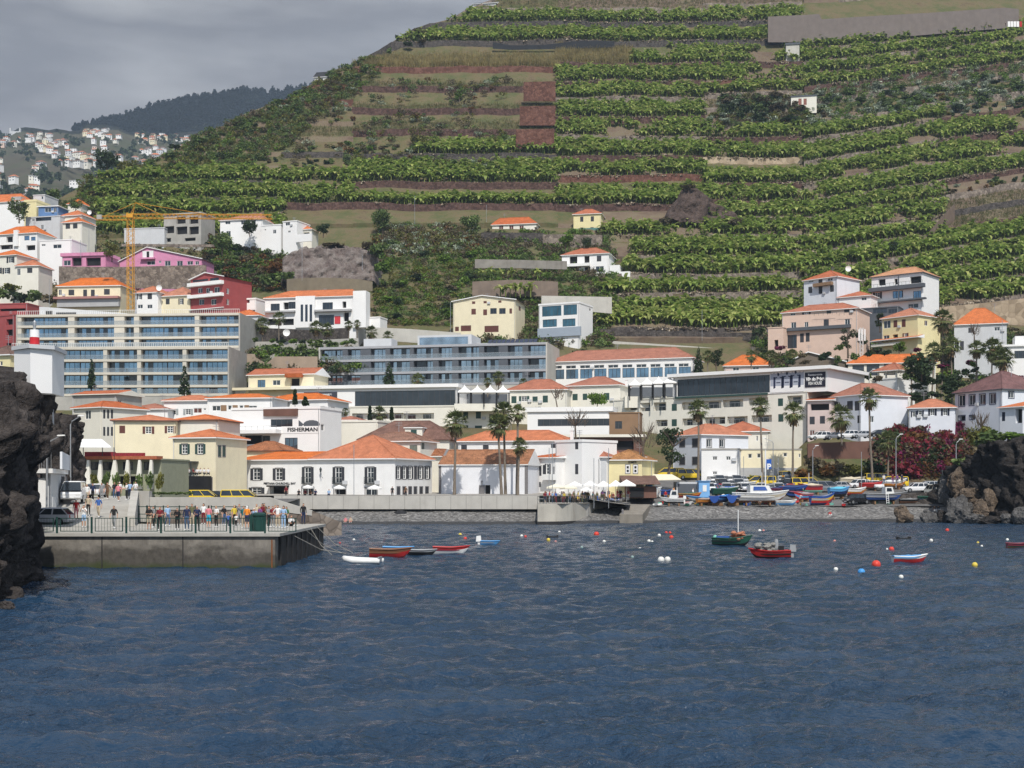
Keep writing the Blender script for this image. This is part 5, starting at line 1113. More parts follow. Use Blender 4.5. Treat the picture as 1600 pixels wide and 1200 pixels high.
house('cream house with dark shuttered windows at the left edge',(-16,374),(26,371),400,440,9,('hip',9),ivory,[(16.5,406,12,9,'o'),(10,423,12,9,'o'),(-2,423,10,9,'o')],sh=shutd)
house('small cream house on posts with orange roof, left edge neighbour',(26,371),(60,370),416,433,8,('hip',9),ivory,[(46.5,422.5,8,8,'s'),(29,425,6,10,'f')],sh=shutd)
house('dark red building with unfinished balconies at the left edge',(-20,336),(22,331),494,560,9,('flat',2),red,[(15,503,10,9,'k'),(15,520,10,10,'k'),(14,540,8,8,'k')])
house('low red wall building with flat roof at the left edge above the dark red one',(-20,345),(43,343),475,500,8,('flat',1),red,[(20,484,40,4,'k')])
house('pale yellow house with brown roof behind the lighthouse',(-30,205),(16,203),556,640,8,('hip',14),yellow,[(2,568,4,7,'f'),(2,585,4,7,'f')],roofm=browntile)
house('yellowish villa with red roof and porch between the two hotels',(388,303),(490,299),586,612,9,('gable',10),cream,[(408.5,600,12,13,'g'),(432,598,12,8,'f'),(461,599,14,16,'k')],[(482,594,3,3,'f')],roofm=redtile,extra=many(fpart('terrace_wall',cream,[(365,478,606,610,-2.2,-.05)]),fpart('porch_roof',redtile,[(449,474,584,590,-1.5,-.05)])))
# hillside huts
house('small grey hut with a flat dark roof under the high concrete wall',(1228,569),(1249,568),70,90,5,('slab',3,.3),lconcrete,[],roofm=darkgrey,name='hut',cat='hut')
house('pale hut with two brown doors on the terraces',(1236,531),(1276,529),151,167,6,('slab',2,.2),ivory,[(1250,159,5,10,'x'),(1258,159,5,10,'x')],sh=mat('door_terracotta',(.3,.13,.1),.8),roofm=darkgrey,name='hut',cat='hut')
house('lonely white house with dark roof on the hill skyline',(491,556),(511,555),121,132,8,('gable',8),whiteclean,[(502,125,4,4,'f')],roofm=black)
house('grey building with angular roof at the top of the skyline',(738,614),(775,612),6,20,8,('shed',9),lgrey,[],roofm=darkgrey)
# ================================================================ HARBOUR
def basalt(name,c1,c2,sc_=.35):
    if name in MATS: return MATS[name]
    m,t,b=nt(name); b.inputs['Roughness'].default_value=.9; b.inputs['Specular IOR Level'].default_value=.15
    co=coords(t); n=noi(t,co,sc_,8,.68); n2=noi(t,co,sc_*6,5,.7); v=N(t,'ShaderNodeTexVoronoi',feature='DISTANCE_TO_EDGE'); v.inputs['Scale'].default_value=sc_*2.2; L(t,co,v.inputs[0])
    ad=N(t,'ShaderNodeMath',operation='MULTIPLY_ADD'); L(t,n2,ad.inputs[0]); ad.inputs[1].default_value=.45; L(t,n,ad.inputs[2])
    a=ramp(t,ad.outputs[0],[(.45,c1),(.72,tuple((p+q)/2 for p,q in zip(c1,c2))),(.95,c2)]).outputs[0]
    e=ramp(t,v.outputs[0],[(0,(.35,.35,.35)),(.12,(1,1,1))]).outputs[0]
    k=N(t,'ShaderNodeMix',data_type='RGBA',blend_type='MULTIPLY'); k.inputs[0].default_value=.15 if name=='rock_sprayed' else .5; L(t,a,k.inputs[6]); L(t,e,k.inputs[7]); L(t,k.outputs[2],b.inputs['Base Color'])
    bump(t,b,ad.outputs[0],.9,1); MATS[name]=m; return m
rockL=basalt('basalt_left',(.018,.016,.016),(.135,.115,.105)); rockR=basalt('basalt_shade_dark',(.015,.014,.014),(.08,.07,.064)); rockB=basalt('rock_brown',(.07,.052,.038),(.27,.205,.15),.5); rockG=basalt('rock_grey',(.05,.05,.052),(.22,.21,.2),.5); rockS=basalt('rock_sprayed',(.075,.045,.04),(.30,.265,.24),.3)
def cliff(name,pl,m,amp=1.0,inset=3.0,step=.8,cap=14,zb=-2.5,seed=0):
    """pl: [(x,y,ztop)] contour from one end to the other; rock lies to the left of travel"""
    pts=[]
    for (a,b) in zip(pl,pl[1:]):
        n=max(1,int(math.dist(a[:2],b[:2])/step))
        for i in range(n): f=i/n; pts.append([a[q]+(b[q]-a[q])*f for q in range(3)])
    pts.append(list(pl[-1]))
    V=[];Q=[];nz=0
    P_=np.array(pts); tn=np.gradient(P_[:,:2],axis=0); k=5
    pad=np.pad(tn,((k,k),(0,0)),'edge'); tn=sum(pad[i:i+len(tn)] for i in range(2*k+1)); tn/=np.linalg.norm(tn,axis=1)[:,None]
    nv=72; rows_=nv+1+5
    for i,(x,y,zt) in enumerate(pts):
        nx,ny=-tn[i][1],tn[i][0]  # inward
        for j in range(rows_):
            if j<=nv:
                f=j/nv; z=zb+(zt-zb)*f; ins=inset*f**1.5+ (.7*max(0,f-.88)/.12)**2
            else: g=(j-nv)/5; z=zt+.6*g; ins=inset+.49+cap*g
            px_,py_=x+nx*ins,y+ny*ins
            c=Vector((px_*.13+seed,py_*.13,z*.10)); w_=MN.noise_vector(c*1.7)*.5
            d=MN.fractal(c,.9,2.1,4)*amp*1.1
            for k_,(fq,am_) in enumerate(((.22,1.0),(.55,1.15),(1.3,.65))):
                q_=Vector((px_*fq+seed*2.3+w_.x,py_*fq+w_.y,z*fq*.62+w_.z)); ds,_p=MN.voronoi(q_); cl_=MN.cell(_p[0]*7.3)
                d+=amp*am_*((cl_-.5)*1.0-.55*max(0,.16-(ds[1]-ds[0]))/.16)
            d+=amp*(1.1*(MN.ridged_multi_fractal(Vector((px_*.30+seed,py_*.30,z*.2)),1,2.2,6,1,2)-1.1)*.62)-.35*amp
            if j>nv: V.append((px_,py_,z+d*.5))
            else: V.append((px_-nx*d,py_-ny*d,z+.3*d))
    for i in range(len(pts)-1):
        for j in range(rows_-1): a=i*rows_+j; Q.append((a,a+rows_,a+rows_+1,a+1))
    return struct(link(name,npmesh(name,V,Q,m)))
cliff('cliff',[(-75,50,8),(-45,54,9.5),(-27,57.5,9.5),(-23.8,60.5,10.5),(-23.6,64,10.9),(-26.0,70.5,11.5),(-29.2,80,12.3),(-32.8,88.5,13.5),(-35.0,95,14.3),(-37.8,101,14.9),(-42.5,106,14.6),(-46.2,112,15.6),(-45.2,122,15.4),(-43.2,128,13.2),(-44.6,137,10),(-60,146,8)],rockL,.62,.2,.2,seed=3)
cliff('sea_cliff',[(66.5,208,6),(66.2,200,8.5),(66.4,194,10.5),(68.5,188,12.0),(72.5,183,13.2),(80,179,14),(105,176,15)],rockR,.9,-.3,.35,seed=11)  # rock colour darkened to carry the overhang's shadow
import bmesh
def boulder(px,row,Y,wpx,hpx,m,label,seed,name='boulder',group=None):
    x=X(px,Y); z=Z(row,Y); sx_=wpx*Y/F/2; sz=hpx*Y/F/1.7
    bm=bmesh.new(); bmesh.ops.create_icosphere(bm,subdivisions=4,radius=1)
    for v in bm.verts:
        c=v.co.copy(); d=1+.30*MN.fractal(c*1.1+Vector((seed*3.1,0,0)),1,2,4); q=MN.cell(c*1.3+Vector((seed,seed,0))); d*=(.9+.18*q)
        v.co=Vector((c.x*d*sx_,c.y*d*sx_*.8,c.z*d*sz+sz*.55))
    me=bpy.data.meshes.new(name); bm.to_mesh(me); bm.free(); me.materials.append(m)
    o=link(name,me,None,(x,Y,z)); return tag(o,label,'rock',group)
for i,a in enumerate([(1411,813,191,27,26,rockB,'lone pointed brown boulder at the waterline in front of the pebble beach'),(1452,815,190,28,20,rockG,'rounded dark boulder at the waterline, left end of the rock pile'),(1474,815,190,26,22,rockR,'small blackish boulder wedged behind the rounded one at the waterline'),(1500,815,188,44,44,rockG,'largest grey boulder in the pile below the right cliff'),(1525,816,186,36,16,rockG,'flat grey boulder at the waterline below the right cliff'),(1551,817,185,40,13,rockR,'long low dark boulder at the waterline under the cliff'),(1572,816,184,20,18,rockG,'round grey boulder near the right edge of the photo at the waterline'),(1594,817,183,30,26,rockG,'tall grey boulder at the right edge of the photo'),(1500,770,194,42,40,rockB,'sunlit tan boulder high on the rock pile under the bush'),(1513,790,191,46,34,rockB,'cracked sunlit tan boulder in the middle of the rock pile'),(1546,790,187,26,30,rockB,'small tan boulder against the black cliff'),(1531,806,186,26,30,rockB,'broken pale boulder standing upright below the cliff'),(1480,780,199,26,44,rockG,'craggy dark boulder at the end of the stone wall'),(60,646,94,58,58,rockL,'dark rock ledge directly under the white lighthouse block'),(8,955,58.5,34,18,rockL,'wet boulder with foam at the foot of the left cliff')]): boulder(*a,seed=i+1)
# rock faces on the slope
def rockface(name,px0,px1,top_,bot_,Y,m,amp,lean=6):
    V=[];Q=[];n=70;k=26
    for i in range(n+1):
        for j in range(k+1):
            px=px0+(px1-px0)*i/n; f=j/k; e=1-.12*abs(MN.noise((i*.11,Y,1)))-.06*MN.noise((i*.5,Y,4)); ed=max(0,1-min(i,n-i)/4)
            r0=lerp(top_,px); r1=lerp(bot_,px); row=r1+(r0-r1)*f*e; y=Y+lean*f; x=X(px,y); z=Z(row,y)
            d=MN.fractal(Vector((x*.15,z*.15,Y)),.8,2.1,6)*amp*1.2+(MN.ridged_multi_fractal(Vector((x*.2,z*.26,Y)),.9,2.2,5,1,2)-1.1)*amp*.45; V.append((x+d*.3,y-d-1.5+ed*6+f*3*(f>.9),z-ed*2))
    for i in range(n):
        for j in range(k): a=i*(k+1)+j; Q.append((a,a+k+1,a+k+2,a+1))
    return struct(link(name,npmesh(name,V,Q,m)))
rockface('rock_face',434,594,[(434,412),(446,396),(470,384),(520,381),(560,383),(580,388),(594,410)],[(434,440),(594,440)],388,rockS,2.0)
rockface('rock_outcrop',1036,1156,[(1036,336),(1055,312),(1068,292),(1085,290),(1105,300),(1128,322),(1156,342)],[(1036,340),(1060,348),(1110,352),(1156,350)],441,basalt('rock_outcrop',(.03,.022,.02),(.16,.115,.095),.4),2.0,7)
# --- pier
def piermat():
    m,t,b=nt('pier_concrete'); b.inputs['Roughness'].default_value=.9
    co=N(t,'ShaderNodeTexCoord').outputs['Object']; n=noi(t,co,1.1,7,.72,(1,1,.45)); f=noi(t,co,2.5,6,.7); lg=noi(t,co,.38,5,.6,(1,1,1.6)); sz=N(t,'ShaderNodeSeparateXYZ'); L(t,co,sz.inputs[0])
    base=ramp(t,n,[(.3,(.10,.09,.078)),(.5,(.19,.172,.148)),(.7,(.29,.265,.225))]).outputs[0]
    # damp lower courses with an irregular edge
    zz=N(t,'ShaderNodeMath',operation='MULTIPLY_ADD'); L(t,lg,zz.inputs[0]); zz.inputs[1].default_value=-3.6; L(t,sz.outputs[2],zz.inputs[2])
    z2=N(t,'ShaderNodeMath',operation='MULTIPLY_ADD'); L(t,n,z2.inputs[0]); z2.inputs[1].default_value=-1.2; L(t,zz.outputs[0],z2.inputs[2])
    mr=N(t,'ShaderNodeMapRange'); L(t,z2.outputs[0],mr.inputs[0]); mr.inputs[1].default_value=-1.45; mr.inputs[2].default_value=-.8; mr.inputs[3].default_value=1; mr.inputs[4].default_value=0
    dk=ramp(t,f,[(.3,(.045,.040,.034)),(.7,(.10,.09,.075))]).outputs[0]
    c=mixc(t,mr.outputs[0],base,dk)
    gz_=N(t,'ShaderNodeMath',operation='MULTIPLY_ADD'); L(t,lg,gz_.inputs[0]); gz_.inputs[1].default_value=-1.2; L(t,sz.outputs[2],gz_.inputs[2])
    gr=N(t,'ShaderNodeMapRange'); L(t,gz_.outputs[0],gr.inputs[0]); gr.inputs[1].default_value=-.58; gr.inputs[2].default_value=-.25; gr.inputs[3].default_value=.9; gr.inputs[4].default_value=0
    L(t,mixc(t,gr.outputs[0],c,(.035,.05,.012)),b.inputs['Base Color']); bump(t,b,n,.05); return m
PM=piermat(); wet_shade_stone=mat('wet_and_shaded_stone',(.035,.033,.032),.7,.3,1.2,.03)  # dark stone: wet by the tide, painted shade on pier end and undercut
pier=thing('pier',(-32,87,0),'long concrete pier with people and green railing, dark stains and green algae at its foot','pier')
def pb(name,m,f):
    mb=MB(); f(mb); return mb.build(name,m,pier,(-32,87,0))
pb('pier_wall',PM,lambda m:m.box(-50,87,-2,-16.1,88.2,2.12))
pb('pier_end',wet_shade_stone,lambda m:m.box(-17.2,88.2,-2,-15.9,108,2.1))  # end face darkened in colour for the shade on that side
pb('deck',concrete,lambda m:m.box(-50,86.8,2.12,-15.75,108.3,2.32))
pb('pier_core',wet_shade_stone,lambda m:m.box(-50,88.2,-2,-17.2,108,2.1))
for xx in (-27.9,-22.4): pb('wall_joint',wet_shade_stone,lambda m:m.box(xx,86.96,-.4,xx+.07,87.2,2.1))
mb=MB()
for i in range(8): mb.box(-16.02+.0,90.2+2.1*i,-1,-15.82,90.6+2.1*i,2.0)
mb.build('fender_timber',black,pier,(-32,87,0)).__setitem__('kind','stuff')
pb('rusty_pipe',mat('rust',(.22,.08,.03),.8),lambda m:m.tube([(-16.3,87.0-.12,-.4),(-16.3,86.88,1.9)],.05))
# railing panels
for i in range(8):
    x0=-33.4+2.36*i; t_=thing('railing_panel',(x0,87.15,2.32),'green steel railing panel along the front edge of the pier','railing','railing panels along the pier edge')
    mb=MB(); mb.box(0,-.05,0,.12,.05,1.12); mb.build('post',gmetal,t_)
    mb=MB(); mb.box(.28,-.02,1.0,2.2,.02,1.05); mb.box(.28,-.02,.12,2.2,.02,.17); mb.box(.28,-.02,.17,.33,.02,1.0); mb.box(2.15,-.02,.17,2.2,.02,1.0); mb.build('frame',gmetal,t_)
    mb=MB(); [mb.box(.33+.2*j,-.01,.17,.345+.2*j,.01,1.0) for j in range(1,10)]; mb.build('bars',gmetal,t_)
x0=-14.52-2.0
def bench(px,Y,w,label):
    t_=thing('green_rail',(X(px,Y),Y,2.32),label,'railing','low green rails at the back of the pier'); mb=MB(); mb.box(0,0,1.35,w,.06,1.42); mb.box(0,0,.7,w,.06,.76); mb.build('rail',gmetal,t_)
    for k in range(4): mb=MB(); mb.box(w*k/3-.04,0,0,w*k/3+.04,.08,1.5); mb.build('post',gmetal,t_)
bench(203,112.5,2.2,'tall green rail at the back of the pier beside the ramp wall'); bench(230,112,4.2,'green rail at the back of the pier behind the woman in beige shorts'); bench(330,112,3.2,'green rail at the back of the pier behind the running children')
o=MB().lathe([(.36,0),(.42,.1),(.46,1.1),(.52,1.12),(.52,1.22),(.3,1.35)],10).build('litter_bin',gmetal); o.location=(-17.9,90.6,2.32); tag(o,'big dark green litter bin near the pier corner','bin')
o=MB().box(0,0,0,1.0,.9,1.15).box(.05,.05,1.15,.95,.85,1.22).build('utility_box',gmetal); o.location=(-18.7,91.2,2.32); tag(o,'green square service cabinet beside the round bin','cabinet')
for k,(p0,p1) in enumerate([((-15.8,97,2.35),(-13.6,104,0)),((-15.8,100,2.35),(-14.2,101.5,0)),((-15.8,103,2.35),(-13.2,106,0)),((-15.8,93,1.9),(-13.4,103,.1))]):
    m_=[(p0[q]+p1[q])/2-(.35 if q==2 else 0) for q in range(3)]
    tag(MB().tube([p0,m_,p1],.03,4).build('mooring_rope',mat('rope',(.45,.42,.36),.9)),['slack mooring rope hanging farthest down the pier end','steep mooring rope near the middle of the pier end','mooring rope at the far corner of the pier end','long low mooring rope starting near the front corner of the pier'][k],'rope')
# walls and ramp behind the pier
cm=mat('harbour_concrete',(.46,.44,.40),.9,.12,.5,.01,stain=.3,stainc=(.22,.2,.17))
hw=thing('harbour_wall',(-34,115,2.3),'rubble stone wall with a pale concrete parapet behind the pier','wall')
mb=MB(); y=115.2; xs=[-34.3,-21.9,-18.2]; zt=[3.42,3.42,2.7]
mb.quad((-34.3,y,1),(-18.0,y,1),(-18.0,y,3.3),(-34.3,y,3.42)); mb.quad((-18.0,y,1),(-15.6,y+2,1),(-15.6,y+2,2.2),(-18.0,y,3.3)); mb.build('stone_face',gystone,hw,(-34,115,2.3))
mb=MB(); mb.hexa([(-34.3,y-.06,3.38),(-21.9,y-.06,3.38),(-21.9,y+.5,3.38),(-34.3,y+.5,3.38),(-34.3,y-.06,4.52),(-21.9,y-.06,4.52),(-21.9,y+.5,4.52),(-34.3,y+.5,4.52)])
mb.hexa([(-21.9,y-.06,3.35),(-18.0,y-.06,2.85),(-18.0,y+.5,2.85),(-21.9,y+.5,3.35),(-21.9,y-.06,4.52),(-18.0,y-.06,3.3),(-18.0,y+.5,3.3),(-21.9,y+.5,4.52)]); mb.build('parapet',cm,hw,(-34,115,2.3))
mb=MB(); mb.box(-24.8,y-.08,2.75,-23.2,y+.1,3.4); mb.build('opening',dark,hw,(-34,115,2.3))
mb=MB(); mb.quad((-34.3,115.6,3.5),(-21.9,115.6,3.5),(-31.5,190.5,3.62),(-62,190.5,3.62)); mb.quad((-34.3,115.6,3.5),(-62,190.5,3.62),(-75,190.5,3.6),(-48,150,3.55)); struct(mb.build('quay_road',asphalt))
rm=MB()
for a,b in zip([(-39.5,100.5,-29.5,2.335),(-41.5,116,-34.25,3.9),(-44.5,135,-40.5,4.3),(-60,166,-47,4.2)],[(-41.5,116,-34.25,3.9),(-44.5,135,-40.5,4.3),(-60,166,-47,4.2),(-70,190,-52,3.9)]):
    rm.quad((a[0],a[1],a[3]),(a[2],a[1],a[3]),(b[2],b[1],b[3]),(b[0],b[1],b[3]))
struct(rm.build('ramp',concrete))
wl=MB(); wl.hexa([(-30.3,100.8,2.3),(-29.7,100.8,2.3),(-33.6,115.2,2.3),(-34.3,115.2,2.3),(-30.3,100.8,3.2),(-29.7,100.8,3.2),(-33.6,115.2,5.1),(-34.3,115.2,5.1)]); wl.hexa([(-34.3,115.2,2.3),(-32.6,115.0,2.3),(-32.6,116,2.3),(-34.3,116,2.3),(-34.3,115.2,5.1),(-32.6,115.0,5.05),(-32.6,116,5.05),(-34.3,116,5.1)])
o=wl.build('ramp_wall',cm,None,(-32,101,2.3)); o.location=(-32,101,2.3); tag(o,'pale concrete wall rising along the right side of the ramp','wall')
# sea wall
sw=thing('sea_wall',(X(430,189.5),189.5,1.7),'long pale concrete sea wall with a dark undercut above the pebble beach','wall'); O_=tuple(sw.location)
mb=MB(); mb.hexa([(X(428,189),189,2.05),(X(843,189),189,2.05),(X(843,190.4),190.4,2.05),(X(428,190.4),190.4,2.05),(X(428,189),189,4.02),(X(843,189),189,4.02),(X(843,190.4),190.4,4.02),(X(428,190.4),190.4,4.02)]); mb.build('upper_band',cm,sw,O_)
mb=MB(); mb.box(X(428,190.5),190.6,.8,X(843,190),191.6,2.04); mb.build('undercut',wet_shade_stone,sw,O_)  # shadow under the overhang put into the dark stone colour
mb=MB()
for i in range(17): x=X(440+24*i,188.9); mb.box(x,188.97,2.1,x+.06,189.2,3.98)
mb.build('wall_joints',mat('joint',(.25,.24,.22),.9),sw,O_)['kind']='stuff'
tag(MB().lathe([(1.1,-.2),(1.0,.3),(.5,.62),(.1,.7)],12,(0,0,0),0,.6).build('tarpaulin',black),'black tarpaulin heap lying on the pebbles under the sea wall','tarpaulin').location=(X(626,188.5),188.4,1.25)
# curved quay with railing and slipway
def arc(px0,px1,Y0,Y1,z0,z1,m,name,par,O,th=1,n=14,bul=0):
    mb=MB()
    for i in range(n):
        q=[]
        for f in (i/n,(i+1)/n):
            px=px0+(px1-px0)*f; Y=Y0+(Y1-Y0)*f**3-bul*math.sin(math.pi*f); q.append((X(px,Y),Y))
        (xa,ya),(xb,yb)=q; mb.hexa([(xa,ya,z0),(xb,yb,z0),(xb,yb+th,z0),(xa,ya+th,z0),(xa,ya,z1),(xb,yb,z1),(xb,yb+th,z1),(xa,ya+th,z1)])
    return mb.build(name,m,par,O)
qy=thing('quay',(X(843,181),181,0),'curved pale concrete quay with a dark railing in front of the umbrellas','quay'); O_=tuple(qy.location)
arc(840,932,181,197,-1.5,2.95,mat('quay_concrete',(.46,.43,.37),.9,.14,.5,.01,stain=.5,stainc=(.16,.13,.10)),'quay_wall',qy,O_,1.2)
arc(840,932,181,197,-.2,.45,wet_shade_stone,'tide_stain',qy,(O_[0],O_[1]+.04,0),.5)
mb=MB(); mb.poly([(X(840,181.4),181.4,2.94),(X(880,181.6),181.6,2.94),(X(918,189),189,2.94),(X(934,197),197,2.94),(X(1000,212),212,3.3),(X(840,212),212,3.3)]); mb.build('deck',paving,qy,O_)
mb=MB(); pts_=[(X(905,187.5),187.5),(X(920,191),191),(X(934,198),198),(X(955,203.5),203.5),(X(1000,211),211)]
for a_,b_ in zip(pts_,pts_[1:]): mb.quad((a_[0],a_[1],-1.2),(b_[0],b_[1],-1.2),(b_[0],b_[1],2.98),(a_[0],a_[1],2.98))
mb.build('slip_side_wall',cm,qy,O_)
mb=MB()
for i in range(40):
    f=i/39; px=840+92*f; Y=181+16*f**3+.3; x=X(px,Y); mb.box(x-.03,Y-.03,2.95,x+.03,Y+.03,4.0)
    if i<39:
        f2=(i+1)/39; px2=840+92*f2; Y2=181+16*f2**3+.3; mb.tube([(x,Y,4.0),(X(px2,Y2),Y2,4.0)],.035,4); mb.tube([(x,Y,3.5),(X(px2,Y2),Y2,3.5)],.025,4)
mb.build('railing',dmetal,qy,O_)
mb=MB(); mb.quad((X(905,189),188.5,-.6),(X(972,189),188.5,-.6),(X(1000,205),205,2.35),(X(935,205),205,2.9)); mb.quad((X(935,205),205,2.9),(X(1000,205),205,2.35),(X(1040,222),222,4.1),(X(940,222),222,3.9)); struct(mb.build('slipway',concrete))
o=MB().hexa([(X(968,186.5),186.5,-1),(X(1004,187.5),187.5,-1),(X(1016,200),200,-1),(X(985,200),200,-1),(X(968,186.5),186.5,1.35),(X(1004,187.5),187.5,1.3),(X(1016,200),200,2.6),(X(985,200),200,2.6)]).build('slipway_wall',mat('block_concrete',(.24,.215,.18),.9,.2,.6,.02,stain=.5,stainc=(.08,.07,.05)),None,(X(968,186.5),186.5,0)); o.location=(X(968,186.5),186.5,0); tag(o,'stained concrete block with a stump, right side of the slipway','wall')
tag(MB().lathe([(.16,0),(.14,.5),(.2,.55),(.05,.8)],8).build('bollard',stonetrim),'small dark mooring post on the slipway block','bollard').location=(X(973,187),187.2,1.33)
# retaining walls in town
for a in [
 ('concrete_wall',[(572,530,511,339),(640,535,514,338),(720,540,520,336)],lconcrete,'pale concrete wall behind the grey hotel roof'),
 ('concrete_wall',[(884,560,529,349),(960,560,533,348),(1080,560,541,346),(1182,562,549,344)],lconcrete,'long pale concrete road wall sloping down below the banana field'),
 ('stone_wall',[(938,530,514,353),(1060,532,518,353),(1185,532,520,352)],dkstone,'dark stone wall directly under the lowest banana rows'),
 ('stone_wall',[(1468,500,480,357),(1530,505,474,355),(1620,510,464,353)],tnstone,'beige rough stone wall behind the plain orange hip roof'),
 ('stone_wall',[(92,446,416,374),(190,450,417,372),(322,452,414,370)],gystone,'grey stone wall under the pink houses'),
 ('concrete_wall',[(742,419,405,394),(810,419,406,393),(886,421,408,392)],mat('old_concrete',(.27,.25,.22),.9,.2,.4,.01,stain=.5,stainc=(.12,.1,.08)),'upper bare concrete wall left of the white villa'),
 ('concrete_wall',[(738,462,440,381),(800,463,437,380),(872,463,440,379)],mat('earth_concrete',(.22,.17,.135),.9,.2,.4,.01,stain=.4,stainc=(.1,.08,.06)),'lower brownish concrete wall left of the white villa'),
 ('concrete_wall',[(846,480,462,360),(956,490,464,359)],lconcrete,'pale concrete wall above the cubic modern house'),
 ('stone_wall',[(752,388,363,428),(850,388,364,426)],dkstone,'rough dark stone base under the white bungalow'),
 ('stone_wall',[(848,395,366,424),(941,395,367,422)],gystone,'brown grey wall below the small yellow house'),
 ('concrete_wall',[(386,590,553,316),(398,590,553,316),(399,590,558,316),(416,590,568,315),(430,590,557,314),(496,590,557,313)],mat('warm_concrete',(.34,.27,.2),.9,.12,.5,.01,stain=.3),'stepped brown concrete wall between the two hotels'),
 ('concrete_wall',[(398,562,534,331),(470,562,533,330),(560,560,528,329)],concrete,'garden retaining wall with palms between the hotels'),
 ('stone_wall',[(400,540,512,340),(480,540,515,339),(545,540,512,338)],dkstone,'dark volcanic stone wall below the modern villa'),
 ('brown_wall',[(1262,735,693,243),(1330,735,690,243),(1400,728,688,243)],brownwall,'reddish brown wall below the row of parked cars'),
 ('stone_wall',[(1398,800,772,206.5),(1475,800,768,206.5)],dkstone,'dark rubble stone wall at the right end of the boat yard'),
 ('concrete_wall',[(1368,690,655,262),(1422,670,650,258)],grey,'slanting grey wall beside the bright green creeper'),
 ('stone_wall',[(190,385,381,412),(335,386,382,410)],gystone,'low grey road wall above the pink gabled house'),
 ('curved_wall',[(448,455,436,368),(480,455,434,366),(520,455,434,366),(560,455,436,367),(582,455,440,369)],mat('olive_wall',(.2,.17,.12),.9,.15,.6,stain=.3),'curved brownish wall with a rusty top behind the modern villa')]:
    wallstrip(a[0],a[1],0,a[2],a[3])
for px_,r_,s_ in [(782,462,1.5),(790,461,1.3),(797,462,1.6),(806,461,1.4),(813,462,1.5),(821,462,1.2),(829,461,1.7),(752,434,1.2),(766,435,1.4),(783,434,1.1),(800,435,1.3),(840,434,1.2)]:
    o=link('banana_plant',random.choice(BPM),None,(X(px_,377 if r_>450 else 389),377 if r_>450 else 389,Z(r_,377 if r_>450 else 389))); o.scale=(s_,)*3; o.rotation_euler=(0,0,px_); tag(o,'loose banana plant in front of the bare concrete walls left of the white villa','banana plant','banana plants before the concrete walls')
# --- lighthouse
lt=thing('lighthouse',(X(15,92),92,12.4),'small white lighthouse block with a short red and white lantern tower on the rock','lighthouse'); O_=tuple(lt.location)
x0,x1=X(17,92),X(80,92); zt=Z(546,92)
mb=MB(); mb.hexa([(x0,92.6,12.2),(x0+1.7,91.2,12.2),(x1,92.2,12.2),(x1-.3,95.5,12.2),(x0,92.6,zt),(x0+1.7,91.2,zt),(x1,92.2,zt),(x1-.3,95.5,zt)]); mb.quad((x0,92.6,12.2),(x0,92.6,zt),(x1-.3,95.5,zt),(x1-.3,95.5,12.2)); mb.build('wall',whiteclean,lt,O_)
mb=MB(); mb.hexa([(x0-.2,92.6,zt),(x0+1.7,90.9,zt),(x1+.25,92.0,zt),(x1-.2,95.9,zt),(x0-.2,92.6,zt+.28),(x0+1.7,90.9,zt+.28),(x1+.25,92.0,zt+.28),(x1-.2,95.9,zt+.28)]); mb.build('cornice',lgrey,lt,O_)
cx=X(54,92.8); mb=MB(); mb.lathe([(.36,zt+.28),(.34,zt+.95)],12,(cx,92.8,0)); mb.build('tower_base',mat('paint_red',(.5,.025,.035),.5),lt,O_)
mb=MB(); mb.lathe([(.34,zt+.96),(.33,zt+1.5)],12,(cx,92.8,0)); tw=mb.build('tower_top',whiteclean,lt,O_)
mb=MB(); mb.lathe([(.1,zt+1.5),(.1,zt+1.75),(.14,zt+1.8),(.14,zt+2.05),(.03,zt+2.2)],8,(cx,92.8,0)); mb.build('lantern',metal,tw,O_)
o=MB().hexa([(X(82,94),94,10.2),(X(85,94),94,10),(X(85,98),98,10),(X(82,98),98,10.2),(X(81,94),94,12.4),(X(83,94),94,12.3),(X(83,98),98,12.3),(X(81,98),98,12.4)]).build('white_buttress',whiteclean); tag(o,'slanting white plastered buttress right of the lighthouse','wall')
# --- stair building at the cliff foot
sb=thing('stair_house',(-40,110,2.4),'white harbour building with shade greyed walls, roof terrace and outside stairs at the cliff foot','building'); O_=tuple(sb.location)
mb=MB(); mb.hexa([(-40.2,109.5,2.2),(-39.4,109.3,2.2),(-42.2,121,2.2),(-44.6,121,2.2),(-40.2,109.5,6.6),(-39.4,109.3,6.6),(-42.2,121,6.6),(-44.6,121,6.6)]); mb.build('wall',lgrey,sb,O_)  # white side wall painted grey for the shade on it
mb=MB(); mb.box(-40.35,109.0,2.2,-39.7,109.28,6.2); mb.build('pillar',whiteclean,sb,O_)
mb=MB(); mb.hexa([(-40.9,108.6,6.62),(-38.9,108.4,6.62),(-42,121.2,6.62),(-45,121.2,6.62),(-40.9,108.6,7.0),(-38.9,108.4,7.0),(-42,121.2,7.0),(-45,121.2,7.0)]); mb.build('roof_slab',whiteclean,sb,O_)
mb=MB(); mb.hexa([(-39.2,111,7.0),(-39.0,111,7.0),(-41.8,121,7.0),(-42,121,7.0),(-39.2,111,8.5),(-39.0,111,8.5),(-41.8,121,8.4),(-42,121,8.4)]); mb.build('parapet',shadewhite,sb,O_)
mb=MB(); mb.box(-40.8,108.8,8.4,-39.2,108.85,8.46); [mb.box(-40.8+.2*i,108.8,7,-40.77+.2*i,108.85,8.4) for i in range(9)]; mb.build('railing',metal,sb,O_)
mb=MB()
for i in range(14): mb.box(-42.0+.12*i,117.5-.22*i,2.6,-41.0+.12*i,117.9-.22*i,6.4-.27*i)
mb.build('stairs',stonetrim,sb,O_)
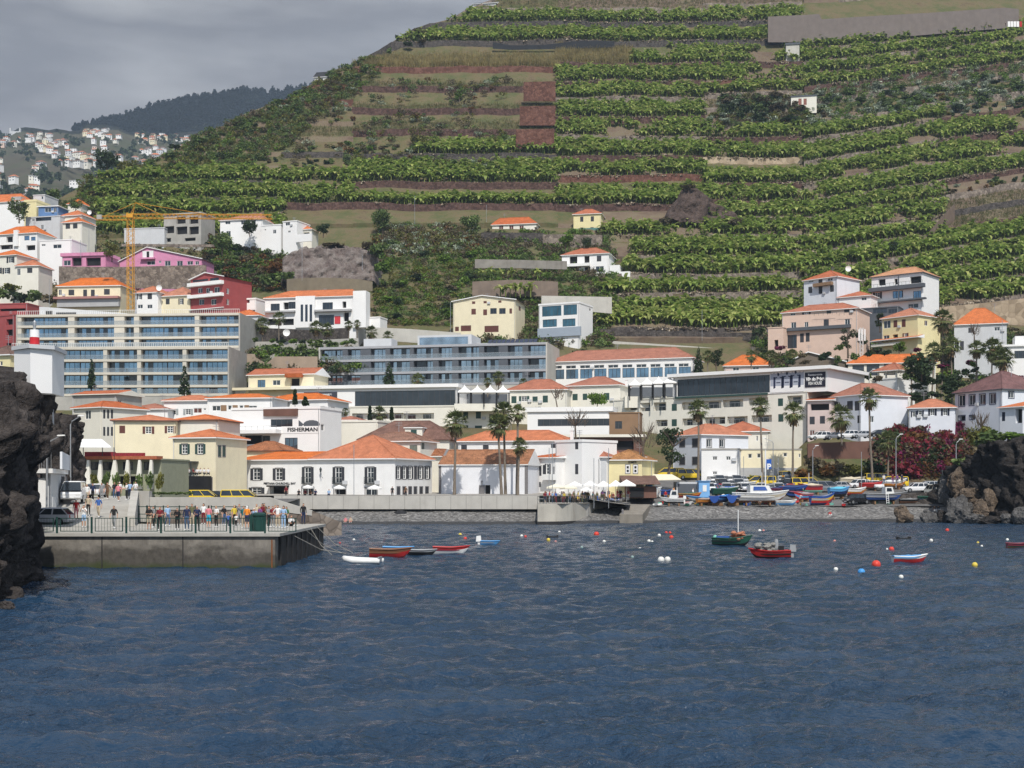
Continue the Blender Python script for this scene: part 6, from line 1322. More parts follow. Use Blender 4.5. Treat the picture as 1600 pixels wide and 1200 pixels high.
mb=MB(); mb.box(-39.66,109.9,2.4,-39.45,110.8,4.6); mb.build('door',lgrey,sb,O_)
# --- cafe at the foot of the cliff, with pillars and a planted front
def cafe(fr,root,O,W,D,ze,zb):
    fpart('fascia_band',redtile,[(130,253,713,718,-1.6,.3)])(fr,root,O,W,D,ze,zb)
    for x0,x1 in ((129,133),(142,150),(162,168),(180,194),(203,211),(222,229),(241,246)):
        a=fr.pix(x0,740)[0]; b=fr.pix(x1,740)[0]; m_=(a+b)/2; mb=MB(); mb.hexa([fr.p(a-.3,-1.6,zb),fr.p(b,-1.6,zb),fr.p(b,-1.2,zb),fr.p(a-.3,-1.2,zb),fr.p(m_-.12,-1.6,ze-.1),fr.p(m_+.2,-1.6,ze-.1),fr.p(m_+.2,-1.2,ze-.1),fr.p(m_-.12,-1.2,ze-.1)]); mb.build('pillar',ivory,root,O)
house('long cafe pavilion with slanted pillars and a red tiled edge at the cliff foot',(129,178),(252,176),718,764,9,('flat',1),mat('cafe_wall',(.3,.31,.22),.85,.1),[(145,728,24,13,'n'),(172,728,22,13,'n'),(200,728,16,13,'n'),(232,728,14,13,'n'),(145,752,26,16,'k'),(200,752,30,16,'k')],extra=cafe,name='cafe',cat='cafe')
aw=thing('awning',(X(121,177),177,Z(700,177)),'large white sloping awning over the cafe terrace below the pale house','awning'); O_=tuple(aw.location)
mb=MB(); mb.hexa([(X(121,176),174,Z(699,174)),(X(181,176),174,Z(699.5,174)),(X(159,182),182,Z(687,182)),(X(121,182),182,Z(687,182)),(X(121,176),174,Z(697.5,174)),(X(181,176),174,Z(698,174)),(X(159,182),182,Z(686,182)),(X(121,182),182,Z(686,182))]); mb.build('canvas',whiteclean,aw,O_)
mb=MB(); [mb.tube([(X(p_,175),175,Z(713,175)),(X(p_,175),175,Z(699,175))],.06,5) for p_ in (130,160,178)]; mb.build('poles',dmetal,aw,O_)
for i in range(12): # red chairs or flowers row
    pass
o=MB().box(X(132,176),176,Z(713,176),X(180,176),176.3,Z(706,176)).build('flower_box',mat('red_flowers',(.25,.03,.04),.9,.5,6)); tag(o,'row of red chairs under the white awning','chairs',None,'stuff')
o=MB().box(X(180,176),176,Z(713,176),X(226,176),176.3,Z(707.5,176)).build('flower_box',MATS['red_flowers']); tag(o,'red flowers along the cafe roof edge','flowers',None,'stuff')
# --- tents with peaked tops
def tent(px,row_top,row_edge,row_base,Y,wpx,label,group):
    x=X(px,Y); zb=Z(row_base,Y); w_=wpx*Y/F/2; ze=Z(row_edge,Y)-zb; zt=Z(row_top,Y)-zb; t_=thing('peaked_tent',(x,Y,zb),label,'tent',group)
    mb=MB(); n=6; rows=[]
    for i in range(n+1):
        f=i/n; r=w_*(1-f)**1.9+.06; z=ze+(zt-ze)*f; rows.append([(-r,-r,z),(r,-r,z),(r,r,z),(-r,r,z)])
    for a,b in zip(rows,rows[1:]):
        for k in range(4): j=(k+1)%4; mb.quad(a[k],a[j],b[j],b[k])
    for k in range(4): j=(k+1)%4; a=rows[0]; mb.quad((a[k][0],a[k][1],ze-.3),(a[j][0],a[j][1],ze-.3),a[j],a[k])
    mb.build('canopy',whiteclean,t_)
    for sx_ in (-1,1):
        for sy in (-1,1): mb=MB(); mb.box(sx_*w_*.95-.12,sy*w_*.95-.12,-.6,sx_*w_*.95+.12,sy*w_*.95+.12,ze-.3); mb.build('post',black,t_)
    return t_
TG='white peaked tents on the restaurant terraces'
for i,(p_,lb) in enumerate(zip((726,746,766,786),('leftmost','second','third','rightmost'))): tent(p_,601,612,632,284-.5*i,20,f'{lb} of the four white peaked tents beside the steak restaurant',TG)
for i,(p_,lb) in enumerate(zip((992,1011,1029,1046),('leftmost','second','third','rightmost'))): tent(p_,591-1.5*i,601-1.2*i,622-1.5*i,281-1.6*i,19,f'{lb} of the four white peaked tents beside the fish restaurant',TG)
for nm,a,b,r0,r1,Y in (('terrace_deck',712,796,632,645,289),('terrace_deck',972,1058,621,640,288)):
    o=MB().box(X(a,Y),Y-7,Z(r1,Y),X(b,Y),Y+8,Z(r0,Y)-.25).build(nm,ivory); tag(o,'tent terrace deck beside the '+('steak restaurant' if a<800 else 'fish restaurant'),'terrace')
    o=MB().box(X(a,Y),Y+7.5,Z(r0,Y)-.3,X(b,Y),Y+7.8,Z(r0-20,Y)).build('terrace_screen',darkgrey); tag(o,'dark rear screen of the tent terrace at the '+('steak restaurant' if a<800 else 'fish restaurant'),'screen')
# --- umbrellas
def umbrella(px,rtop,redge,rbase,Y,wpx,m,label,sq=True):
    x=X(px,Y); zb=Z(rbase,Y); r=wpx*Y/F/2; ze=Z(redge,Y)-zb; zt=Z(rtop,Y)-zb; t_=thing('parasol',(x,Y,zb),label,'parasol','parasols on the waterfront terraces')
    n=4 if sq else 8; a0=math.pi/4 if sq else 0; k=r*(1.35 if sq else 1); mb=MB(); ring=[(k*math.cos(a0+6.2832*i/n),k*math.sin(a0+6.2832*i/n),ze) for i in range(n)]
    for i in range(n): j=(i+1)%n; mb.poly([ring[i],ring[j],(0,0,zt)]); mb.quad((ring[i][0],ring[i][1],ze-.22),(ring[j][0],ring[j][1],ze-.22),ring[j],ring[i])
    mb.build('canopy',m,t_); mb=MB(); mb.tube([(0,0,0),(0,0,zt)],.045,6); mb.build('pole',metal,t_)
canv=mat('canvas_white',(.80,.79,.76),.9,.04); canc=mat('canvas_cream',(.76,.71,.56),.9,.05)
for a in [(868,756,761,787,191,30,canc,'wide cream parasol at the left end of the quay terrace'),(888,757,762,787,191,28,canc,'second wide cream parasol on the quay terrace'),(898,752,758,785,197,24,canv,'white parasol behind the cream ones on the quay terrace'),(916,761,766,787,192,21,canv,'small low white parasol in front of the crowd'),(922,751,758,784,200,24,canv,'white parasol in front of the wall ring'),(943,751,759,784,200,24,canv,'white parasol in front of the grey house'),(962,750,758,784,201,22,canv,'white parasol before the yellow house, left one'),(979,749,757.5,784,201,28,canv,'big white parasol at the right end beside the brown kiosk')]: umbrella(*a)
for a in [(481,757.5,761,776,193,18,canv,'white parasol before the tall middle window of the inn'),(530,757.5,762,776,193,20,canv,'white parasol beside the inn doorway right of the middle'),(585,757.5,762.5,776,193,24,canv,'wide white parasol in front of the last window of the inn')]: umbrella(*a,sq=False)
umbrella(512,678,683,699,233,16,canv,'round pale parasol on the glass terrace left of the letters',False) if False else None
# kiosk with brown roof, cream awning, blue kiosk, containers
kd=thing('kiosk',(X(975,206),206,Z(778,206)),'brown roofed kiosk with dark open front beside the yellow house','kiosk'); O_=tuple(kd.location)
mb=MB(); mb.box(X(982,205),205,Z(778,205),X(1026,205),212,Z(760,205)); mb.build('wall',brownwall,kd,O_)
f_=Fr((X(976,205),204.3),(1,0)); roofmesh(f_,X(1028,205)-X(976,205),7,Z(757,205),'shed',1.5,.3).build('roof',[browntile,browntile,brownwall],kd,O_)
mb=MB(); mb.box(X(984,205),204.9,Z(777,205),X(1006,205),205.02,Z(762,205)); mb.build('opening',dark,kd,O_)
o=MB().hexa([(X(1008,214),213,Z(751,213)),(X(1063,214),213,Z(750,213)),(X(1050,219),219,Z(742,219)),(X(1008,219),219,Z(742,219)),(X(1008,214),213,Z(750,213)),(X(1063,214),213,Z(749,213)),(X(1050,219),219,Z(741,219)),(X(1008,219),219,Z(741,219))]).build('awning',canc); tag(o,'long cream awning behind the brown kiosk','awning')
ct=thing('container',(X(1057,214),214,Z(776,214)),'grey flat roofed container kiosk with a wide dark shutter in the boat yard','kiosk'); O_=tuple(ct.location)
mb=MB(); mb.box(X(1057,214),214,Z(778,214),X(1091,214),218,Z(753,214)); mb.build('wall',lgrey,ct,O_)
mb=MB(); mb.box(X(1059,214),213.9,Z(772,214),X(1089,214),214.02,Z(756,214)); mb.build('shutter',darkgrey,ct,O_)
bk=thing('kiosk',(X(1092,213),213,Z(778,213)),'light blue wooden kiosk in the boat yard','kiosk'); O_=tuple(bk.location); lb_=mat('paint_lightblue',(.20,.42,.72),.6,.08)
mb=MB(); mb.box(X(1092,213),213,Z(778,213),X(1109,213),216,Z(752,213)); mb.build('wall',lb_,bk,O_); mb=MB(); mb.box(X(1091,213),212.8,Z(752,213),X(1110,213),216.2,Z(751,213)); mb.build('roof',lb_,bk,O_)
mb=MB(); mb.box(X(1098,213),212.95,Z(768,213),X(1104,213),213.02,Z(758,213)); mb.build('notice',frame_w,bk,O_)
# --- tower crane
cr=thing('tower_crane',(X(204,346),346,Z(484,346)),'yellow tower crane with a lattice mast and long jib above the beige hotel','crane'); O_=tuple(cr.location); Yc=346
def lattice(p0,p1,w_,n,rad=.09):
    mb=MB(); p0=Vector(p0);p1=Vector(p1); d=(p1-p0); ax=Vector((0,1,0)); b=d.normalized().cross(ax).normalized(); q=[(ax*sa+b*sb_)*w_/2 for sa,sb_ in ((-1,-1),(-1,1),(1,1),(1,-1))]
    for c in q: mb.tube([p0+c,p1+c],rad,4)
    for i in range(n):
        a=p0+d*i/n; e=p0+d*(i+1)/n
        for k in range(4): mb.tube([a+q[k],e+q[(k+1)%4]],rad*.65,3)
    return mb
xm=X(204,Yc); lattice((xm,Yc,Z(486,Yc)),(xm,Yc,Z(333,Yc)),1.5,20).build('mast',craney,cr,O_)
lattice((xm,Yc,Z(338,Yc)),(X(425,Yc),Yc,Z(339,Yc)),1.1,34,.08).build('jib',craney,cr,O_)
lattice((X(150,Yc),Yc,Z(341,Yc)),(xm,Yc,Z(341,Yc)),1.0,9,.08).build('counter_jib',craney,cr,O_)
mb=MB(); mb.tube([(X(203,Yc),Yc,Z(338,Yc)),(X(212,Yc),Yc,Z(316,Yc)),(X(207,Yc),Yc,Z(338,Yc))],.14,5); mb.tube([(X(212,Yc),Yc,Z(317,Yc)),(X(330,Yc),Yc,Z(336,Yc))],.07,4); mb.tube([(X(212,Yc),Yc,Z(317,Yc)),(X(160,Yc),Yc,Z(339,Yc))],.07,4); mb.tube([(X(212,Yc),Yc,Z(317,Yc)),(X(255,Yc),Yc,Z(337,Yc))],.07,4); mb.build('apex_and_ties',craney,cr,O_)
mb=MB(); mb.box(X(152,Yc),Yc-.6,Z(343,Yc),X(160,Yc),Yc+.6,Z(336,Yc)); mb.build('counterweight',concrete,cr,O_)
mb=MB(); mb.box(xm-.9,Yc-1.1,Z(341,Yc),xm+.9,Yc-.75,Z(335,Yc)); mb.build('cab',craney,cr,O_)
# --- lamps, poles, signs
def lamp(px,rtop,rbase,Y,arm,label,double=False,m=None,bend=.4):
    x=X(px,Y); zb=Z(rbase,Y); h=Z(rtop,Y)-zb; t_=thing('street_lamp',(x,Y,zb),label,'street lamp','street lamps around the harbour'); ap=arm*Y/F
    MB().tube([(0,0,-.3),(0,0,h-.5),(ap*.15,0,h-.15),(ap,0,h+bend)],[.09,.07,.06,.045],6).build('pole',m or metal,t_)
    MB().hexa([(ap-.3,-.12,h+bend-.06),(ap+.35,-.12,h+bend-.02),(ap+.35,.12,h+bend-.02),(ap-.3,.12,h+bend-.06),(ap-.25,-.1,h+bend+.06),(ap+.3,-.1,h+bend+.08),(ap+.3,.1,h+bend+.08),(ap-.25,.1,h+bend+.06)]).build('lamp_head',frame_w,t_)
for a in [(73,688,806,108,22,'street lamp with a long bent arm in front of the stair building'),(110,656,790,128,16,'tall double post lamp standing against the rear cliff'),(936,716,760,212,-8,'lamp post behind the red roof beside the yellow house'),(1018,718,752,216,-10,'lamp post in front of the bare tree'),(1208,688,770,228,-14,'tall curved lamp post beside the pale yellow building'),(1270,700,775,222,6,'lamp post with flower baskets in the car park'),(1400,682,760,222,8,'slim lamp post before the red flowering bush'),(1494,690,770,210,7,'lamp post at the right end of the car park'),(1358,580,645,270,7,'lamp post on the road below the orange shopfront building'),(1418,612,690,262,10,'curved lamp post beside the gazebo house'),(1522,545,590,285,6,'lamp post in front of the plain orange hip roof house')]: lamp(*a)
def pole(px,rt,rb,Y,label,r=.06,m=None,name='pole',cat='pole',group=None):
    o=MB().tube([(0,0,-.4),(0,0,Z(rt,Y)-Z(rb,Y))],r,6).build(name,m or metal); o.location=(X(px,Y),Y,Z(rb,Y)); return tag(o,label,cat,group)
for a in [(553,695,777,190.5,'thin flag pole in front of the big white inn'),(863,690,790,187,'thin mast at the left end of the quay terrace'),(928,716,790,187.5,'tall white pole in front of the grey house'),(951,700,790,190,'thin grey pole on the quay in front of the yellow house'),(472,385,436,366,'white pole standing before the sprayed rock face'),(566,398,420,366,'short white post at the right of the rock face'),(77,436,478,352,'tall lamp pole above the dark red building'),(126,375,400,384,'left pole of three beside the white garden wall'),(139,357,390,384,'middle pole beside the white garden wall'),(150,366,388,384,'right pole beside the white garden wall'),(1097,485,530,350,'pole at the edge of the lowest banana rows'),(1216,715,760,224,'slim dark pole in the middle of the car park'),(1162,713,765,224,'left slim dark pole in the car park'),(1346,706,775,222,'dark frame pole before the reddish wall'),(760,320,345,441,'pole above the white bungalow'),(648,305,350,441,'pole standing against the brown terrace wall'),(704,472,518,344,'pole at the left corner of the large cream house'),(1566,500,600,300,'tall pole at the right edge near the rounded white house'),(858,700,772,200,'post of the round grey lantern left of the tall white house')]: pole(*a,r=.055)
ps=thing('parking_sign',(X(1196,216),216,Z(775,216)),'white pole with a blue P parking sign in the boat yard','sign'); O_=tuple(ps.location)
MB().tube([(0,0,0),(0,0,Z(718,216)-Z(790,216))],.12,8).build('pole',frame_w,ps); mb=MB(); mb.box(.15,-.05,4.6,1.0,0,6.2); mb.build('plate',mat('sign_blue',(.02,.10,.42),.5),ps)
fs=Fr((X(1196,216),215.93),(1,0)); text('P',fs,1201.5,729.5,9,frame_w,ps,O_,None,-.0,.04)
# giant winch wheels
wn=thing('winch',(X(1472,205),205,Z(765,205)),'old boat winch with large spoked rings at the end of the stone wall','winch'); 
for k,dx in enumerate((0,.9,1.7)):
    mb=MB(); mb.tube([(dx+.5*math.cos(6.283*i/20)*.5,1.05*math.cos(6.283*i/20)*.9,2.0+1.15*math.sin(6.283*i/20)) for i in range(21)],.06,5); mb.build('ring',frame_w if k else dmetal,wn)
mb=MB(); mb.box(-.2,-.5,0,.1,.5,2.0); mb.box(1.9,-.5,0,2.2,.5,2.0); mb.tube([(-.2,0,2),(2.2,0,2)],.1,6); mb.build('frame',dmetal,wn)
sg=thing('road_sign',(X(1499,206),206,Z(770,206)),'round pale road sign beside the boat winch','sign'); MB().tube([(0,0,-.4),(0,0,4.1)],.05,6).build('post',metal,sg); mb=MB(); mb.poly([(.42*math.cos(6.283*i/16),-.07,4.5+.42*math.sin(6.283*i/16)) for i in range(16)]); mb.poly([(.42*math.cos(-6.283*i/16),-.05,4.5+.42*math.sin(-6.283*i/16)) for i in range(16)]); mb.build('disc',frame_w,sg)
def dish(px,row,Y,dpx,label):
    t_=thing('satellite_dish',(X(px,Y),Y,Z(row,Y)),label,'satellite dish'); r=dpx*Y/F/2; mb=MB(); n=14; rg=[]
    for k in range(4): rr=r*k/3+.01; rg.append([(rr*math.cos(6.283*i/n),-.2*r-.9*r*.35*(k/3)**2+.1,rr*math.sin(6.283*i/n)) for i in range(n)])
    for a,b in zip(rg,rg[1:]):
        for i in range(n): j=(i+1)%n; mb.quad(a[i],a[j],b[j],b[i])
    mb.build('reflector',whiteclean,t_); MB().tube([(0,.1,0),(0,.15,-r*1.4)],.06,5).build('mount',metal,t_)
for a in [(1325,420,356,9,'big white satellite dish on the mint white house'),(140,332,412,7,'white satellite dish above the orange lean roof, upper left'),(249,450,349,9,'white satellite dish between two orange roofs by the crane'),(448,520,329,11,'white satellite dish in the garden between the hotels'),(1467,455,343,6,'dark round plant pot ball on the white modern terrace')][:4]: dish(*a)
# mobile phone mast
am=thing('antenna_mast',(X(1346,308),308,Z(560,308)),'white mobile phone mast with panel antennas before the yellow house','antenna'); h_=Z(512,308)-Z(560,308)
lattice((0,0,0),(0,0,h_),.7,8,.05).build('lattice',frame_w,am)
for dx in (-.7,.7,0): MB().box(dx-.16,-.5,h_-3.2,dx+.16,-.3,h_-.4).build('panel_antenna',frame_w,am)
# --- trees, palms and shrubs of the town
PALMG='tall fan palms of the town'
for i,a in enumerate([(712,660,778,198,38,'single fan palm left of the chapel centre, with a dry hanging skirt',2),(778,664,778,199,34,'leftmost fan palm of the chapel palm group, lowest of its crowns',-6),(787,646,778,201,36,'tallest fan palm of the chapel palm group',-3),(809,645,778,199,26,'slim fan palm at the right of the chapel palm group',1),(812,697,778,196,26,'short fan palm in front of the chapel right corner',3),
 (1091,640,752,231,32,'fan palm in front of the orange roofed car park house',0),(1188,634,770,229,28,'fan palm before the fish restaurant balconies',-4),(1240,645,752,234,34,'fan palm left of the pale pink house',2),(1313,652,690,240,38,'fan palm before the white solar roof house, left one',-2),(1358,622,770,226,32,'taller fan palm before the white solar roof house',-6),(1388,690,760,232,36,'broad fan palm before the red flowering slope',1),
 (1424,571,640,280,30,'fan palm beside the gazebo house',0),(1473,500,640,285,34,'tallest slender fan palm on the right slope',2),(1459,548,645,284,28,'dark slender palm just left of the tallest one',4),(1486,540,640,284,30,'dark fan palm behind the tallest one on the right',-2),(1526,545,600,280,26,'narrow palm before the plain orange hip roof house',0),(1551,545,600,276,34,'leafy palm beside the manor house roof',2),(1568,560,610,268,34,'fan palm with brown skirt above the manor house roof',0),
 (1174,556,600,296,18,'small palm left of the pinkish house with orange roof',0),(1205,558,600,296,22,'bushy palm right of the pinkish house with orange roof',0),(1238,556,590,304,20,'palm in front of the salmon house garage',0),(1106,556,600,300,18,'small palm beside the dark conifer at the red long roof',0),
 (540,643,662,254,12,'left one of the three small palms below the steak restaurant',0),(593,646,665,262,22,'bushy palm below the steak restaurant dark glass',0),(653,594,612,300,22,'palm in front of the grey hotel, left of centre',0),(779,590,612,296,20,'palm in front of the grey hotel behind the tents',0),(762,597,615,294,14,'small palm in front of the grey hotel left of the tents',0),(818,598,612,294,14,'small palm in front of the grey hotel right end',0),
 (410,508,548,332,24,'garden palm at the left below the modern villa',0),(436,497,540,334,20,'garden palm before the villa car shelter',0),(494,512,545,333,22,'garden palm right of the slot windows of the villa',0),(511,515,550,333,20,'dark leaved garden palm under the villa poster',0),(545,508,540,334,14,'young palm below the villa white tower',0),(558,506,535,333,12,'young palm right of the white tower',0),(580,519,540,329,20,'fan palm on the roof garden of the grey hotel',0),(606,525,540,329,16,'small fan palm on the roof garden of the grey hotel',0),
 (205,300+30,345,440,0,'',0)][:-1]): palm(*a[:6],lean=a[6],seed=i,group=PALMG)
for i,a in enumerate([(143,612,290,14,52,'dark narrow conifer in front of the beige hotel, left one'),(288,622,289,20,54,'taller ragged conifer in front of the beige hotel, right one'),(608,604,299,20,40,'dense dark conifer in front of the grey hotel'),(1091,590,303,18,50,'dark conifer at the right end of the long red roof'),(461,634,246,7,26,'thin little cypress behind the letter restaurant'),(477,634,246,11,14,'small dark conifer behind the letter restaurant'),(578,660,262,6,26,'slim cypress left of the bushy palm'),(612,658,262,5,22,'slim cypress right of the bushy palm')]): conifer(*a,seed=i)
TR_=[(932,645,262,34,30,L_lime,'round bright green tree before the second cream house'),(1120,580,300,26,36,L_dark,'dark leafy tree right of the conifer at the long red roof'),(735,367,436,36,32,L_green,'round green tree on the dry slope left of the bungalow'),(598,362,432,42,34,L_green,'leafy green tree below the brown terrace wall'),(884,392,412,30,26,L_lime,'light green tree above the white villa'),(917,390,410,22,18,L_dark,'dark tree beside the light green one above the white villa'),(166,272,520,46,36,L_dark,'dark spreading tree on the left skyline'),(205,285,515,52,34,L_yel,'yellowish spreading tree on the left skyline'),(654,240,505,40,40,L_yel,'yellow green tree among the abandoned terraces'),(718,162,540,18,26,L_lime,'bright green bushy tree on the abandoned terraces'),(128,680,232,34,40,L_dark,'dark green tree behind the white awning'),(1325,555,322,26,44,L_dark,'dark green tree before the salmon house'),(1345,545,318,22,30,L_dark,'dark shrub tree behind the phone mast'),(1405,552,308,22,16,L_lime,'small green tree before the yellow house'),(1383,640,262,28,30,L_lime,'bright green creeper covered tree beside the grey slanting wall'),(347,395,398,44,30,L_green,'green tree beside the pink gabled house'),(390,366,412,32,20,L_dark,'dark round tree before the white upper house'),(175,405,380,26,26,L_yel,'yellow green tree between the pink houses'),(30,345,414,38,30,L_green,'leafy tree at the left edge by the yellow cube house'),(118,330,440,26,18,L_green,'leafy tree by the tiny orange roof, upper left'),(1395,395,405,18,18,L_dark,'dark bush tree under the earth bank on the right'),(1375,515,330,20,24,L_dark,'dark tree left of the yellow house'),(1045,735,222,50,66,L_dark,'dark leafy tree left of the car park house'),(505,368,418,26,18,L_dark,'dark tree behind the green fence'),(1440,590,262,60,30,L_dark,'dark shady tree clump under the slender palms'),(1533,700,222,50,34,L_yel,'yellowish tree between the manor house and the cliff'),(905,566,330,40,16,L_dark,'dark bush tree behind the long red roof')]
for i,a in enumerate(TR_): tree(a[0],a[1],a[2],a[3],a[4],a[5],a[6],seed=i,n=1100,trunkfrac=.2,size=max(.26,a[3]*a[2]/F*.062))
for i,a in enumerate([(1006,745,214,56,88,'large bare branched tree in front of the brown cube building'),(900,700,238,50,62,'bare branched tree in front of the low curved bar'),(1530,700,226,36,60,'pale bare tree on top of the right cliff'),(872,645,268,24,40,'bare succulent tree before the cream twin houses'),(1523,545,288,20,40,'bare tree before the plain orange hip roof house')]):
    t_=tree(a[0],a[1],a[2],a[3],a[4],None,a[5],seed=40+i,n=0)
    g=random.Random(i); mb=MB(); h=a[4]*a[2]/F; w_=a[3]*a[2]/F*.5
    for k in range(46):
        an=g.random()*6.28; r0=w_*g.uniform(.15,.6); p=(math.cos(an)*r0,math.sin(an)*r0,h*g.uniform(.5,.8)); q=(p[0]*1.5+g.uniform(-.3,.3),p[1]*1.5,p[2]+h*g.uniform(.1,.28)); mb.tube([p,((p[0]+q[0])/2+.15,(p[1]+q[1])/2,(p[2]+q[2])/2),q],[.05,.035,.015],3)
    mb.build('twigs',bark,t_)
# flowering slope, wild ravine and hedges
for i in range(90):
    px=random.uniform(1372,1500); row=random.uniform(672,750); Y=239+(750-row)*.08+max(0,700-row)*.45
    kd=random.choices(['red','mag','rust','dark','dry'],[2+3*(px<1440),2+4*(px>1430),2,3,2])[0]; bush(px,row,Y,kd,random.uniform(20,36),random.uniform(16,26),f'{BDESC[kd]} bush on the slope under the manor house',group=f'{BDESC[kd]} bushes on the slope under the manor house')
for a in [(1418,745,'red',56,26),(1405,738,'red',36,22),(1290,745,'rust',40,30),(1252,750,'rust',40,24),(1230,753,'yel',40,18),(1180,754,'yel',44,16),(1305,740,'dry',40,26),(1335,742,'yel',40,22),(1270,735,'dry',36,30),(1365,740,'dark',40,26)]: bush(a[0],a[1],238.5,a[2],a[3],a[4],f'{BDESC[a[2]]} hedge bush behind the parked cars',group=f'{BDESC[a[2]]} hedge bushes behind the parked cars')
for a in [(1512,735,196,'green',46,22),(1560,692,192,'green',60,24),(1590,690,190,'lime',46,20),(1540,700,194,'green',40,18)]: bush(*a,label='leafy green shrub growing on top of the right cliff',group='leafy shrubs on the right cliff')
for i in range(7): bush(148+17*i,764-(i%2),173.6,'green' if i%3 else 'yel',14,30,'tall climbing plant on the cafe pillars',group='climbing plants along the cafe front')
for i in range(9): bush(234+8*i,771,150,'green',12,5,'low green hedge plant in the planter behind the parapet',group='hedge plants behind the parapet')
def scrub(name,label,kinds,n,px0,px1,r0,r1,Yf,ok=lambda px,row:True,smin=.7,smax=1.6):
    """low leafy growth spread over a piece of slope: nobody could count it"""
    per={}
    for _ in range(n):
        px=random.uniform(px0,px1); row=random.uniform(r0,r1)
        if not ok(px,row): continue
        Y=Yf(row); k=random.choices([a for a,_ in kinds],[b*max(.05,1+1.8*MN.noise((px*.03,row*.05,ix*9))) for ix,(a,b) in enumerate(kinds)])[0]; per.setdefault(k,[]).append((X(px,Y),Y,Z(row,Y)-.3))
    VV=[];QQ=[];MI=[];o_=0
    for i_,(k,sp) in enumerate(per.items()):
        v,q=scatter(sp,[leafcloud([(0,0,.5,1.0,.7),(.9,.3,.4,.7,.7),(-.6,.6,.5,.8,.8)],70,.36) for _ in range(3)],smin,smax); VV.append(v); QQ.append(q+o_); o_+=len(v); MI+=[i_]*len(q)
    tag(link(name,npmesh(name,np.concatenate(VV),np.concatenate(QQ),[BM[k][0].materials[0] for k in per],MI)),label,'undergrowth',None,'stuff')
inrav=lambda px,row: px>582+max(0,(row-470)*.2) and px<748-max(0,(430-row))*.05-max(0,(row-440))*.6
scrub('ravine_growth','fresh green shrubs and creepers filling the ravine above the grey hotel',[('lime',6),('green',4),('yel',4),('dry',2)],900,585,745,395,508,lambda r:Yrow(r)-.5,inrav,smin=.5,smax=1.3)
scrub('ravine_growth','dry brownish and olive scrub in the upper part of the ravine',[('dry',4),('yel',3),('green',2),('rust',1),('agave',2)],420,585,745,352,400,lambda r:Yrow(r)-.5)
scrub('slope_growth','mixed green and rusty scrub on the slope above the red house',[('green',4),('rust',2),('dry',3),('lime',2),('dark',2)],800,322,450,373,455,lambda r:Yrow(r)-1)
scrub('slope_growth','greenery between the houses at the upper left',[('green',4),('dry',3),('dark',2),('yel',2)],1100,-40,335,318,478,lambda r:Yrow(r)+1.2)
scrub('slope_growth','greenery in the garden strip between the two hotels',[('green',4),('dry',2),('dark',2),('lime',2)],150,392,575,545,580,lambda r:327-(r-532)*.28)
scrub('slope_growth','garden greenery between the houses on the right slope',[('green',4),('dark',4),('dry',2),('lime',1)],900,1180,1640,515,610,lambda r:Yrow(r)-3)
scrub('slope_growth','bougainvillea and creepers spread over the slope under the manor house',[('red',2),('mag',3),('rust',3),('dark',3),('dry',2)],900,1372,1510,672,752,lambda r:239+(750-r)*.08+max(0,700-r)*.45)
scrub('shoulder_growth','olive scrub and grass along the left shoulder of the hill',[('green',6),('dry',2),('yel',4),('lime',2),('dark',1)],5200,120,600,90,330,lambda r:Yrow(r)-.3,lambda px,row: ridge(px)-1<row<ridge(px)+85-max(0,px-400)*.25)
scrub('terrace_scrub','dry scrub over the abandoned terraces in the middle of the hill',[('dry',4),('yel',2),('green',3),('rust',1),('agave',1)],900,440,800,120,262,lambda r:Yrow(r)-.3,lambda px,row: row>ridge(px)+6 and MN.noise((px*.02,row*.04,3))>.02)
scrub('wild_patch','pale agaves and green creepers on the wild patch among the right terraces',[('green',5),('lime',4),('agave',4)],700,1262,1600,100,200,lambda r:Yrow(r)-1,lambda px,row: 138<row+.13*(px-1262)<196)
scrub('wild_patch','dry olive scrub around the pale hut with brown doors',[('dry',4),('green',4),('yel',2),('agave',1)],420,1120,1262,150,196,lambda r:Yrow(r)-1)
scrub('lower_growth','scattered green weeds below the lowest houses on the hill foot',[('green',3),('dry',3),('lime',2)],1500,745,960,362,540,lambda r:Yrow(r)-.3,lambda px,row:px>745)
for i in range(24):
    px=random.uniform(586,738); row=random.uniform(380,505)
    if not inrav(px,row): continue
    kd=random.choices(['green','dark','lime','dry'],[6,3,3,2])[0]
    bush(px,row,Yrow(row)-1,kd,random.uniform(14,26),random.uniform(9,16),f'{BDESC[kd]} shrub in the overgrown ravine above the grey hotel',group=f'{BDESC[kd]} shrubs in the ravine')
for i in range(90):
    px=random.uniform(322,445); row=random.uniform(375,455)
    kd=random.choices(['green','rust','dry','lime','dark'],[4,3,3,2,2])[0]; bush(px,row,Yrow(row)-2,kd,random.uniform(12,26),random.uniform(8,16),f'{BDESC[kd]} shrub on the slope above the red house',group=f'{BDESC[kd]} shrubs above the red house')
for i in range(60):
    px=random.uniform(-20,330); row=random.uniform(330,470); kd=random.choices(['green','dry','dark','yel'],[3,3,2,1])[0]; bush(px,row,Yrow(row)+1.5,kd,random.uniform(10,20),random.uniform(7,12),f'{BDESC[kd]} garden shrub between the upper left houses',group=f'{BDESC[kd]} garden shrubs, upper left')
for i in range(30):
    px=random.uniform(-40,330); rr_=ridge(px); row=rr_+random.uniform(-2,34); kd=random.choices(['green','dark','yel','dry'],[4,3,2,2])[0]; bush(px,row,Yrow(max(row,rr_))-.5,kd,random.uniform(12,26),random.uniform(8,16),f'{BDESC[kd]} bush along the left shoulder of the hill',group=f'{BDESC[kd]} bushes along the left shoulder')
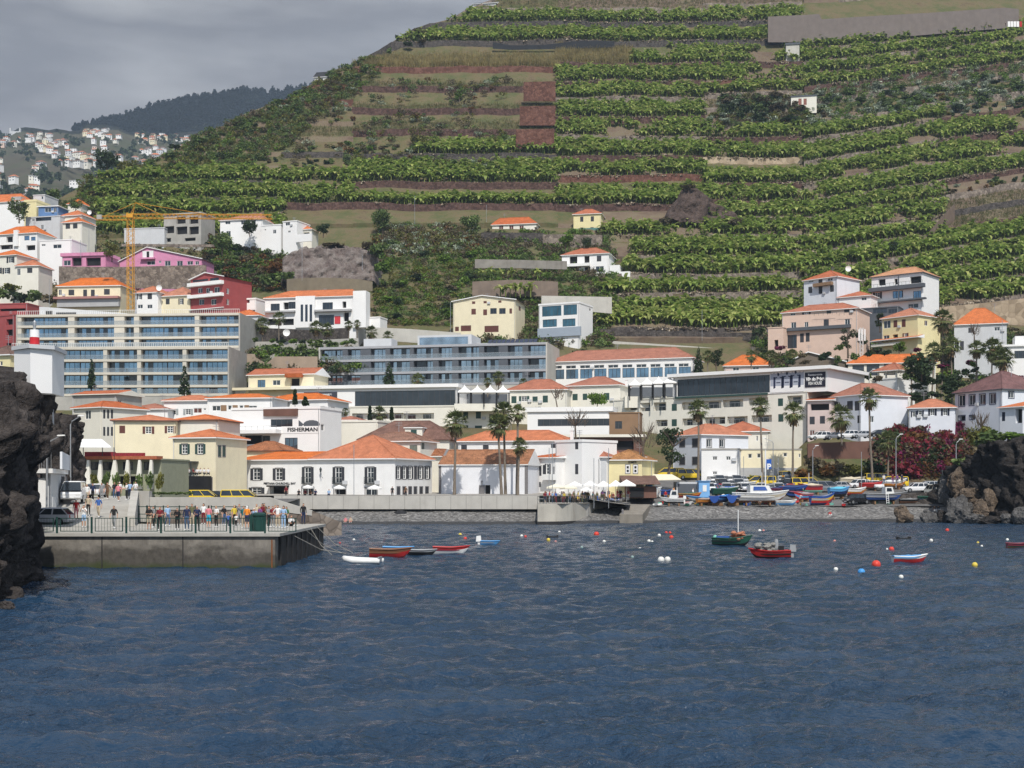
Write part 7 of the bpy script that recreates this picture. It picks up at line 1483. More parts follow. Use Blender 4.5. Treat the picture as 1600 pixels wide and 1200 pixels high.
for i in range(36):
    px=random.uniform(300,700); rr_=ridge(px); row=rr_+random.uniform(1,26); kd=random.choices(['green','dark','yel','dry'],[4,3,2,3])[0]; bush(px,row,Yrow(row)-.8,kd,random.uniform(8,18),random.uniform(4,10),f'{BDESC[kd]} bush along the skyline of the hill',group=f'{BDESC[kd]} bushes along the skyline')
for i in range(60):
    px=random.uniform(1262,1600); row=random.uniform(140,190)-.1*(px-1262); kd=random.choices(['green','lime','agave','dark'],[4,2,4,2])[0]; bush(px,row+8,Yrow(row)-4,kd,random.uniform(12,26),random.uniform(7,13),f'{BDESC[kd]} shrub on the wild patch among the right terraces',group=f'{BDESC[kd]} shrubs on the right wild patch')
for i in range(46):
    px=random.uniform(1130,1262); row=random.uniform(150,192); kd=random.choices(['dry','dark','green','agave'],[4,3,2,1])[0]; bush(px,row,Yrow(row)-3,kd,random.uniform(12,24),random.uniform(7,12),f'{BDESC[kd]} shrub around the pale hut with brown doors',group=f'{BDESC[kd]} shrubs around the pale hut')
for i in range(40):
    px=random.uniform(395,560); row=random.uniform(535,575); Y=326-(row-535)*.25; kd=random.choices(['green','dry','dark','lime'],[4,2,3,1])[0]; bush(px,row,Y,kd,random.uniform(10,20),random.uniform(6,11),f'{BDESC[kd]} shrub in the garden between the hotels',group=f'{BDESC[kd]} shrubs between the hotels')
for i in range(50):
    px=random.uniform(1185,1600); row=random.uniform(545,600); Y=301-(row-545)*.45; kd=random.choices(['green','dark','dry','lime','mag'],[4,5,2,1,1])[0]; bush(px,row,Y-4,kd,random.uniform(12,24),random.uniform(8,14),f'{BDESC[kd]} garden shrub between the right hillside houses',group=f'{BDESC[kd]} garden shrubs on the right slope')
for i in range(30):
    px=random.uniform(1425,1500); row=random.uniform(590,640); bush(px,row,268-(row-590)*.2,'dark',random.uniform(14,26),random.uniform(10,16),'dark green dense shrub below the slender palms',group='dark shrubs below the slender palms')
# far village and forest ridge
FH=[]
for i in range(420):
    px=random.uniform(-60,345); f=random.random()**.75; Y=900+1350*f; e=lerp(FE,px); row=380+(e-380)*f
    r_=lerp([(850,380),(950,350),(1100,325),(1250,300),(1450,275),(1650,255),(1850,238),(2050,225),(2300,212)],Y); row=380+(e-380)*(380-r_)/(168.)
    if row>ridge(px)+4 or MN.noise((px*.018,row*.035,2))<-.05 or len(FH)>=290: continue
    FH.append((px,row,Y))
FWM=[whiteclean,ivory,cream,white,salmon,lgrey]
def farhouse(px,row,Y,i):
    g=random.Random(i); x=X(px,Y); z=Z(row,Y)-1; fr_=Fr((x,Y),(math.cos(g.uniform(-.5,.5)),math.sin(g.uniform(-.5,.5)))); n_=math.hypot(*fr_.u); fr_.u=(fr_.u[0]/n_,fr_.u[1]/n_); fr_.v=(-fr_.u[1],fr_.u[0])
    W_=g.uniform(5,10); D_=g.uniform(5,8); h=g.choice([3.2,5,5.4]); k=g.randrange(6); wm=FWM[g.choices(range(6),[5,3,2,3,1,1])[0]]; rk=g.choices(['hip','flat'],[3,1])[0]
    o=Vector((x,Y,z)); t_=thing('far_house',o,'','house'); mb=MB(); fr_.box(mb,0,W_,0,D_,z-3,z+h); mb.build('wall',wm,t_,tuple(o))
    if rk=='hip': roofmesh(fr_,W_,D_,z+h,'hip',2.4,.6).build('roof',[g.choice([orange,redtile,orange,browntile]),wm,wm],t_,tuple(o))
    else: mb=MB(); fr_.box(mb,-.3,W_+.3,-.3,D_+.3,z+h,z+h+.4); mb.build('roof',lgrey,t_,tuple(o))
    mb=MB(); nn=int(W_/3)
    for s_ in range(nn):
        for fl in range(1 if h<5 else 2): fr_.box(mb,W_*(s_+.35)/nn,W_*(s_+.65)/nn,-.05,.0,z+1+3*fl,z+2.4+3*fl)
    mb.build('windows',darkglass,t_,tuple(o))
    nm={'plaster_clean':'white','plaster_ivory':'ivory','plaster_cream':'cream','plaster_white':'white','plaster_salmon':'salmon','plaster_lightgrey':'grey'}[wm.name]
    t_['label']=f"{'one' if h<5 else 'two'} storey {nm} house with {'a tiled hip' if rk=='hip' else 'a flat grey'} roof on the distant hazy hillside"; t_['group']='houses of the distant hillside village'
for i,a in enumerate(FH): farhouse(*a,i)
ch=thing('far_church',(X(22,2250),2250,Z(212,2250)),'pale twin towered building on the far left skyline','building'); O_=tuple(ch.location)
mb=MB(); mb.box(X(15,2250),2250,Z(214,2250),X(32,2250),2262,Z(205,2250)); mb.build('nave',lgrey,ch,O_)
for p_ in (15,30): mb=MB(); mb.box(X(p_,2250),2249,Z(214,2250),X(p_+2.4,2250),2254,Z(200,2250)); mb.build('tower',lgrey,ch,O_)
# forest: many trees on the ridge read as one mass
sp=[]
for i in range(5200):
    px=random.uniform(-60,560); f=random.random(); e=lerp(RE,px); row=225+(e+5-225)*f; Y=lerp([(0,2380),(.2,2500),(.4,2600),(.6,2700),(.8,2800),(1,2900)],f)
    if row>lerp(FE,px)+2 and px>0: continue
    sp.append((X(px,Y),Y,Z(row,Y)-2))
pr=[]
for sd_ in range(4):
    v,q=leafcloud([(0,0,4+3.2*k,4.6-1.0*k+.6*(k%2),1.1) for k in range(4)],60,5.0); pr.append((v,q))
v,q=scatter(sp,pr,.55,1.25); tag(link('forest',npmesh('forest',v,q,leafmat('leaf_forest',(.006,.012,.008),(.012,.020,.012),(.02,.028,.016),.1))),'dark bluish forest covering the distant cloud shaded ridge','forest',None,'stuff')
sp=[]
for i in range(1500):
    px=random.uniform(-60,420); f=random.random(); e=lerp(FE,px); row=380+(e-380)*f
    Y=lerp([(0,850),(.18,950),(.33,1100),(.48,1250),(.62,1450),(.74,1650),(.85,1850),(.92,2050),(1,2300)],f)
    if MN.noise((px*.02,row*.04,7))<.0: continue
    sp.append((X(px,Y),Y,Z(row,Y)))
pr=[leafcloud([(0,0,2.2,2.6,.9),(1.5,0,1.6,1.8,.9)],36,2.2) for k in range(3)]
v,q=scatter(sp,pr,.6,1.7); tag(link('distant_scrub',npmesh('distant_scrub',v,q,L_dark)),'dark scrub and trees scattered between the distant hillside houses','scrub',None,'stuff')

# cloud deck out of view, added to shade the distant ridge
cv=MB(); g=random.Random(3)
for i in range(70):
    r_=g.uniform(90,210); cv.ball((g.uniform(-1500,-60),g.uniform(1780,2620),g.uniform(1330,1420)),r_,10,0,.4)
tag(cv.build('cloud',mat('cloud_white',(.8,.8,.82),1,.02),None,smooth=True),'unseen cloud deck added to shade the distant ridge','cloud',None,'stuff')
# ================================================================ PEOPLE
SKIN=[mat('skin_light',(.52,.30,.21),.6,.05),mat('skin_tan',(.36,.19,.12),.6,.05)]
HAIR={'dark':mat('hair_dark',(.02,.014,.01),.6),'brown':mat('hair_brown',(.08,.04,.02),.6),'fair':mat('hair_fair',(.30,.2,.1),.6),'grey':mat('hair_grey',(.35,.34,.33),.6),'white':mat('cap_white',(.75,.75,.73),.7)}
CC={'white':(.75,.75,.74),'black':(.018,.018,.02),'navy':(.02,.03,.075),'blue':(.05,.13,.40),'jeans':(.07,.12,.22),'light blue':(.30,.45,.65),'turquoise':(.03,.35,.5),'red':(.45,.03,.03),'dark red':(.18,.02,.03),'pink':(.65,.22,.26),'orange':(.75,.25,.03),'beige':(.48,.40,.29),'grey':(.25,.26,.27),'green':(.05,.15,.06),'yellow':(.6,.45,.06),'brown':(.14,.08,.045),'olive':(.12,.12,.06),'purple':(.18,.07,.22),'teal':(.03,.16,.17)}
CM={k:mat('cloth_'+k.replace(' ','_'),v,.85,.1,4) for k,v in CC.items()}
def bodymesh(pose):
    """one continuous skinned body; joints in metres, feet at z=0, facing -y"""
    J={};E=[]
    def j(n,p,r,par=None,seg=None): J[n]=(p,r); (E.append((par,n,seg)) if par else None)
    sit=pose in('sit','ground'); hz=.98 if not sit else (.48 if pose=='sit' else .12); ly=.0
    j('pelvis',(0,0,hz),.135); j('waist',(0,-.01,hz+.16),.125,'pelvis','top'); j('chest',(0,0,hz+.36),.155,'waist','top'); j('neck0',(0,.01,hz+.50),.085,'chest','top'); j('neck',(0,0,hz+.56),.055,'neck0','head'); j('head0',(0,-.02,hz+.64),.085,'neck','head'); j('head1',(0,-.015,hz+.73),.095,'head0','head'); j('head2',(0,.01,hz+.79),.06,'head1','hair'); j('nose',(0,-.125,hz+.68),.018,'head0','head')
    for s,n in ((-1,'l'),(1,'r')):
        sh=(s*.19,.01,hz+.47)
        if pose in('stand','walk'): 
            sw=.16*s if pose=='walk' else 0; el=(s*.25,.04+sw*.4,hz+.19); wr_=(s*.24,-.06+sw,hz-.04); hd=(s*.235,-.08+sw,hz-.13)
        elif pose=='arms': el=(s*.26,.02,hz+.20); wr_=(s*.08,-.24,hz+.18); hd=(s*.02,-.27,hz+.2)
        elif pose=='photo': el=(s*.25,-.14,hz+.27); wr_=(s*.10,-.30,hz+.50); hd=(s*.05,-.31,hz+.58)
        elif pose=='lean': el=(s*.27,-.12,hz+.22); wr_=(s*.2,-.36,hz+.16); hd=(s*.16,-.43,hz+.15)
        elif pose=='hips': el=(s*.38,.08,hz+.22); wr_=(s*.2,-.02,hz+.06); hd=(s*.15,-.05,hz+.03)
        else: el=(s*.25,-.06,hz+.2); wr_=(s*.17,-.28,hz+.12); hd=(s*.13,-.36,hz+.12)
        j('sh'+n,sh,.068,'neck0','top'); j('el'+n,el,.044,'sh'+n,'top'); j('wr'+n,wr_,.029,'el'+n,'fore'); j('hd'+n,hd,.034,'wr'+n,'hand')
        d=(Vector(hd)-Vector(wr_)).normalized(); a=d.cross(Vector((0,0,1)) if abs(d.z)<.8 else Vector((1,0,0))).normalized()
        for f in range(4):
            o=Vector(hd)+a*(.028*(f-1.5))+d*.045; L_=(.055,.065,.06,.045)[f]; m1=o+d*L_*.6; m2=m1+(d*.75+Vector((0,-.5,-.3))).normalized()*L_*.6
            j(f'f{f}{n}',tuple(o),.010,'hd'+n,'hand'); j(f'g{f}{n}',tuple(m1),.009,f'f{f}{n}','hand'); j(f'h{f}{n}',tuple(m2),.008,f'g{f}{n}','hand')
        t0=Vector(wr_)+d*.04-a*.04*s; j('t'+n,tuple(t0+d*.03-a*.02*s),.010,'hd'+n,'hand'); j('u'+n,tuple(t0+d*.07-a*.025*s),.009,'t'+n,'hand')
        if pose=='sit': kn=(s*.13,-.42,hz+.02); an=(s*.13,-.44,.09); to=(s*.14,-.60,.04)
        elif pose=='ground': kn=(s*.15,-.38,.42); an=(s*.13,-.62,.09); to=(s*.14,-.76,.05)
        elif pose=='walk': kn=(s*.10,-.06-.12*s,.52); an=(s*.10,.10-.22*s,.10+(.05 if s<0 else 0)); to=(s*.11,-.04-.22*s,.04)
        else: kn=(s*.105,-.02,.52); an=(s*.11,.03,.09); to=(s*.13,-.13,.035)
        hp=(s*.10,0,hz-.06); j('hp'+n,hp,.105,'pelvis','thigh'); j('kn'+n,kn,.062,'hp'+n,'thigh'); mid=tuple(kn[q]*.55+an[q]*.45+(.02 if q==1 else 0) for q in range(3)); j('ca'+n,mid,.058,'kn'+n,'shin'); j('an'+n,an,.038,'ca'+n,'shin'); j('to'+n,to,.04,'an'+n,'foot')
    names=list(J); me=bpy.data.meshes.new('body'); me.from_pydata([J[n][0] for n in names],[(names.index(a),names.index(b)) for a,b,_ in E],[])
    o=bpy.data.objects.new('body_tmp',me); col.objects.link(o); o.modifiers.new('s','SKIN'); 
    for i,n in enumerate(names):
        sv=me.skin_vertices[0].data[i]; r=J[n][1]; sv.radius=(r*(1.18 if n in('chest','waist','pelvis') else 1),r*(.8 if n in('chest','waist') else 1)); sv.use_root=(n=='pelvis')
    sb_=o.modifiers.new('b','SUBSURF'); sb_.levels=1; sb_.render_levels=1
    bpy.context.view_layer.update(); dg=bpy.context.evaluated_depsgraph_get(); out=bpy.data.meshes.new_from_object(o.evaluated_get(dg)); bpy.data.objects.remove(o)
    segs=[(Vector(J[a][0]),Vector(J[b][0]),k) for a,b,k in E]
    code={'head':0,'hand':0,'top':1,'thigh':2,'foot':3,'hair':4,'fore':5,'shin':6}
    mi=[]
    for p in out.polygons:
        c=p.center; best=None;bd=9
        for a,b,k in segs:
            ab=b-a; t_=max(0,min(1,(c-a).dot(ab)/max(1e-9,ab.dot(ab)))); d=(c-a-ab*t_).length
            if d<bd: bd=d;best=k
        q=code[best]
        if best in('head','hair') and (c.z>hz+.735 or (c.y>.02 and c.z>hz+.6)): q=4
        if best=='top' and c.z<hz+.03: q=2
        mi.append(q)
    out.materials.clear()
    for _ in range(7): out.materials.append(SKIN[0])
    out.polygons.foreach_set('material_index',mi); out.polygons.foreach_set('use_smooth',[True]*len(mi))
    # eyes
    return out
BODY={p:bodymesh(p) for p in('stand','arms','photo','lean','hips','walk','sit','ground')}
def person(px,row,Y,pose,top,bot,label,hair='dark',rz=0,h=1.72,shorts=False,long=False,group=None,skin=0,shoe='white',z=None,longhair=False):
    o=link('person',BODY[pose],None,(X(px,Y),Y,Z(row,Y) if z is None else z)); s_=h/1.77; o.scale=(s_,)*3; o.rotation_euler=(0,0,R(rz))
    sk=SKIN[skin]; ms=[sk,CM[top],CM[bot],CM[shoe] if shoe else sk,HAIR[hair],CM[top] if long else sk,sk if shorts else CM[bot]]
    for i,m in enumerate(ms): o.material_slots[i].link='OBJECT'; o.material_slots[i].material=m
    if longhair:
        mb=MB(); mb.ball((0,.045,.98+.66-0 if pose not in('sit','ground') else 1.1),.10,8,0,1.7); c=mb.build('hair',HAIR[hair],o)
    return tag(o,label,'person',group)
PZ=2.33
def pier_p(px,feet,pose,top,bot,label,**k):
    Y=max(88.0,min(107,(H-PZ)*F/(feet-HY))); return person(px,0,Y,pose,top,bot,label,z=PZ,**k)
for a,k in [((131,824,'photo','white','light blue','person in white shirt and light shorts holding a camera behind the railing at the ramp'),dict(shorts=True)),((178,826,'walk','black','grey','person in black t-shirt and grey trousers walking behind the railing'),{}),
 ((233,827,'arms','black','beige','person with dark hair, black top and beige shorts standing at the railing'),dict(shorts=True,longhair=True,shoe=None)),((250,829,'arms','dark red','black','person in dark red waistcoat and black trousers leaning over the railing'),{}),((277,828,'arms','black','black','person dressed all in black with folded hands at the railing'),dict(h=1.6,long=True)),((292,829,'stand','navy','jeans','tall person in navy pullover and blue jeans at the railing'),dict(long=True,h=1.8,hair='brown')),((308,829,'arms','navy','black','person in navy jacket and black trousers with a white collar'),dict(long=True,h=1.78,hair='grey',shoe='black')),((318,817,'stand','white','dark red','person in white blouse and dark red skirt behind the two navy dressed people'),dict(hair='brown',longhair=True)),((326,825,'stand','pink','turquoise','person in pink t-shirt and turquoise shorts seen from behind'),dict(shorts=True,rz=170)),
 ((357,824,'walk','blue','navy','child in a blue jacket running on the pier'),dict(h=1.05,long=True)),((369,824,'walk','white','black','child in a white top beside the one in blue'),dict(h=1.0)),((374,820,'photo','grey','grey','person in grey shirt with a backpack taking a picture'),dict(hair='brown')),((386,826,'stand','orange','navy','person in a bright orange t-shirt and navy shorts'),dict(shorts=True,rz=175,hair='white')),((397,828,'photo','light blue','white','person in light blue top and white trousers holding a phone'),dict(hair='white',h=1.6)),((401,820,'stand','beige','brown','person in a beige jacket behind the one in white trousers'),dict(long=True,hair='fair')),
 ((410,818,'arms','dark red','black','person in dark red jacket left of the litter bin'),dict(long=True,rz=-40,longhair=True)),((413,818,'stand','brown','black','person in brown shirt standing by the litter bin'),dict(h=1.75)),((420,824,'lean','grey','black','person leaning on the green cabinet with both arms'),dict(rz=60,h=1.65)),((426,824,'arms','dark red','grey','person in a dark red t-shirt right of the green cabinet'),dict(h=1.65)),((434,825,'hips','white','beige','person in white shirt and beige trousers near the pier corner'),dict(h=1.76)),((443,826,'arms','light blue','light blue','person with long dark hair in light blue jeans at the pier corner'),dict(longhair=True,h=1.7)),((455,822,'ground','white','black','person with a big dark bun sitting on the pier edge with a phone'),dict(rz=40)),((474,817,'stand','black','navy','person in dark clothes standing alone at the far pier corner'),dict(long=True,hair='dark',h=1.75,rz=30,shoe='black'))]: pier_p(*a,**k)
for px_,Y_,ps_,t_,b_,lb_ in [(240,98,'stand','grey','black','person in grey standing further back left of the red waistcoat'),(262,101,'walk','light blue','jeans','person in pale blue walking at the back of the pier'),(300,103,'stand','olive','beige','person in olive top at the back of the pier'),(338,99,'arms','white','black','person in white with folded arms in the middle of the pier'),(350,104,'stand','black','jeans','person in black at the back rail in the middle of the pier'),(366,102,'stand','yellow','black','person in a yellow top at the back of the pier'),(381,97,'stand','teal','beige','person in teal behind the orange t-shirt'),(406,100,'stand','purple','black','person in purple behind the litter bin'),(430,101,'photo','red','jeans','person in red taking a picture near the pier corner'),(448,99,'stand','green','black','person in green near the far pier corner')]: person(px_,0,Y_,ps_,t_,b_,lb_,z=PZ,hair=['dark','brown','fair','grey'][px_%4],rz=(px_*37)%120-60,h=1.62+(px_%7)*.025)
# ramp people
def ramp_z(Y): return lerp([(100,2.33),(116,3.9),(135,4.3),(166,4.2)],Y)
for px,Y,pose,top,bot,lb,k in [(119,104,'stand','red','pink','person in red top and white cap on the ramp',dict(hair='white',shorts=True)),(138,107,'stand','beige','black','person in beige shirt and black trousers on the ramp beside the van',{}),(154,106,'walk','blue','beige','person in blue shirt and pale trousers walking up the ramp',{}),(136,119,'stand','white','beige','person in white behind the van on the ramp',dict(hair='fair')),(145,124,'walk','navy','black','person in navy beside the small white car on the ramp',{}),(159,126,'stand','grey','grey','person in grey in the middle of the ramp group',{}),(168,128,'walk','brown','brown','person in brown clothes on the upper ramp',{}),(179,130,'stand','black','jeans','person in black at the top of the ramp',{}),(185,122,'walk','pink','navy','person in a salmon pink t-shirt and navy shorts on the ramp',dict(shorts=True)),(187,131,'stand','white','olive','person with white hat at the top of the ramp',dict(hair='white')),(198,127,'lean','white','black','person in white shirt bending over beside the ramp wall',dict(rz=-50)),(203,131,'stand','light blue','navy','person in pale blue behind the ramp wall',{}),(212,133,'lean','white','grey','person in white shirt leaning on the ramp wall, rightmost of the group',{})]: person(px,0,Y,pose,top,bot,lb,z=ramp_z(Y),**k)
# beach and yard
for a,k in [((1200,802,204,'ground','white','black','person in white sitting on the pebbles, left one of the pair'),dict(rz=-30,shorts=True)),((1211,801,204,'ground','black','black','person in black sitting on the pebbles, right one of the pair'),dict(rz=20)),((1297,807,200,'ground','red','white','person in red top sitting alone on the pebbles'),{}),((1460,799,201,'ground','brown','white','person in brown sitting by the big boulder, left one'),{}),((1466,799,201,'ground','black','white','person in black sitting by the big boulder, right one'),{}),((540,817,183.5,'ground','pink','pink','person sunbathing on the pebbles under the sea wall, left one'),dict(shorts=True)),((548,817,183.5,'ground','beige','pink','person sunbathing on the pebbles under the sea wall, right one'),dict(shorts=True)),
 ((1019,790.5,206,'stand','black','black','person in black standing before the boats near the slipway'),dict(long=True,shoe='black')),((1013,785,212,'stand','navy','black','person in navy beside the blue covered boat'),dict()),((1172,793,205,'stand','grey','jeans','person in grey in front of the white cabin cruiser, leftmost of three'),{}),((1178,793,205,'arms','beige','black','person in beige in front of the white cabin cruiser, middle of three'),{}),((1187,793,205,'stand','white','brown','person in white shirt in front of the white cabin cruiser, rightmost of three'),{}),
 ((613,778,192.5,'stand','black','black','dark dressed person walking before the chapel, left one'),dict(shoe='black')),((634,778,192.5,'stand','brown','black','brown dressed person before the chapel, right one'),dict(shoe='black')),((447,777.5,192,'stand','dark red','black','person in dark red at the inn entrance'),{}),((514,777,192.5,'sit','light blue','navy','person in pale blue sitting before the inn wall'),{}),((467,777,192.5,'sit','black','black','person in black at a table before the tall inn window, left'),{}),((477,777,193,'sit','dark red','black','person in dark red at a table before the tall inn window'),{}),((485,777,193,'sit','brown','black','person in brown at a table before the tall inn window'),{}),((493,777,192.5,'sit','navy','black','person in navy at a table before the tall inn window, right'),{}),
 ((1395,757,216,'stand','dark red','purple','person in dark red beside the yellow van'),{}),((1402,757,216,'stand','purple','navy','person in purple beside the yellow van'),{}),((1409,757,216,'stand','navy','black','person in navy right of the yellow van'),{}),((1381,757,216,'stand','white','jeans','person in white left of the yellow van'),{})]: person(*a,**k)
g=random.Random(5); tops=list(CC); used=set(); nn=0
spots=[]
for i in range(46): spots.append((851+g.uniform(0,84),g.uniform(183.5,198),'quay terrace'))
for i in range(16): spots.append((g.uniform(938,982),g.uniform(199,203),'yellow house terrace'))
for i in range(9): spots.append((g.uniform(1010,1054),g.uniform(211,216),'cream awning'))
for px,Y,wh in spots:
    if wh=='quay terrace':
        f=(px-840)/92; Ymin=181+16*f**3+1.0
        if Y<Ymin: Y=Ymin+g.random()*2
    for _ in range(60):
        t_=g.choice(['white','black','navy','grey','red','dark red','beige','pink','light blue','black','white','brown','orange','olive','teal','purple','green','yellow','blue']); b_=g.choice(['black','navy','jeans','beige','grey','brown','white','olive','dark red','blue']); ps_=g.choice(['sit','sit','stand','arms','walk','hips']); hr=g.choice(list(HAIR))
        if (t_,b_,hr,wh) not in used: used.add((t_,b_,hr,wh)); break
    wv={'sit':'sitting','stand':'standing','arms':'with folded arms','walk':'walking','hips':'with hands on hips'}[ps_]; hv={'white':'white cap'}.get(hr,hr+' hair')
    z_={'quay terrace':2.95,'yellow house terrace':3.2,'cream awning':Z(777,213)}[wh]
    person(px,0,Y,ps_,t_,b_,f'{hv}, {t_} top, {b_} bottoms, person {wv}, {wh}',hair=hr,rz=g.uniform(-180,180),z=z_,skin=g.randrange(2),h=g.uniform(1.58,1.82),group='people on the waterfront terraces')
for i in range(8): person(284+6*i+g.uniform(-1,1),0,193.2,'sit',g.choice(['red','white','dark red','beige']),'black',f'{["first","second","third","fourth","fifth","sixth","seventh","eighth"][i]} person from the left sitting on the small cafe terrace',z=Z(744,194.4),rz=g.uniform(-90,90))
person(1571,41,566,'stand','black','black','tiny person in black beside the laundry at the top right of the hill')
ln=thing('laundry',(X(1574,567),567,Z(44,567)),'pale laundry hanging at the end of the high concrete wall','laundry'); 
for i in range(5): MB().box(.2+1.3*i,-.03,.6,1.3+1.3*i,.03,3.0).build('cloth',whiteclean if i<4 else CM['red'],ln)
# ================================================================ VEHICLES
def paint(n,c): return mat('paint_'+n,c,.3,.03,1,0,.5)
PT={n:paint(n,c) for n,c in dict(white=(.75,.75,.75),black=(.012,.012,.014),silver=(.40,.41,.43),grey=(.17,.18,.20),yellow=(.72,.50,.02),blue=(.04,.09,.25),red=(.35,.02,.02),cream=(.68,.65,.55)).items()}
tyre=mat('tyre',(.015,.015,.016),.8); rim=mat('rim',(.4,.41,.42),.35,.05,1,0,.5,.7); redl=mat('light_red',(.35,.01,.01),.3); cleal=mat('light_clear',(.7,.7,.68),.2); carglass=glassmat('car_glass',(.04,.05,.06),.4)
def carproto(kind):
    """side profile sections along x (front at +x): (x, belt height, half width)"""
    if kind=='van': Ln,belt,top,wd=5.0,1.12,1.95,.96; gh=[(-2.45,-2.38),(2.35,1.35)]; hood=[(-2.5,.45,1.1),(-2.45,.3,1.12),(1.7,.3,1.12),(2.3,.32,.95),(2.5,.45,.8)]
    elif kind=='suv': Ln,belt,top,wd=4.5,1.0,1.65,.92; gh=[(-2.15,-1.75),(1.15,.5)]; hood=[(-2.25,.5,.95),(-2.15,.35,1.02),(1.1,.32,1.0),(1.95,.34,.92),(2.25,.5,.75)]
    else: Ln,belt,top,wd=4.1,.88,1.45,.86; gh=[(-1.95,-1.45),(1.2,.35)]; hood=[(-2.05,.45,.85),(-1.95,.3,.9),(1.1,.28,.9),(1.8,.3,.78),(2.05,.42,.62)]
    body=MB(); n=len(hood); V=[]
    for x,lo,hi in hood:
        e=wd*(.9 if x in(hood[0][0],hood[-1][0]) else 1); V+=[(x,-e*.96,lo),(x,-e,(lo+hi)/2),(x,-e*.94,hi),(x,e*.94,hi),(x,e,(lo+hi)/2),(x,e*.96,lo)]
    fs=[]
    for i in range(n-1):
        for k in range(6): q=(k+1)%6; fs.append((i*6+k,i*6+q,(i+1)*6+q,(i+1)*6+k))
    fs+= [tuple(range(6))[::-1],tuple(range((n-1)*6,n*6))]; body.add(V,fs)
    gm=MB(); (b0,t0),(b1,t1)=gh; w0,w1=wd*.93,wd*.78
    gm.hexa([(b0,-w0,belt-.02),(b1,-w0,belt-.02),(b1,w0,belt-.02),(b0,w0,belt-.02),(t0,-w1,top-.08),(t1,-w1,top-.08),(t1,w1,top-.08),(t0,w1,top-.08)])
    rf=MB(); rf.hexa([(t0-.06,-w1-.02,top-.09),(t1+.06,-w1-.02,top-.09),(t1+.06,w1+.02,top-.09),(t0-.06,w1+.02,top-.09),(t0+.1,-w1*.85,top),(t1-.12,-w1*.85,top),(t1-.12,w1*.85,top),(t0+.1,w1*.85,top)])
    pl=MB()
    for f in ((0,.34,.67,1) if kind!='hatch' else (0,.4,.75,1)):
        for s in(-1,1):
            xb=b0+(b1-b0)*f; xt=t0+(t1-t0)*f; pl.hexa([(xb-.05,s*w0-.012,belt-.02),(xb+.05,s*w0-.012,belt-.02),(xb+.05,s*w0+.012,belt-.02),(xb-.05,s*w0+.012,belt-.02),(xt-.05,s*w1-.012,top-.08),(xt+.05,s*w1-.012,top-.08),(xt+.05,s*w1+.012,top-.08),(xt-.05,s*w1+.012,top-.08)])
    wb=Ln*.31; wr=.33 if kind=='hatch' else .36; W=[]
    for sx in(-1,1):
        for s in(-1,1):
            a=MB(); y0=s*wd*.80; y1=s*(wd+.01); a.tube([(sx*wb,y0,wr),(sx*wb,y1,wr)],wr,14); b=MB(); b.tube([(sx*wb,y1-.02*s,wr),(sx*wb,y1+.015*s,wr)],wr*.62,12); W.append((a.mesh('tyre',tyre),b.mesh('rim',rim)))
    lt=[]; xf,xr=hood[-1][0],hood[0][0]; hz=hood[-1][2]
    for s in(-1,1):
        a=MB(); a.box(xf-.18,s*wd*.62-.17,hz-.14,xf+.015,s*wd*.62+.17,hz+.02); lt.append((a.mesh('headlight',cleal),'headlight')); a=MB(); a.box(xr-.015,s*wd*.72-.1,hood[0][2]-.25,xr+.12,s*wd*.72+.1,hood[0][2]+.02); lt.append((a.mesh('taillight',redl),'taillight'))
    pt=MB(); pt.box(xf-.05,-.26,.42,xf+.02,.26,.53); pt.box(xr-.02,-.26,.55,xr+.05,.26,.66)
    return dict(body=body.mesh('body',PT['white']),glass=gm.mesh('windows',carglass),roof=rf.mesh('roof',PT['white']),pill=pl.mesh('pillars',PT['white']),wheels=W,lights=lt,plate=pt.mesh('number_plate',frame_w))
CP={k:carproto(k) for k in('hatch','suv','van')}
def car(px,row,Y,kind,color,rz,label,z=None,group=None,roofc=None):
    nm={'hatch':'parked_car','suv':'parked_car','van':'van'}[kind]; t_=thing(nm,(X(px,Y),Y,Z(row,Y) if z is None else z),label,'car' if kind!='van' else 'van',group,R(rz)); c=CP[kind]
    for k,n in(('body','body'),('roof','roof'),('pill','pillars')):
        o=link(n,c[k],t_); o.material_slots[0].link='OBJECT'; o.material_slots[0].material=PT[roofc if roofc and k!='body' else color]
    link('windows',c['glass'],t_)
    for a,b in c['wheels']: w_=link('wheel',a,t_); link('rim',b,w_)
    for m,n in c['lights']: link(n,m,t_)
    link('number_plate',c['plate'],t_); return t_
for a in [(116,0,117.5,'van','white',-78,'white van parked on the ramp beside the outside stairs'),(73,0,102.5,'hatch','silver',180,'silver hatchback half hidden by the cliff on the pier'),(148,0,134,'hatch','white',-85,'small white car on the upper ramp'),]: car(*a[:6],a[6],z=[4.02,2.36,4.3][[116,73,148].index(a[0])])
car(312,0,186,'van','yellow',2,'yellow taxi van behind the parapet, in front of the dark cafe',z=2.95); car(374,0,180,'van','yellow',0,'yellow minibus left of the big white inn',z=3.0); car(254,0,182,'hatch','black',0,'dark car behind the parapet by the cafe pavilion',z=3.6); car(340,0,189,'hatch','black',0,'black car between the two yellow vans',z=3.3)
CG='cars parked in the harbour car park'
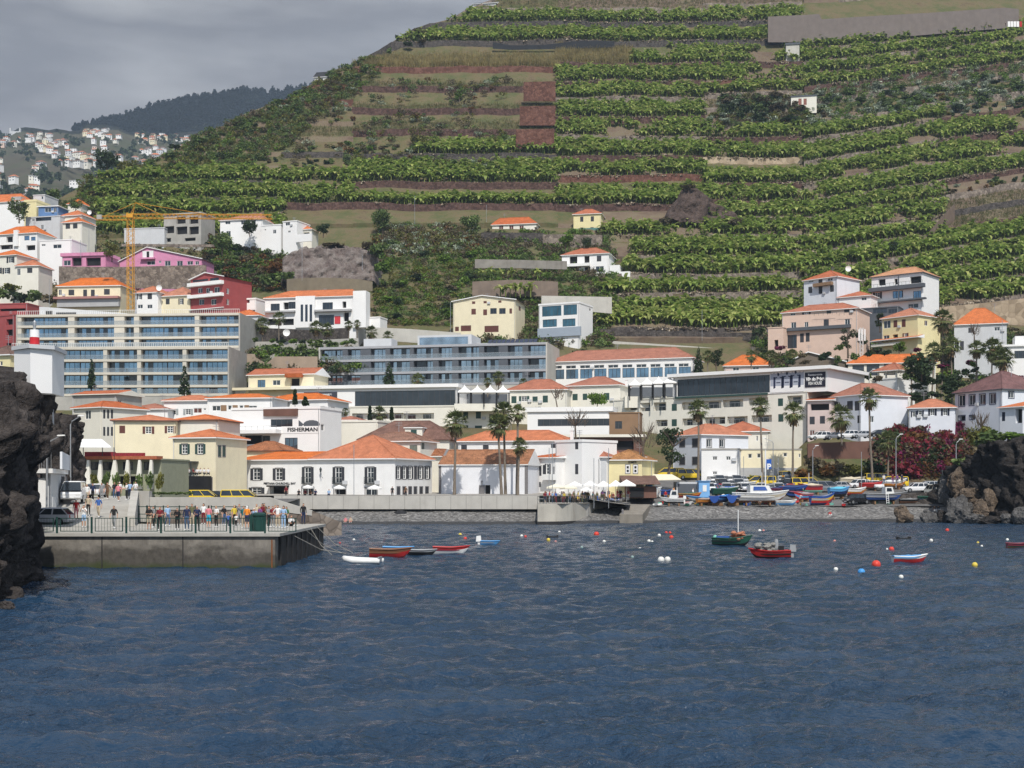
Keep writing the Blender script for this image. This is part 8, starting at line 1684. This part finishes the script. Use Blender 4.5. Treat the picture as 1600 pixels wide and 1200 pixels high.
for a in [(1190,757,231,'van','yellow',175,'yellow van with sloping front in the middle of the car park'),(1258,758,228,'van','yellow',0,'bright yellow minibus partly behind the grey van'),(1286,762,222,'van','grey',0,'dark grey minibus in the car park'),(1079,750,240,'van','yellow',0,'yellow van by the orange roofed car park house'),(1048,751,241,'van','yellow',180,'yellow taxi behind the cream awning'),(1225,752,238,'van','yellow',90,'yellow roofed van seen from behind by the hedge'),(1341,755,228,'suv','white',200,'white estate car right of the grey minibus'),(1366,755,226,'suv','white',-80,'white car facing the sea, before the reddish wall'),(1396,754,230,'van','yellow',180,'yellow minibus at the right of the car park'),(1432,751,222,'suv','white',180,'white off-roader above the stone wall'),(1449,750,225,'suv','silver',180,'second pale off-roader above the stone wall'),(1461,750,216,'van','cream',95,'old cream camper at the end of the stone wall'),(1310,760,226,'hatch','silver',150,'silver car with open view of its front, right of the grey minibus'),(1318,758,232,'hatch','black',90,'black car behind the silver one'),(1373,750,236,'van','yellow',0,'yellow topped van by the red flowering bush')]: car(*a,group=CG,z=gz(X(a[0],a[2]),a[2])+.15)
cols=['white','black','silver','white','grey','blue','white','silver','black','white','red','silver']
for r_,(row,Y,st) in enumerate([(766,222,9),(760,229,8.5),(755,236,9)]):
    for i in range(15):
        px=1108+st*i*1.0+r_*3
        if px>1238: break
        if r_ and (1165<px<1215): continue
        c=cols[(i*5+r_*3)%12]; car(px,row,Y,'hatch' if (i+r_)%3 else 'suv',c,-90+random.uniform(-12,12),f'{c} car facing the boats in the {["front","middle","back"][r_]} row of the crowded car park',z=gz(X(px,Y),Y)+.15,group=f'{c} cars in the {["front","middle","back"][r_]} row of the car park')
for px,row,c,lb in[(1281,688.5,'white','white car at the left end of the row above the reddish wall'),(1303,687.5,'grey','grey car, second in the row above the reddish wall'),(1324,686.5,'white','white car, third in the row above the reddish wall'),(1345,685.5,'silver','silver car at the right end of the row above the reddish wall'),(1372,684,'black','black car in the shade at the far end above the reddish wall')]: car(px,row,247.5,'hatch' if c!='white' else 'suv',c,190,lb,z=Z(row,247.5)+.1)
car(1338,789,206,'suv','black',205,'black car parked among the boats on the pebbles, beside the boat with a ladder',z=gz(X(1338,206),206)+.2)
# ================================================================ BOATS
BC={k:mat('boat_'+k.replace(' ','_'),v,.45,.08,2,0,.4) for k,v in dict(white=(.74,.74,.72),red=(.42,.025,.025),blue=(.03,.09,.34),navy=(.012,.025,.09),green=(.02,.09,.06),black=(.015,.016,.018),sky=(.10,.32,.62),orange=(.60,.22,.03),yellow=(.66,.42,.04),grey=(.3,.31,.32),brown=(.2,.09,.045),cyan=(.10,.45,.60),maroon=(.2,.03,.05),cream=(.6,.52,.38),mint=(.2,.5,.4)).items()}
wood=mat('boat_wood',(.25,.14,.07),.7,.2,3)
def hullpts(Ln,B,Hh,full=.85,sheer=.35,ns=11):
    st=[]
    for i in range(ns):
        f=i/(ns-1); x=(f-.5)*Ln; w_=B/2*(full+(1-full)*math.sin(math.pi*min(1,f/.55)*.5) if f<.55 else max(.03,(1-((f-.55)/.45)**2.2))); z=Hh*(1+sheer*max(0,(f-.45)/.55)**2+.10*(1-f)**2); kl=.0 if f<.8 else Hh*.5*((f-.8)/.2)**2
        st.append((x,w_,z,kl))
    return st
def boat(px,row,Y,Ln,rz,bands,label,B=None,Hh=None,tarp=None,cabin=None,motor=None,mast=None,inside='grey',sheer=.35,name='boat',z=None,group=None,tilt=0,extra=None,stand=False,trailer=False):
    """bands: hull colours from the keel up"""
    B=B or Ln*.36; Hh=Hh or Ln*.23; zz=Z(row,Y) if z is None else z
    t_=thing(name,(X(px,Y),Y,zz),label,'boat',group,R(rz)); t_.rotation_euler=(R(tilt),0,R(rz)); zo=.32 if (stand or trailer) else 0
    st=hullpts(Ln,B,Hh,sheer=sheer); nb=len(bands); mb=MB(); nl=2*nb; V=[]
    for x,w_,z_,k in st:
        for s in(-1,1):
            for j in range(nl+1):
                f=j/nl; q=f**.55; V.append((x+(.12*Ln*f*(x/(.5*Ln))**3 if x>0 else 0),s*w_*(.12+.88*q)*(1 if f<.98 else 1.0),zo+k+(z_-k)*f))
    m_=2*(nl+1); fs=[];ms=[]
    for i in range(len(st)-1):
        for s in(0,1):
            for j in range(nl):
                a=i*m_+s*(nl+1)+j; b=a+m_; fs.append((a,b,b+1,a+1) if s==0 else (a,a+1,b+1,b)); ms.append(j//2)
        a=i*m_; fs.append((a,a+nl+1,a+m_+nl+1,a+m_)); ms.append(0)
    fs.append(tuple([j for j in range(nl,-1,-1)]+[nl+1+j for j in range(nl+1)])); ms.append(nb-1)
    mb.v=V; mb.f=fs; mb.m=ms; h=mb.build('hull',[BC[b] for b in bands],t_)
    if not tarp:
        mb=MB()
        for i in range(len(st)-1):
            (x,w_,z_,k),(x2,w2,z2,k2)=st[i],st[i+1]; mb.quad((x,-w_*.8,zo+z_*.55),(x2,-w2*.8,zo+z2*.55),(x2,w2*.8,zo+z2*.55),(x,w_*.8,zo+z_*.55))
            for s in(-1,1): mb.quad((x,s*w_*.8,zo+z_*.55),(x2,s*w2*.8,zo+z2*.55),(x2,s*w2*.93,zo+z2*.995),(x,s*w_*.93,zo+z_*.995))
        mb.build('inside',BC[inside],t_)
        for f in(.25,.5):
            i=int(f*10); x,w_,z_,k=st[i]; mb=MB(); mb.box(x-.11,-w_*.92,zo+z_*.82,x+.11,w_*.92,zo+z_*.87); mb.build('thwart',wood,t_)
    mb=MB()
    for s in(-1,1): mb.tube([(x+(.12*Ln*(x/(.5*Ln))**3 if x>0 else 0),s*w_,zo+z_) for x,w_,z_,k in st],.035+.004*Ln,5)
    mb.build('gunwale',BC[bands[-1]] if bands[-1]!='white' else frame_w,t_)
    if tarp:
        mb=MB(); rows=[]; g=random.Random(int(px))
        for x,w_,z_,k in st:
            if x>.46*Ln: continue
            hp=Hh*.28*math.sin(math.pi*min(1,max(.12,(x/Ln+.5))))*g.uniform(.7,1.3); rows.append([(x,-w_*1.04,zo+z_-.10),(x,-w_*1.03,zo+z_+.03),(x,-w_*.4,zo+z_+hp*.8),(x,0,zo+z_+hp),(x,w_*.4,zo+z_+hp*.8),(x,w_*1.03,zo+z_+.03),(x,w_*1.04,zo+z_-.10)])
        for a,b in zip(rows,rows[1:]):
            for k in range(6): mb.quad(a[k],b[k],b[k+1],a[k+1])
        mb.poly(rows[0]); mb.poly(rows[-1][::-1]); mb.build('tarpaulin',BC[tarp],t_)
    if cabin:
        cx,cl,ch,cm_,cg=cabin; cx*=Ln; cl*=Ln; w_=B*.36; z0=zo+Hh*.8; mb=MB()
        mb.hexa([(cx-cl/2,-w_,z0),(cx+cl/2,-w_*.9,z0),(cx+cl/2,w_*.9,z0),(cx-cl/2,w_,z0),(cx-cl/2,-w_*.9,z0+ch),(cx+cl*.25,-w_*.8,z0+ch),(cx+cl*.25,w_*.8,z0+ch),(cx-cl/2,w_*.9,z0+ch)]); c_=mb.build('cabin',BC[cm_],t_)
        mb=MB()
        for s in(-1,1): mb.quad((cx-cl*.38,s*w_*1.0,z0+ch*.5),(cx+cl*.2,s*w_*.93,z0+ch*.5),(cx+cl*.12,s*w_*.86,z0+ch*.88),(cx-cl*.36,s*w_*.96,z0+ch*.88))
        mb.quad((cx+cl*.39,-w_*.7,z0+ch*.45),(cx+cl*.39,w_*.7,z0+ch*.45),(cx+cl*.30,w_*.62,z0+ch*.9),(cx+cl*.30,-w_*.62,z0+ch*.9)); mb.build('window',BC[cg] if cg in BC else darkglass,c_)
    if motor:
        mb=MB(); x=-Ln/2-.1; mb.hexa([(x-.3,-.17,zo+Hh*.95),(x+.2,-.17,zo+Hh*.95),(x+.2,.17,zo+Hh*.95),(x-.3,.17,zo+Hh*.95),(x-.25,-.14,zo+Hh*.95+.5),(x+.15,-.14,zo+Hh*.95+.55),(x+.15,.14,zo+Hh*.95+.55),(x-.25,.14,zo+Hh*.95+.5)]); mb.box(x-.12,-.07,zo-.1,x+.08,.07,zo+Hh*.95); mb.build('outboard_motor',BC[motor],t_)
    if mast: mb=MB(); mb.tube([(mast[0]*Ln,0,zo+Hh*.6),(mast[0]*Ln,0,zo+Hh+mast[1])],.045,6); mb.build('mast',frame_w,t_)
    if trailer:
        for s in(-1,1): mb=MB(); mb.tube([(-.1*Ln,s*B*.42,.28),(-.1*Ln,s*B*.5,.28)],.28,10); mb.build('trailer_wheel',tyre,t_)
        mb=MB(); mb.box(-.35*Ln,-.06,.2,.6*Ln,.06,.3); mb.box(-.1*Ln-.05,-B*.45,.22,-.1*Ln+.05,B*.45,.3); mb.build('trailer_frame',metal,t_)
    elif stand:
        for f in(-.28,.2): mb=MB(); mb.box(f*Ln-.12,-B*.4,-.1,f*Ln+.12,B*.4,.36); mb.build('keel_block',wood,t_)
    if extra: extra(t_,Ln,B,Hh,zo)
    return t_
def nets(m1,n,f0,f1,seed,hh=.5):
    def f(t_,Ln,B,Hh,zo):
        g=random.Random(seed); mb=MB()
        for i in range(n):
            x=Ln*g.uniform(f0,f1); mb.ball((x,g.uniform(-.3,.3)*B,zo+Hh*.95+g.uniform(0,hh)*.7),g.uniform(.14,.3),7,0,.6)
        mb.build('fishing_nets',m1,t_)
    return f
netm=mat('net_grey',(.26,.25,.23),.95,.3,8,.04); neto=mat('net_orange',(.48,.2,.12),.95,.35,8,.04)
def yw(row): return 5.6*2000/(row-758)
def wb(px,row,lpx,rz,bands,label,**k):
    Y=yw(row); return boat(px,row,Y,lpx*Y/F,rz,bands,label,z=-.06,**k)
def rib(px,row,Y,Ln,rz,m,label,z):
    t_=thing('dinghy',(X(px,Y),Y,z),label,'boat',None,R(rz)); B=Ln*.45; mb=MB(); mb.tube([(-Ln*.5,-B/2,.2),(Ln*.2,-B/2,.22),(Ln*.42,-B*.28,.30),(Ln*.5,0,.36),(Ln*.42,B*.28,.30),(Ln*.2,B/2,.22),(-Ln*.5,B/2,.2)],[.16,.21,.21,.2,.21,.21,.16],10); mb.build('inflatable_tube',m,t_,smooth=True)
    mb=MB(); mb.box(-Ln*.45,-B*.45,.05,Ln*.35,B*.45,.14); mb.build('floor',BC['grey'],t_); mb=MB(); mb.box(-Ln*.47,-B*.42,.1,-Ln*.44,B*.42,.5); mb.build('transom',BC['grey'],t_); mb=MB(); mb.box(-.1,-B*.42,.28,.1,B*.42,.32); mb.build('thwart',wood,t_); return t_
rib(567,880,yw(880),2.75,172,BC['white'],'white inflatable dinghy floating beside the red rowing boat',-.02)
wb(607,871,60,6,['red','red','brown'],'red rowing boat floating between the white dinghy and the dark boat',inside='brown',sheer=.2)
wb(657,868,42,5,['black','black','grey'],'dark grey rowing boat tied to the red one',inside='black',sheer=.15)
wb(620,864,44,3,['navy','sky'],'low blue rowing boat behind the red one',inside='cream',sheer=.1)
wb(702,866,52,4,['white','white','red'],'white rowing boat with red rim, rightmost of the row of four',inside='maroon',sheer=.2)
wb(764,851,28,8,['sky','sky','sky'],'small pale blue boat with outboard motor, alone off the beach',motor='white',inside='grey',sheer=.1)
def sidehull(t_,Ln,B,Hh,zo): nets(neto,22,.0,.38,3,.9)(t_,Ln,B,Hh,zo); MB().ball((-.42*Ln,0,zo+Hh*1.1),.22,10).build('fender_ball',BC['mint'],t_); mb=MB(); mb.box(-.38*Ln,-.3*B,zo+Hh*.9,-.02*Ln,.3*B,zo+Hh*1.25); mb.build('tarpaulin',BC['blue'],t_)
wb(1141,853,56,-18,['black','green','green'],'dark green fishing boat with pale bow, nets and a mast',mast=(.22,2.6),inside='black',extra=sidehull,sheer=.45)
def redx(t_,Ln,B,Hh,zo):
    nets(netm,30,-.05,.42,4,.8)(t_,Ln,B,Hh,zo); mb=MB(); mb.box(-.47*Ln,-.5*B-.02,zo+Hh*.5,-.2*Ln,-.5*B+.05,zo+Hh*.85); mb.build('number_panel',frame_w,t_); mb=MB(); mb.lathe([(.09,0),(.16,.2),(.15,.7),(.1,.9)],8,(-.12*Ln,-.1,zo+Hh)); mb.build('outboard_cover',BC['grey'],t_); mb=MB(); mb.box(-.32*Ln,-.15*B,zo+Hh,-.18*Ln,.15*B,zo+Hh+.4); mb.build('engine_box',BC['black'],t_)
wb(1206,873,58,170,['black','red','red'],'red fishing boat with a heap of grey nets and an outboard motor',inside='black',extra=redx,motor='grey',sheer=.3)
wb(1419,880,50,4,['red','red','white'],'red rowing boat covered with a bright blue tarpaulin',tarp='sky',sheer=.35)
wb(1590,856,34,2,['brown','green','maroon'],'green and red rowing boat cut by the right edge of the photo',inside='maroon',sheer=.2)
for px,row,wx,lb in[(863,840,18,'dark floating crate raft with a yellow buoy off the quay'),(1412,843,20,'small flat dark raft on the water near the red buoys')]:
    Y=yw(row); w_=wx*Y/F; o=MB().box(-w_/2,-.4,-.1,w_/2,.5,.16).box(-w_/2,-.4,.16,-w_/2+.12,.5,.30).box(w_/2-.12,-.4,.16,w_/2,.5,.30).build('raft',BC['black']); o.location=(X(px,Y),Y,0); tag(o,lb,'raft')
# buoys
buoyc={'red':mat('buoy_red',(.62,.06,.04),.4,.05),'white':mat('buoy_white',(.72,.71,.66),.5,.1),'yellow':mat('buoy_yellow',(.66,.50,.08),.45,.08),'blue':mat('buoy_blue',(.06,.28,.62),.4,.05),'pink':mat('buoy_pink',(.62,.26,.22),.5,.1),'green':mat('buoy_green',(.25,.34,.32),.5)}
for px,row,r,c,lb in[(857,843,3,'yellow','yellow buoy tied to the dark crate raft'),(874,831,2.2,'white','small white buoy above the dark crate raft'),(868,846,2,'pink','small pinkish buoy right below the dark crate raft'),(932,834,4.3,'red','large red buoy in front of the slipway'),(944,845.5,2.4,'white','flat white buoy below the large red one'),(909,855,2.4,'green','greyish buoy between the raft and the double white buoys'),(1030,836,2.6,'white','white buoy left of the cluster of red buoys'),(1041,832,2.4,'red','left one of the touching red buoys'),(1047,832,2.2,'red','right one of the touching red buoys'),(1049,839,3.4,'red','larger red buoy below the touching pair'),(1014,845,2.8,'white','white lumpy float left of the red buoys'),(1019,846,2,'white','small white float beside the lumpy one'),(1000,857,2.4,'white','white float above the double white buoys'),(988,870,2.6,'green','grey green buoy left of the double white buoys'),(1033,874,5.5,'white','left one of the double big white buoys'),(1043,873.5,5,'white','right one of the double big white buoys'),(719,835,2.8,'yellow','yellow buoy off the beach near the red one'),(727,841,2.8,'red','red buoy below the yellow one off the beach'),(815,837,2.4,'white','white buoy before the chapel beach'),(821,838,2.2,'red','red buoy touching the white one before the chapel beach'),(1187,829,2.6,'white','white buoy right of the green fishing boat'),(1193,829,2,'pink','pink buoy right of the green fishing boat'),(1304,845,2.2,'pink','lone pinkish buoy off the car park beach'),(1306,889,3.6,'white','white oval buoy left of the blue one'),(1346,893,6,'blue','round bright blue buoy'),(1369,881,7.2,'red','biggest red buoy, left of the blue covered boat'),(1393,857.5,4.2,'red','pale red buoy above the blue covered boat'),(1386,858,1.8,'white','tiny white float beside the pale red buoy'),(1408,901,3.8,'white','whitish yellow buoy below the blue covered boat'),(1523,882,4.6,'yellow','bright yellow buoy on the right water'),(1480,828,3,'red','red buoy in front of the boulders'),(1455,844,2.8,'white','tilted white float on the right water'),(1528,848,2.4,'yellow','small yellow buoy right of the tilted white float'),(1534,853,2,'white','small white float below the small yellow buoy'),(1574,843,2.4,'white','white float near the right edge boat'),(553,843,2.2,'white','white float off the pier corner'),(531,848,1.6,'red','slim dark red stick buoy off the pier corner')]:
    Y=yw(row+r*.6); q=r*Y/F; t_=thing('buoy',(X(px,Y),Y,0),lb,'buoy','mooring buoys in the bay'); MB().ball((0,0,q*.42),q,12).build('float',buoyc[c],t_,smooth=True); MB().tube([(0,0,q*1.3),(0,0,q*1.62)],q*.18,6).build('ring',dmetal,t_)
# boats on land
def lb(px0,px1,row,Y,rz,bands,label,**k):
    px=(px0+px1)/2; row=min(row,792); Y=204.4+(793-row)*7/12 if row>781 else 211+(781-row)*25/24
    Ln=(px1-px0)*Y/F/max(.45,abs(math.cos(R(rz)))); k.setdefault('z',max(gz(X(px,Y),Y),2.0)+.16 if px>1010 else Z(row,Y)); return boat(px,row,Y,Ln,rz,bands,label,**k)
lb(946,972,793,199,40,['maroon','white','white'],'small red and white boat with blue cover standing on the slipway',tarp='blue',trailer=True)
lb(991,1030,781,209,20,['white','white','white'],'large white hulled boat under a bright blue tarpaulin beside the kiosk',tarp='sky',stand=True,cabin=(.12,.25,1.1,'sky','sky'),Hh=1.2)
lb(1036,1068,792,206,170,['black','white','white'],'small white motor boat with windscreen cabin, nearest the slipway',cabin=(.0,.42,1.5,'white','glass'),motor='white',stand=True)
rib(1028,790,205.5,1.8,60,BC['white'],'little white dinghy beside the person in black',Z(790.5,205.5))
lb(1024,1052,778,214,10,['blue','blue','navy'],'boat fully covered in dark blue sheets behind the white motor boat',tarp='blue',stand=True)
lb(1078,1124,790,208,175,['grey','white','sky'],'long grey white boat with blue inside on a trailer',inside='blue',trailer=True,Hh=.8)
lb(1088,1116,792.5,205,20,['brown','orange','orange'],'orange brown wooden boat below the long grey one',tarp='grey',stand=True)
lb(1060,1080,792.5,204.5,0,['white','white'],'flat white tender with red cover at the edge of the pebbles',tarp='red')
lb(1112,1142,791,206,60,['navy','blue','blue'],'blue boat with high bow left of the white cabin cruiser',inside='sky',stand=True,Hh=1.0)
lb(1136,1162,791,206.5,70,['brown','navy','blue'],'dark navy boat with a red propeller beside the white cabin cruiser',inside='white',stand=True,Hh=1.1)
lb(1112,1150,778,214,15,['green','green','green'],'boat under a dark green tarpaulin behind the blue ones',tarp='green',stand=True)
lb(1146,1224,791,207,5,['brown','white','cream','white'],'white cabin cruiser with blue window cover, largest boat on the beach',cabin=(.05,.5,1.6,'white','blue'),stand=True,Hh=1.5,inside='white')
lb(1118,1136,793,204,5,['white','white'],'low white dinghy lying on the pebbles before the blue boats')
lb(1212,1242,793,204,3,['sky','white'],'flat white and blue dinghy right of the cabin cruiser')
lb(1252,1268,792,204,3,['grey','grey'],'flat grey dinghy left of the rainbow coloured boat')
lb(1214,1258,776,214,8,['black','navy','blue'],'dark blue boat with white stripe in the second row of the yard',tarp='navy',stand=True)
lb(1230,1264,783,210,170,['black','blue','navy'],'navy boat with a red top sheet in the middle of the yard',tarp='maroon',stand=True)
lb(1240,1270,762,220,5,['white','white','sky'],'white and sky blue boat beside the yellow van',inside='sky',stand=True)
rib(1234,786,207,2.8,0,BC['red'],'bright red inflatable boat lying right of the cabin cruiser',Z(787,207)); 
lb(1246,1268,786,206.5,30,['white','white'],'little white pointed boat left of the rainbow coloured one',tarp='white',stand=True)
lb(1265,1301,791.5,205.5,14,['navy','red','yellow','blue'],'rainbow coloured wooden boat with blue, yellow and red stripes',inside='grey',sheer=.5,Hh=1.35)
lb(1294,1325,781,211,15,['black','navy','sky'],'blue boat with a cyan tarpaulin behind the rainbow coloured one',tarp='cyan',stand=True,Hh=1.3)
lb(1320,1352,778,213,25,['red','orange','white'],'orange red boat with a white bow',inside='white',stand=True,Hh=1.0)
lb(1312,1348,763,219,0,['cream','cream'],'boat under a crumpled beige tarpaulin behind the cyan one',tarp='cream',stand=True,Hh=1.2)
lb(1343,1376,768,216,8,['brown','red','red'],'bright red boat on a wooden cradle',tarp='red',stand=True,sheer=.5)
lb(1376,1414,766,214,14,['brown','orange','white'],'tilted white boat with orange bottom before the yellow minibus',tarp='white',stand=True,sheer=.6)
def ladder(t_,Ln,B,Hh,zo):
    mb=MB()
    for x in(-.02,.04): mb.tube([(x*Ln-.1,-B*.75,0),(x*Ln,-B*.5,Hh+.5)],.04,5)
    for i in range(5): f=i/5+.1; mb.tube([(-.02*Ln-.1+.1*f,-B*.75+.25*B*f,(Hh+.5)*f),(.04*Ln-.1+.1*f,-B*.75+.25*B*f,(Hh+.5)*f)],.035,4)
    mb.build('ladder',frame_w,t_)
lb(1350,1412,789,207,6,['black','blue','blue','grey'],'blue fishing boat with white wheelhouse and a ladder on its side',cabin=(.12,.25,1.4,'white','glass'),stand=True,inside='grey',Hh=1.2,extra=ladder)
lb(1430,1476,788,205,8,['navy','navy','green'],'boat under a green tarpaulin in front of the stone wall',tarp='green',Hh=1.0)
lb(1404,1440,789,205.5,4,['brown','black'],'low boat under a dark olive tarpaulin left of the green covered one',tarp='grey',Hh=.7)
lb(1150,1180,766,216,20,['white','white'],'small white boat with grey cover in the back row behind the cabin cruiser',tarp='grey',stand=True)
lb(1060,1086,776,212,10,['navy','blue','white'],'small blue boat before the grey container',inside='grey',stand=True)
lb(1180,1206,768,217,5,['brown','cream','cream'],'cream boat in the back row right of the small white one',inside='brown',stand=True)

more=['navy','sky','white','green','red','grey','blue','cream','maroon','brown','orange','mint']
g=random.Random(12); n_=0
for row,px0,px1 in((786,1062,1262),(776,1100,1270)):
    px=px0
    while px<px1:
        ln_=g.uniform(22,38); a,b,c=g.choice(more),g.choice(more),g.choice(more); tp=g.choice([None,'blue','navy','grey','cream','green','sky',None]); cb=(.05,.3,1.2,'white','glass') if g.random()<.22 and not tp else None
        if g.random()<.62:
            n_+=1; lb(px,px+ln_,row+g.uniform(-2,2),0,g.uniform(-50,50)+(180 if g.random()<.4 else 0),[a,b,c],f'{a} {b} and {c} painted boat {"under a "+tp+" cover" if tp else "with a small cabin" if cb else "left open"} in the crowded yard'.replace(f'{a} {a} and {a} painted',f'{a} painted').replace(f'{a} {a} and',f'{a} and'),tarp=tp,cabin=cb,stand=True,inside=g.choice(more),mast=(.1,g.uniform(1.5,3)) if g.random()<.25 else None,Hh=g.uniform(.75,1.2),group='boats packed in the yard')
        px+=ln_*.9
for i in range(34):
    px_=g.uniform(1020,1400); Y_=g.uniform(204.6,207.5); c=g.choice(['sky','white','blue','red','green','grey','yellow','mint']); o=MB().hexa([(-.38,-.25,0),(.38,-.25,0),(.38,.25,0),(-.38,.25,0),(-.43,-.29,.36),(.43,-.29,.36),(.43,.29,.36),(-.43,.29,.36)]).build('fish_crate',BC[c]); o.location=(X(px_,Y_),Y_,max(2.1,gz(X(px_,Y_),Y_))+.12); o.rotation_euler=(0,0,g.uniform(0,3)); tag(o,f'{c if c!="sky" else "light blue"} plastic fish crate lying between the beached boats','crate','fish crates between the beached boats')
for i,(t_,b_) in enumerate([('red','jeans'),('white','navy'),('yellow','black'),('blue','beige'),('orange','grey'),('green','jeans'),('light blue','black'),('brown','olive')]):
    px_=1040+43*i; Y_=209+2.5*(i%4); person(px_,0,Y_,['stand','walk','arms','hips'][i%4],t_,b_,f'person in {t_} top and {b_} trousers among the beached boats',z=gz(X(px_,Y_),Y_)+.15,rz=50*i,hair=['dark','grey','white','brown'][i%4])
for i,(px,row,Y,c) in enumerate([(1146,765,214,'orange'),(1126,767,213,'white')]):
    t_=thing('lifebuoy',(X(px+.5,Y),Y-2.5,Z(row+9,Y)),['orange ring lifebuoy hanging on the dark navy boat','white ring lifebuoy hanging above the green covered boat'][i],'lifebuoy'); mb=MB(); mb.tube([(.36*math.cos(6.283*k/16),0,.36*math.sin(6.283*k/16)) for k in range(17)],.09,6); mb.build('ring',BC[c],t_)
# wall clock ring on the white house
t_=thing('ring_sign',(X(917.5,211),211.2,Z(741.5,211)),'black ring shaped sign with white centre on the white house by the parasols','sign'); mb=MB(); mb.tube([(.52*math.cos(6.283*k/20),-.1,.52*math.sin(6.283*k/20)) for k in range(21)],.05,5); mb.build('rim',black,t_); mb=MB(); mb.poly([(.5*math.cos(6.283*k/20),-.06,.5*math.sin(6.283*k/20)) for k in range(20)]); mb.build('face',frame_w,t_)
for px_,row_,Y_,k_,w_,h_ in [(0,470,364,'green',40,26),(30,472,363,'dark',36,22),(55,470,362,'green',30,20),(15,455,366,'yel',30,16),(75,474,362,'dry',34,18),(-15,470,363,'dark',30,24),(432,425,391,'rust',30,24),(445,440,386,'green',30,20),(588,402,389,'green',30,26),(598,425,387,'lime',30,24),(575,388,392,'dry',24,14),(520,386,394,'dry',40,9),(1040,350,436,'dry',26,14),(1150,352,436,'dry',30,14),(1075,296,446,'dry',26,10)]: bush(px_,row_,Y_,k_,w_,h_)
finish_bushes()
# ---- the air
m=bpy.data.materials.new('haze'); m.use_nodes=True; t=m.node_tree; t.nodes.remove(t.nodes['Principled BSDF']); pv=N(t,'ShaderNodeVolumePrincipled'); pv.inputs['Color'].default_value=(.62,.79,1,1); pv.inputs['Density'].default_value=.00012; pv.inputs['Anisotropy'].default_value=.1; L(t,pv.outputs[0],t.nodes['Material Output'].inputs['Volume'])
hz=MB().box(-2600,-1000,-4,2600,3400,1150).build('haze',m); hz['kind']='stuff'
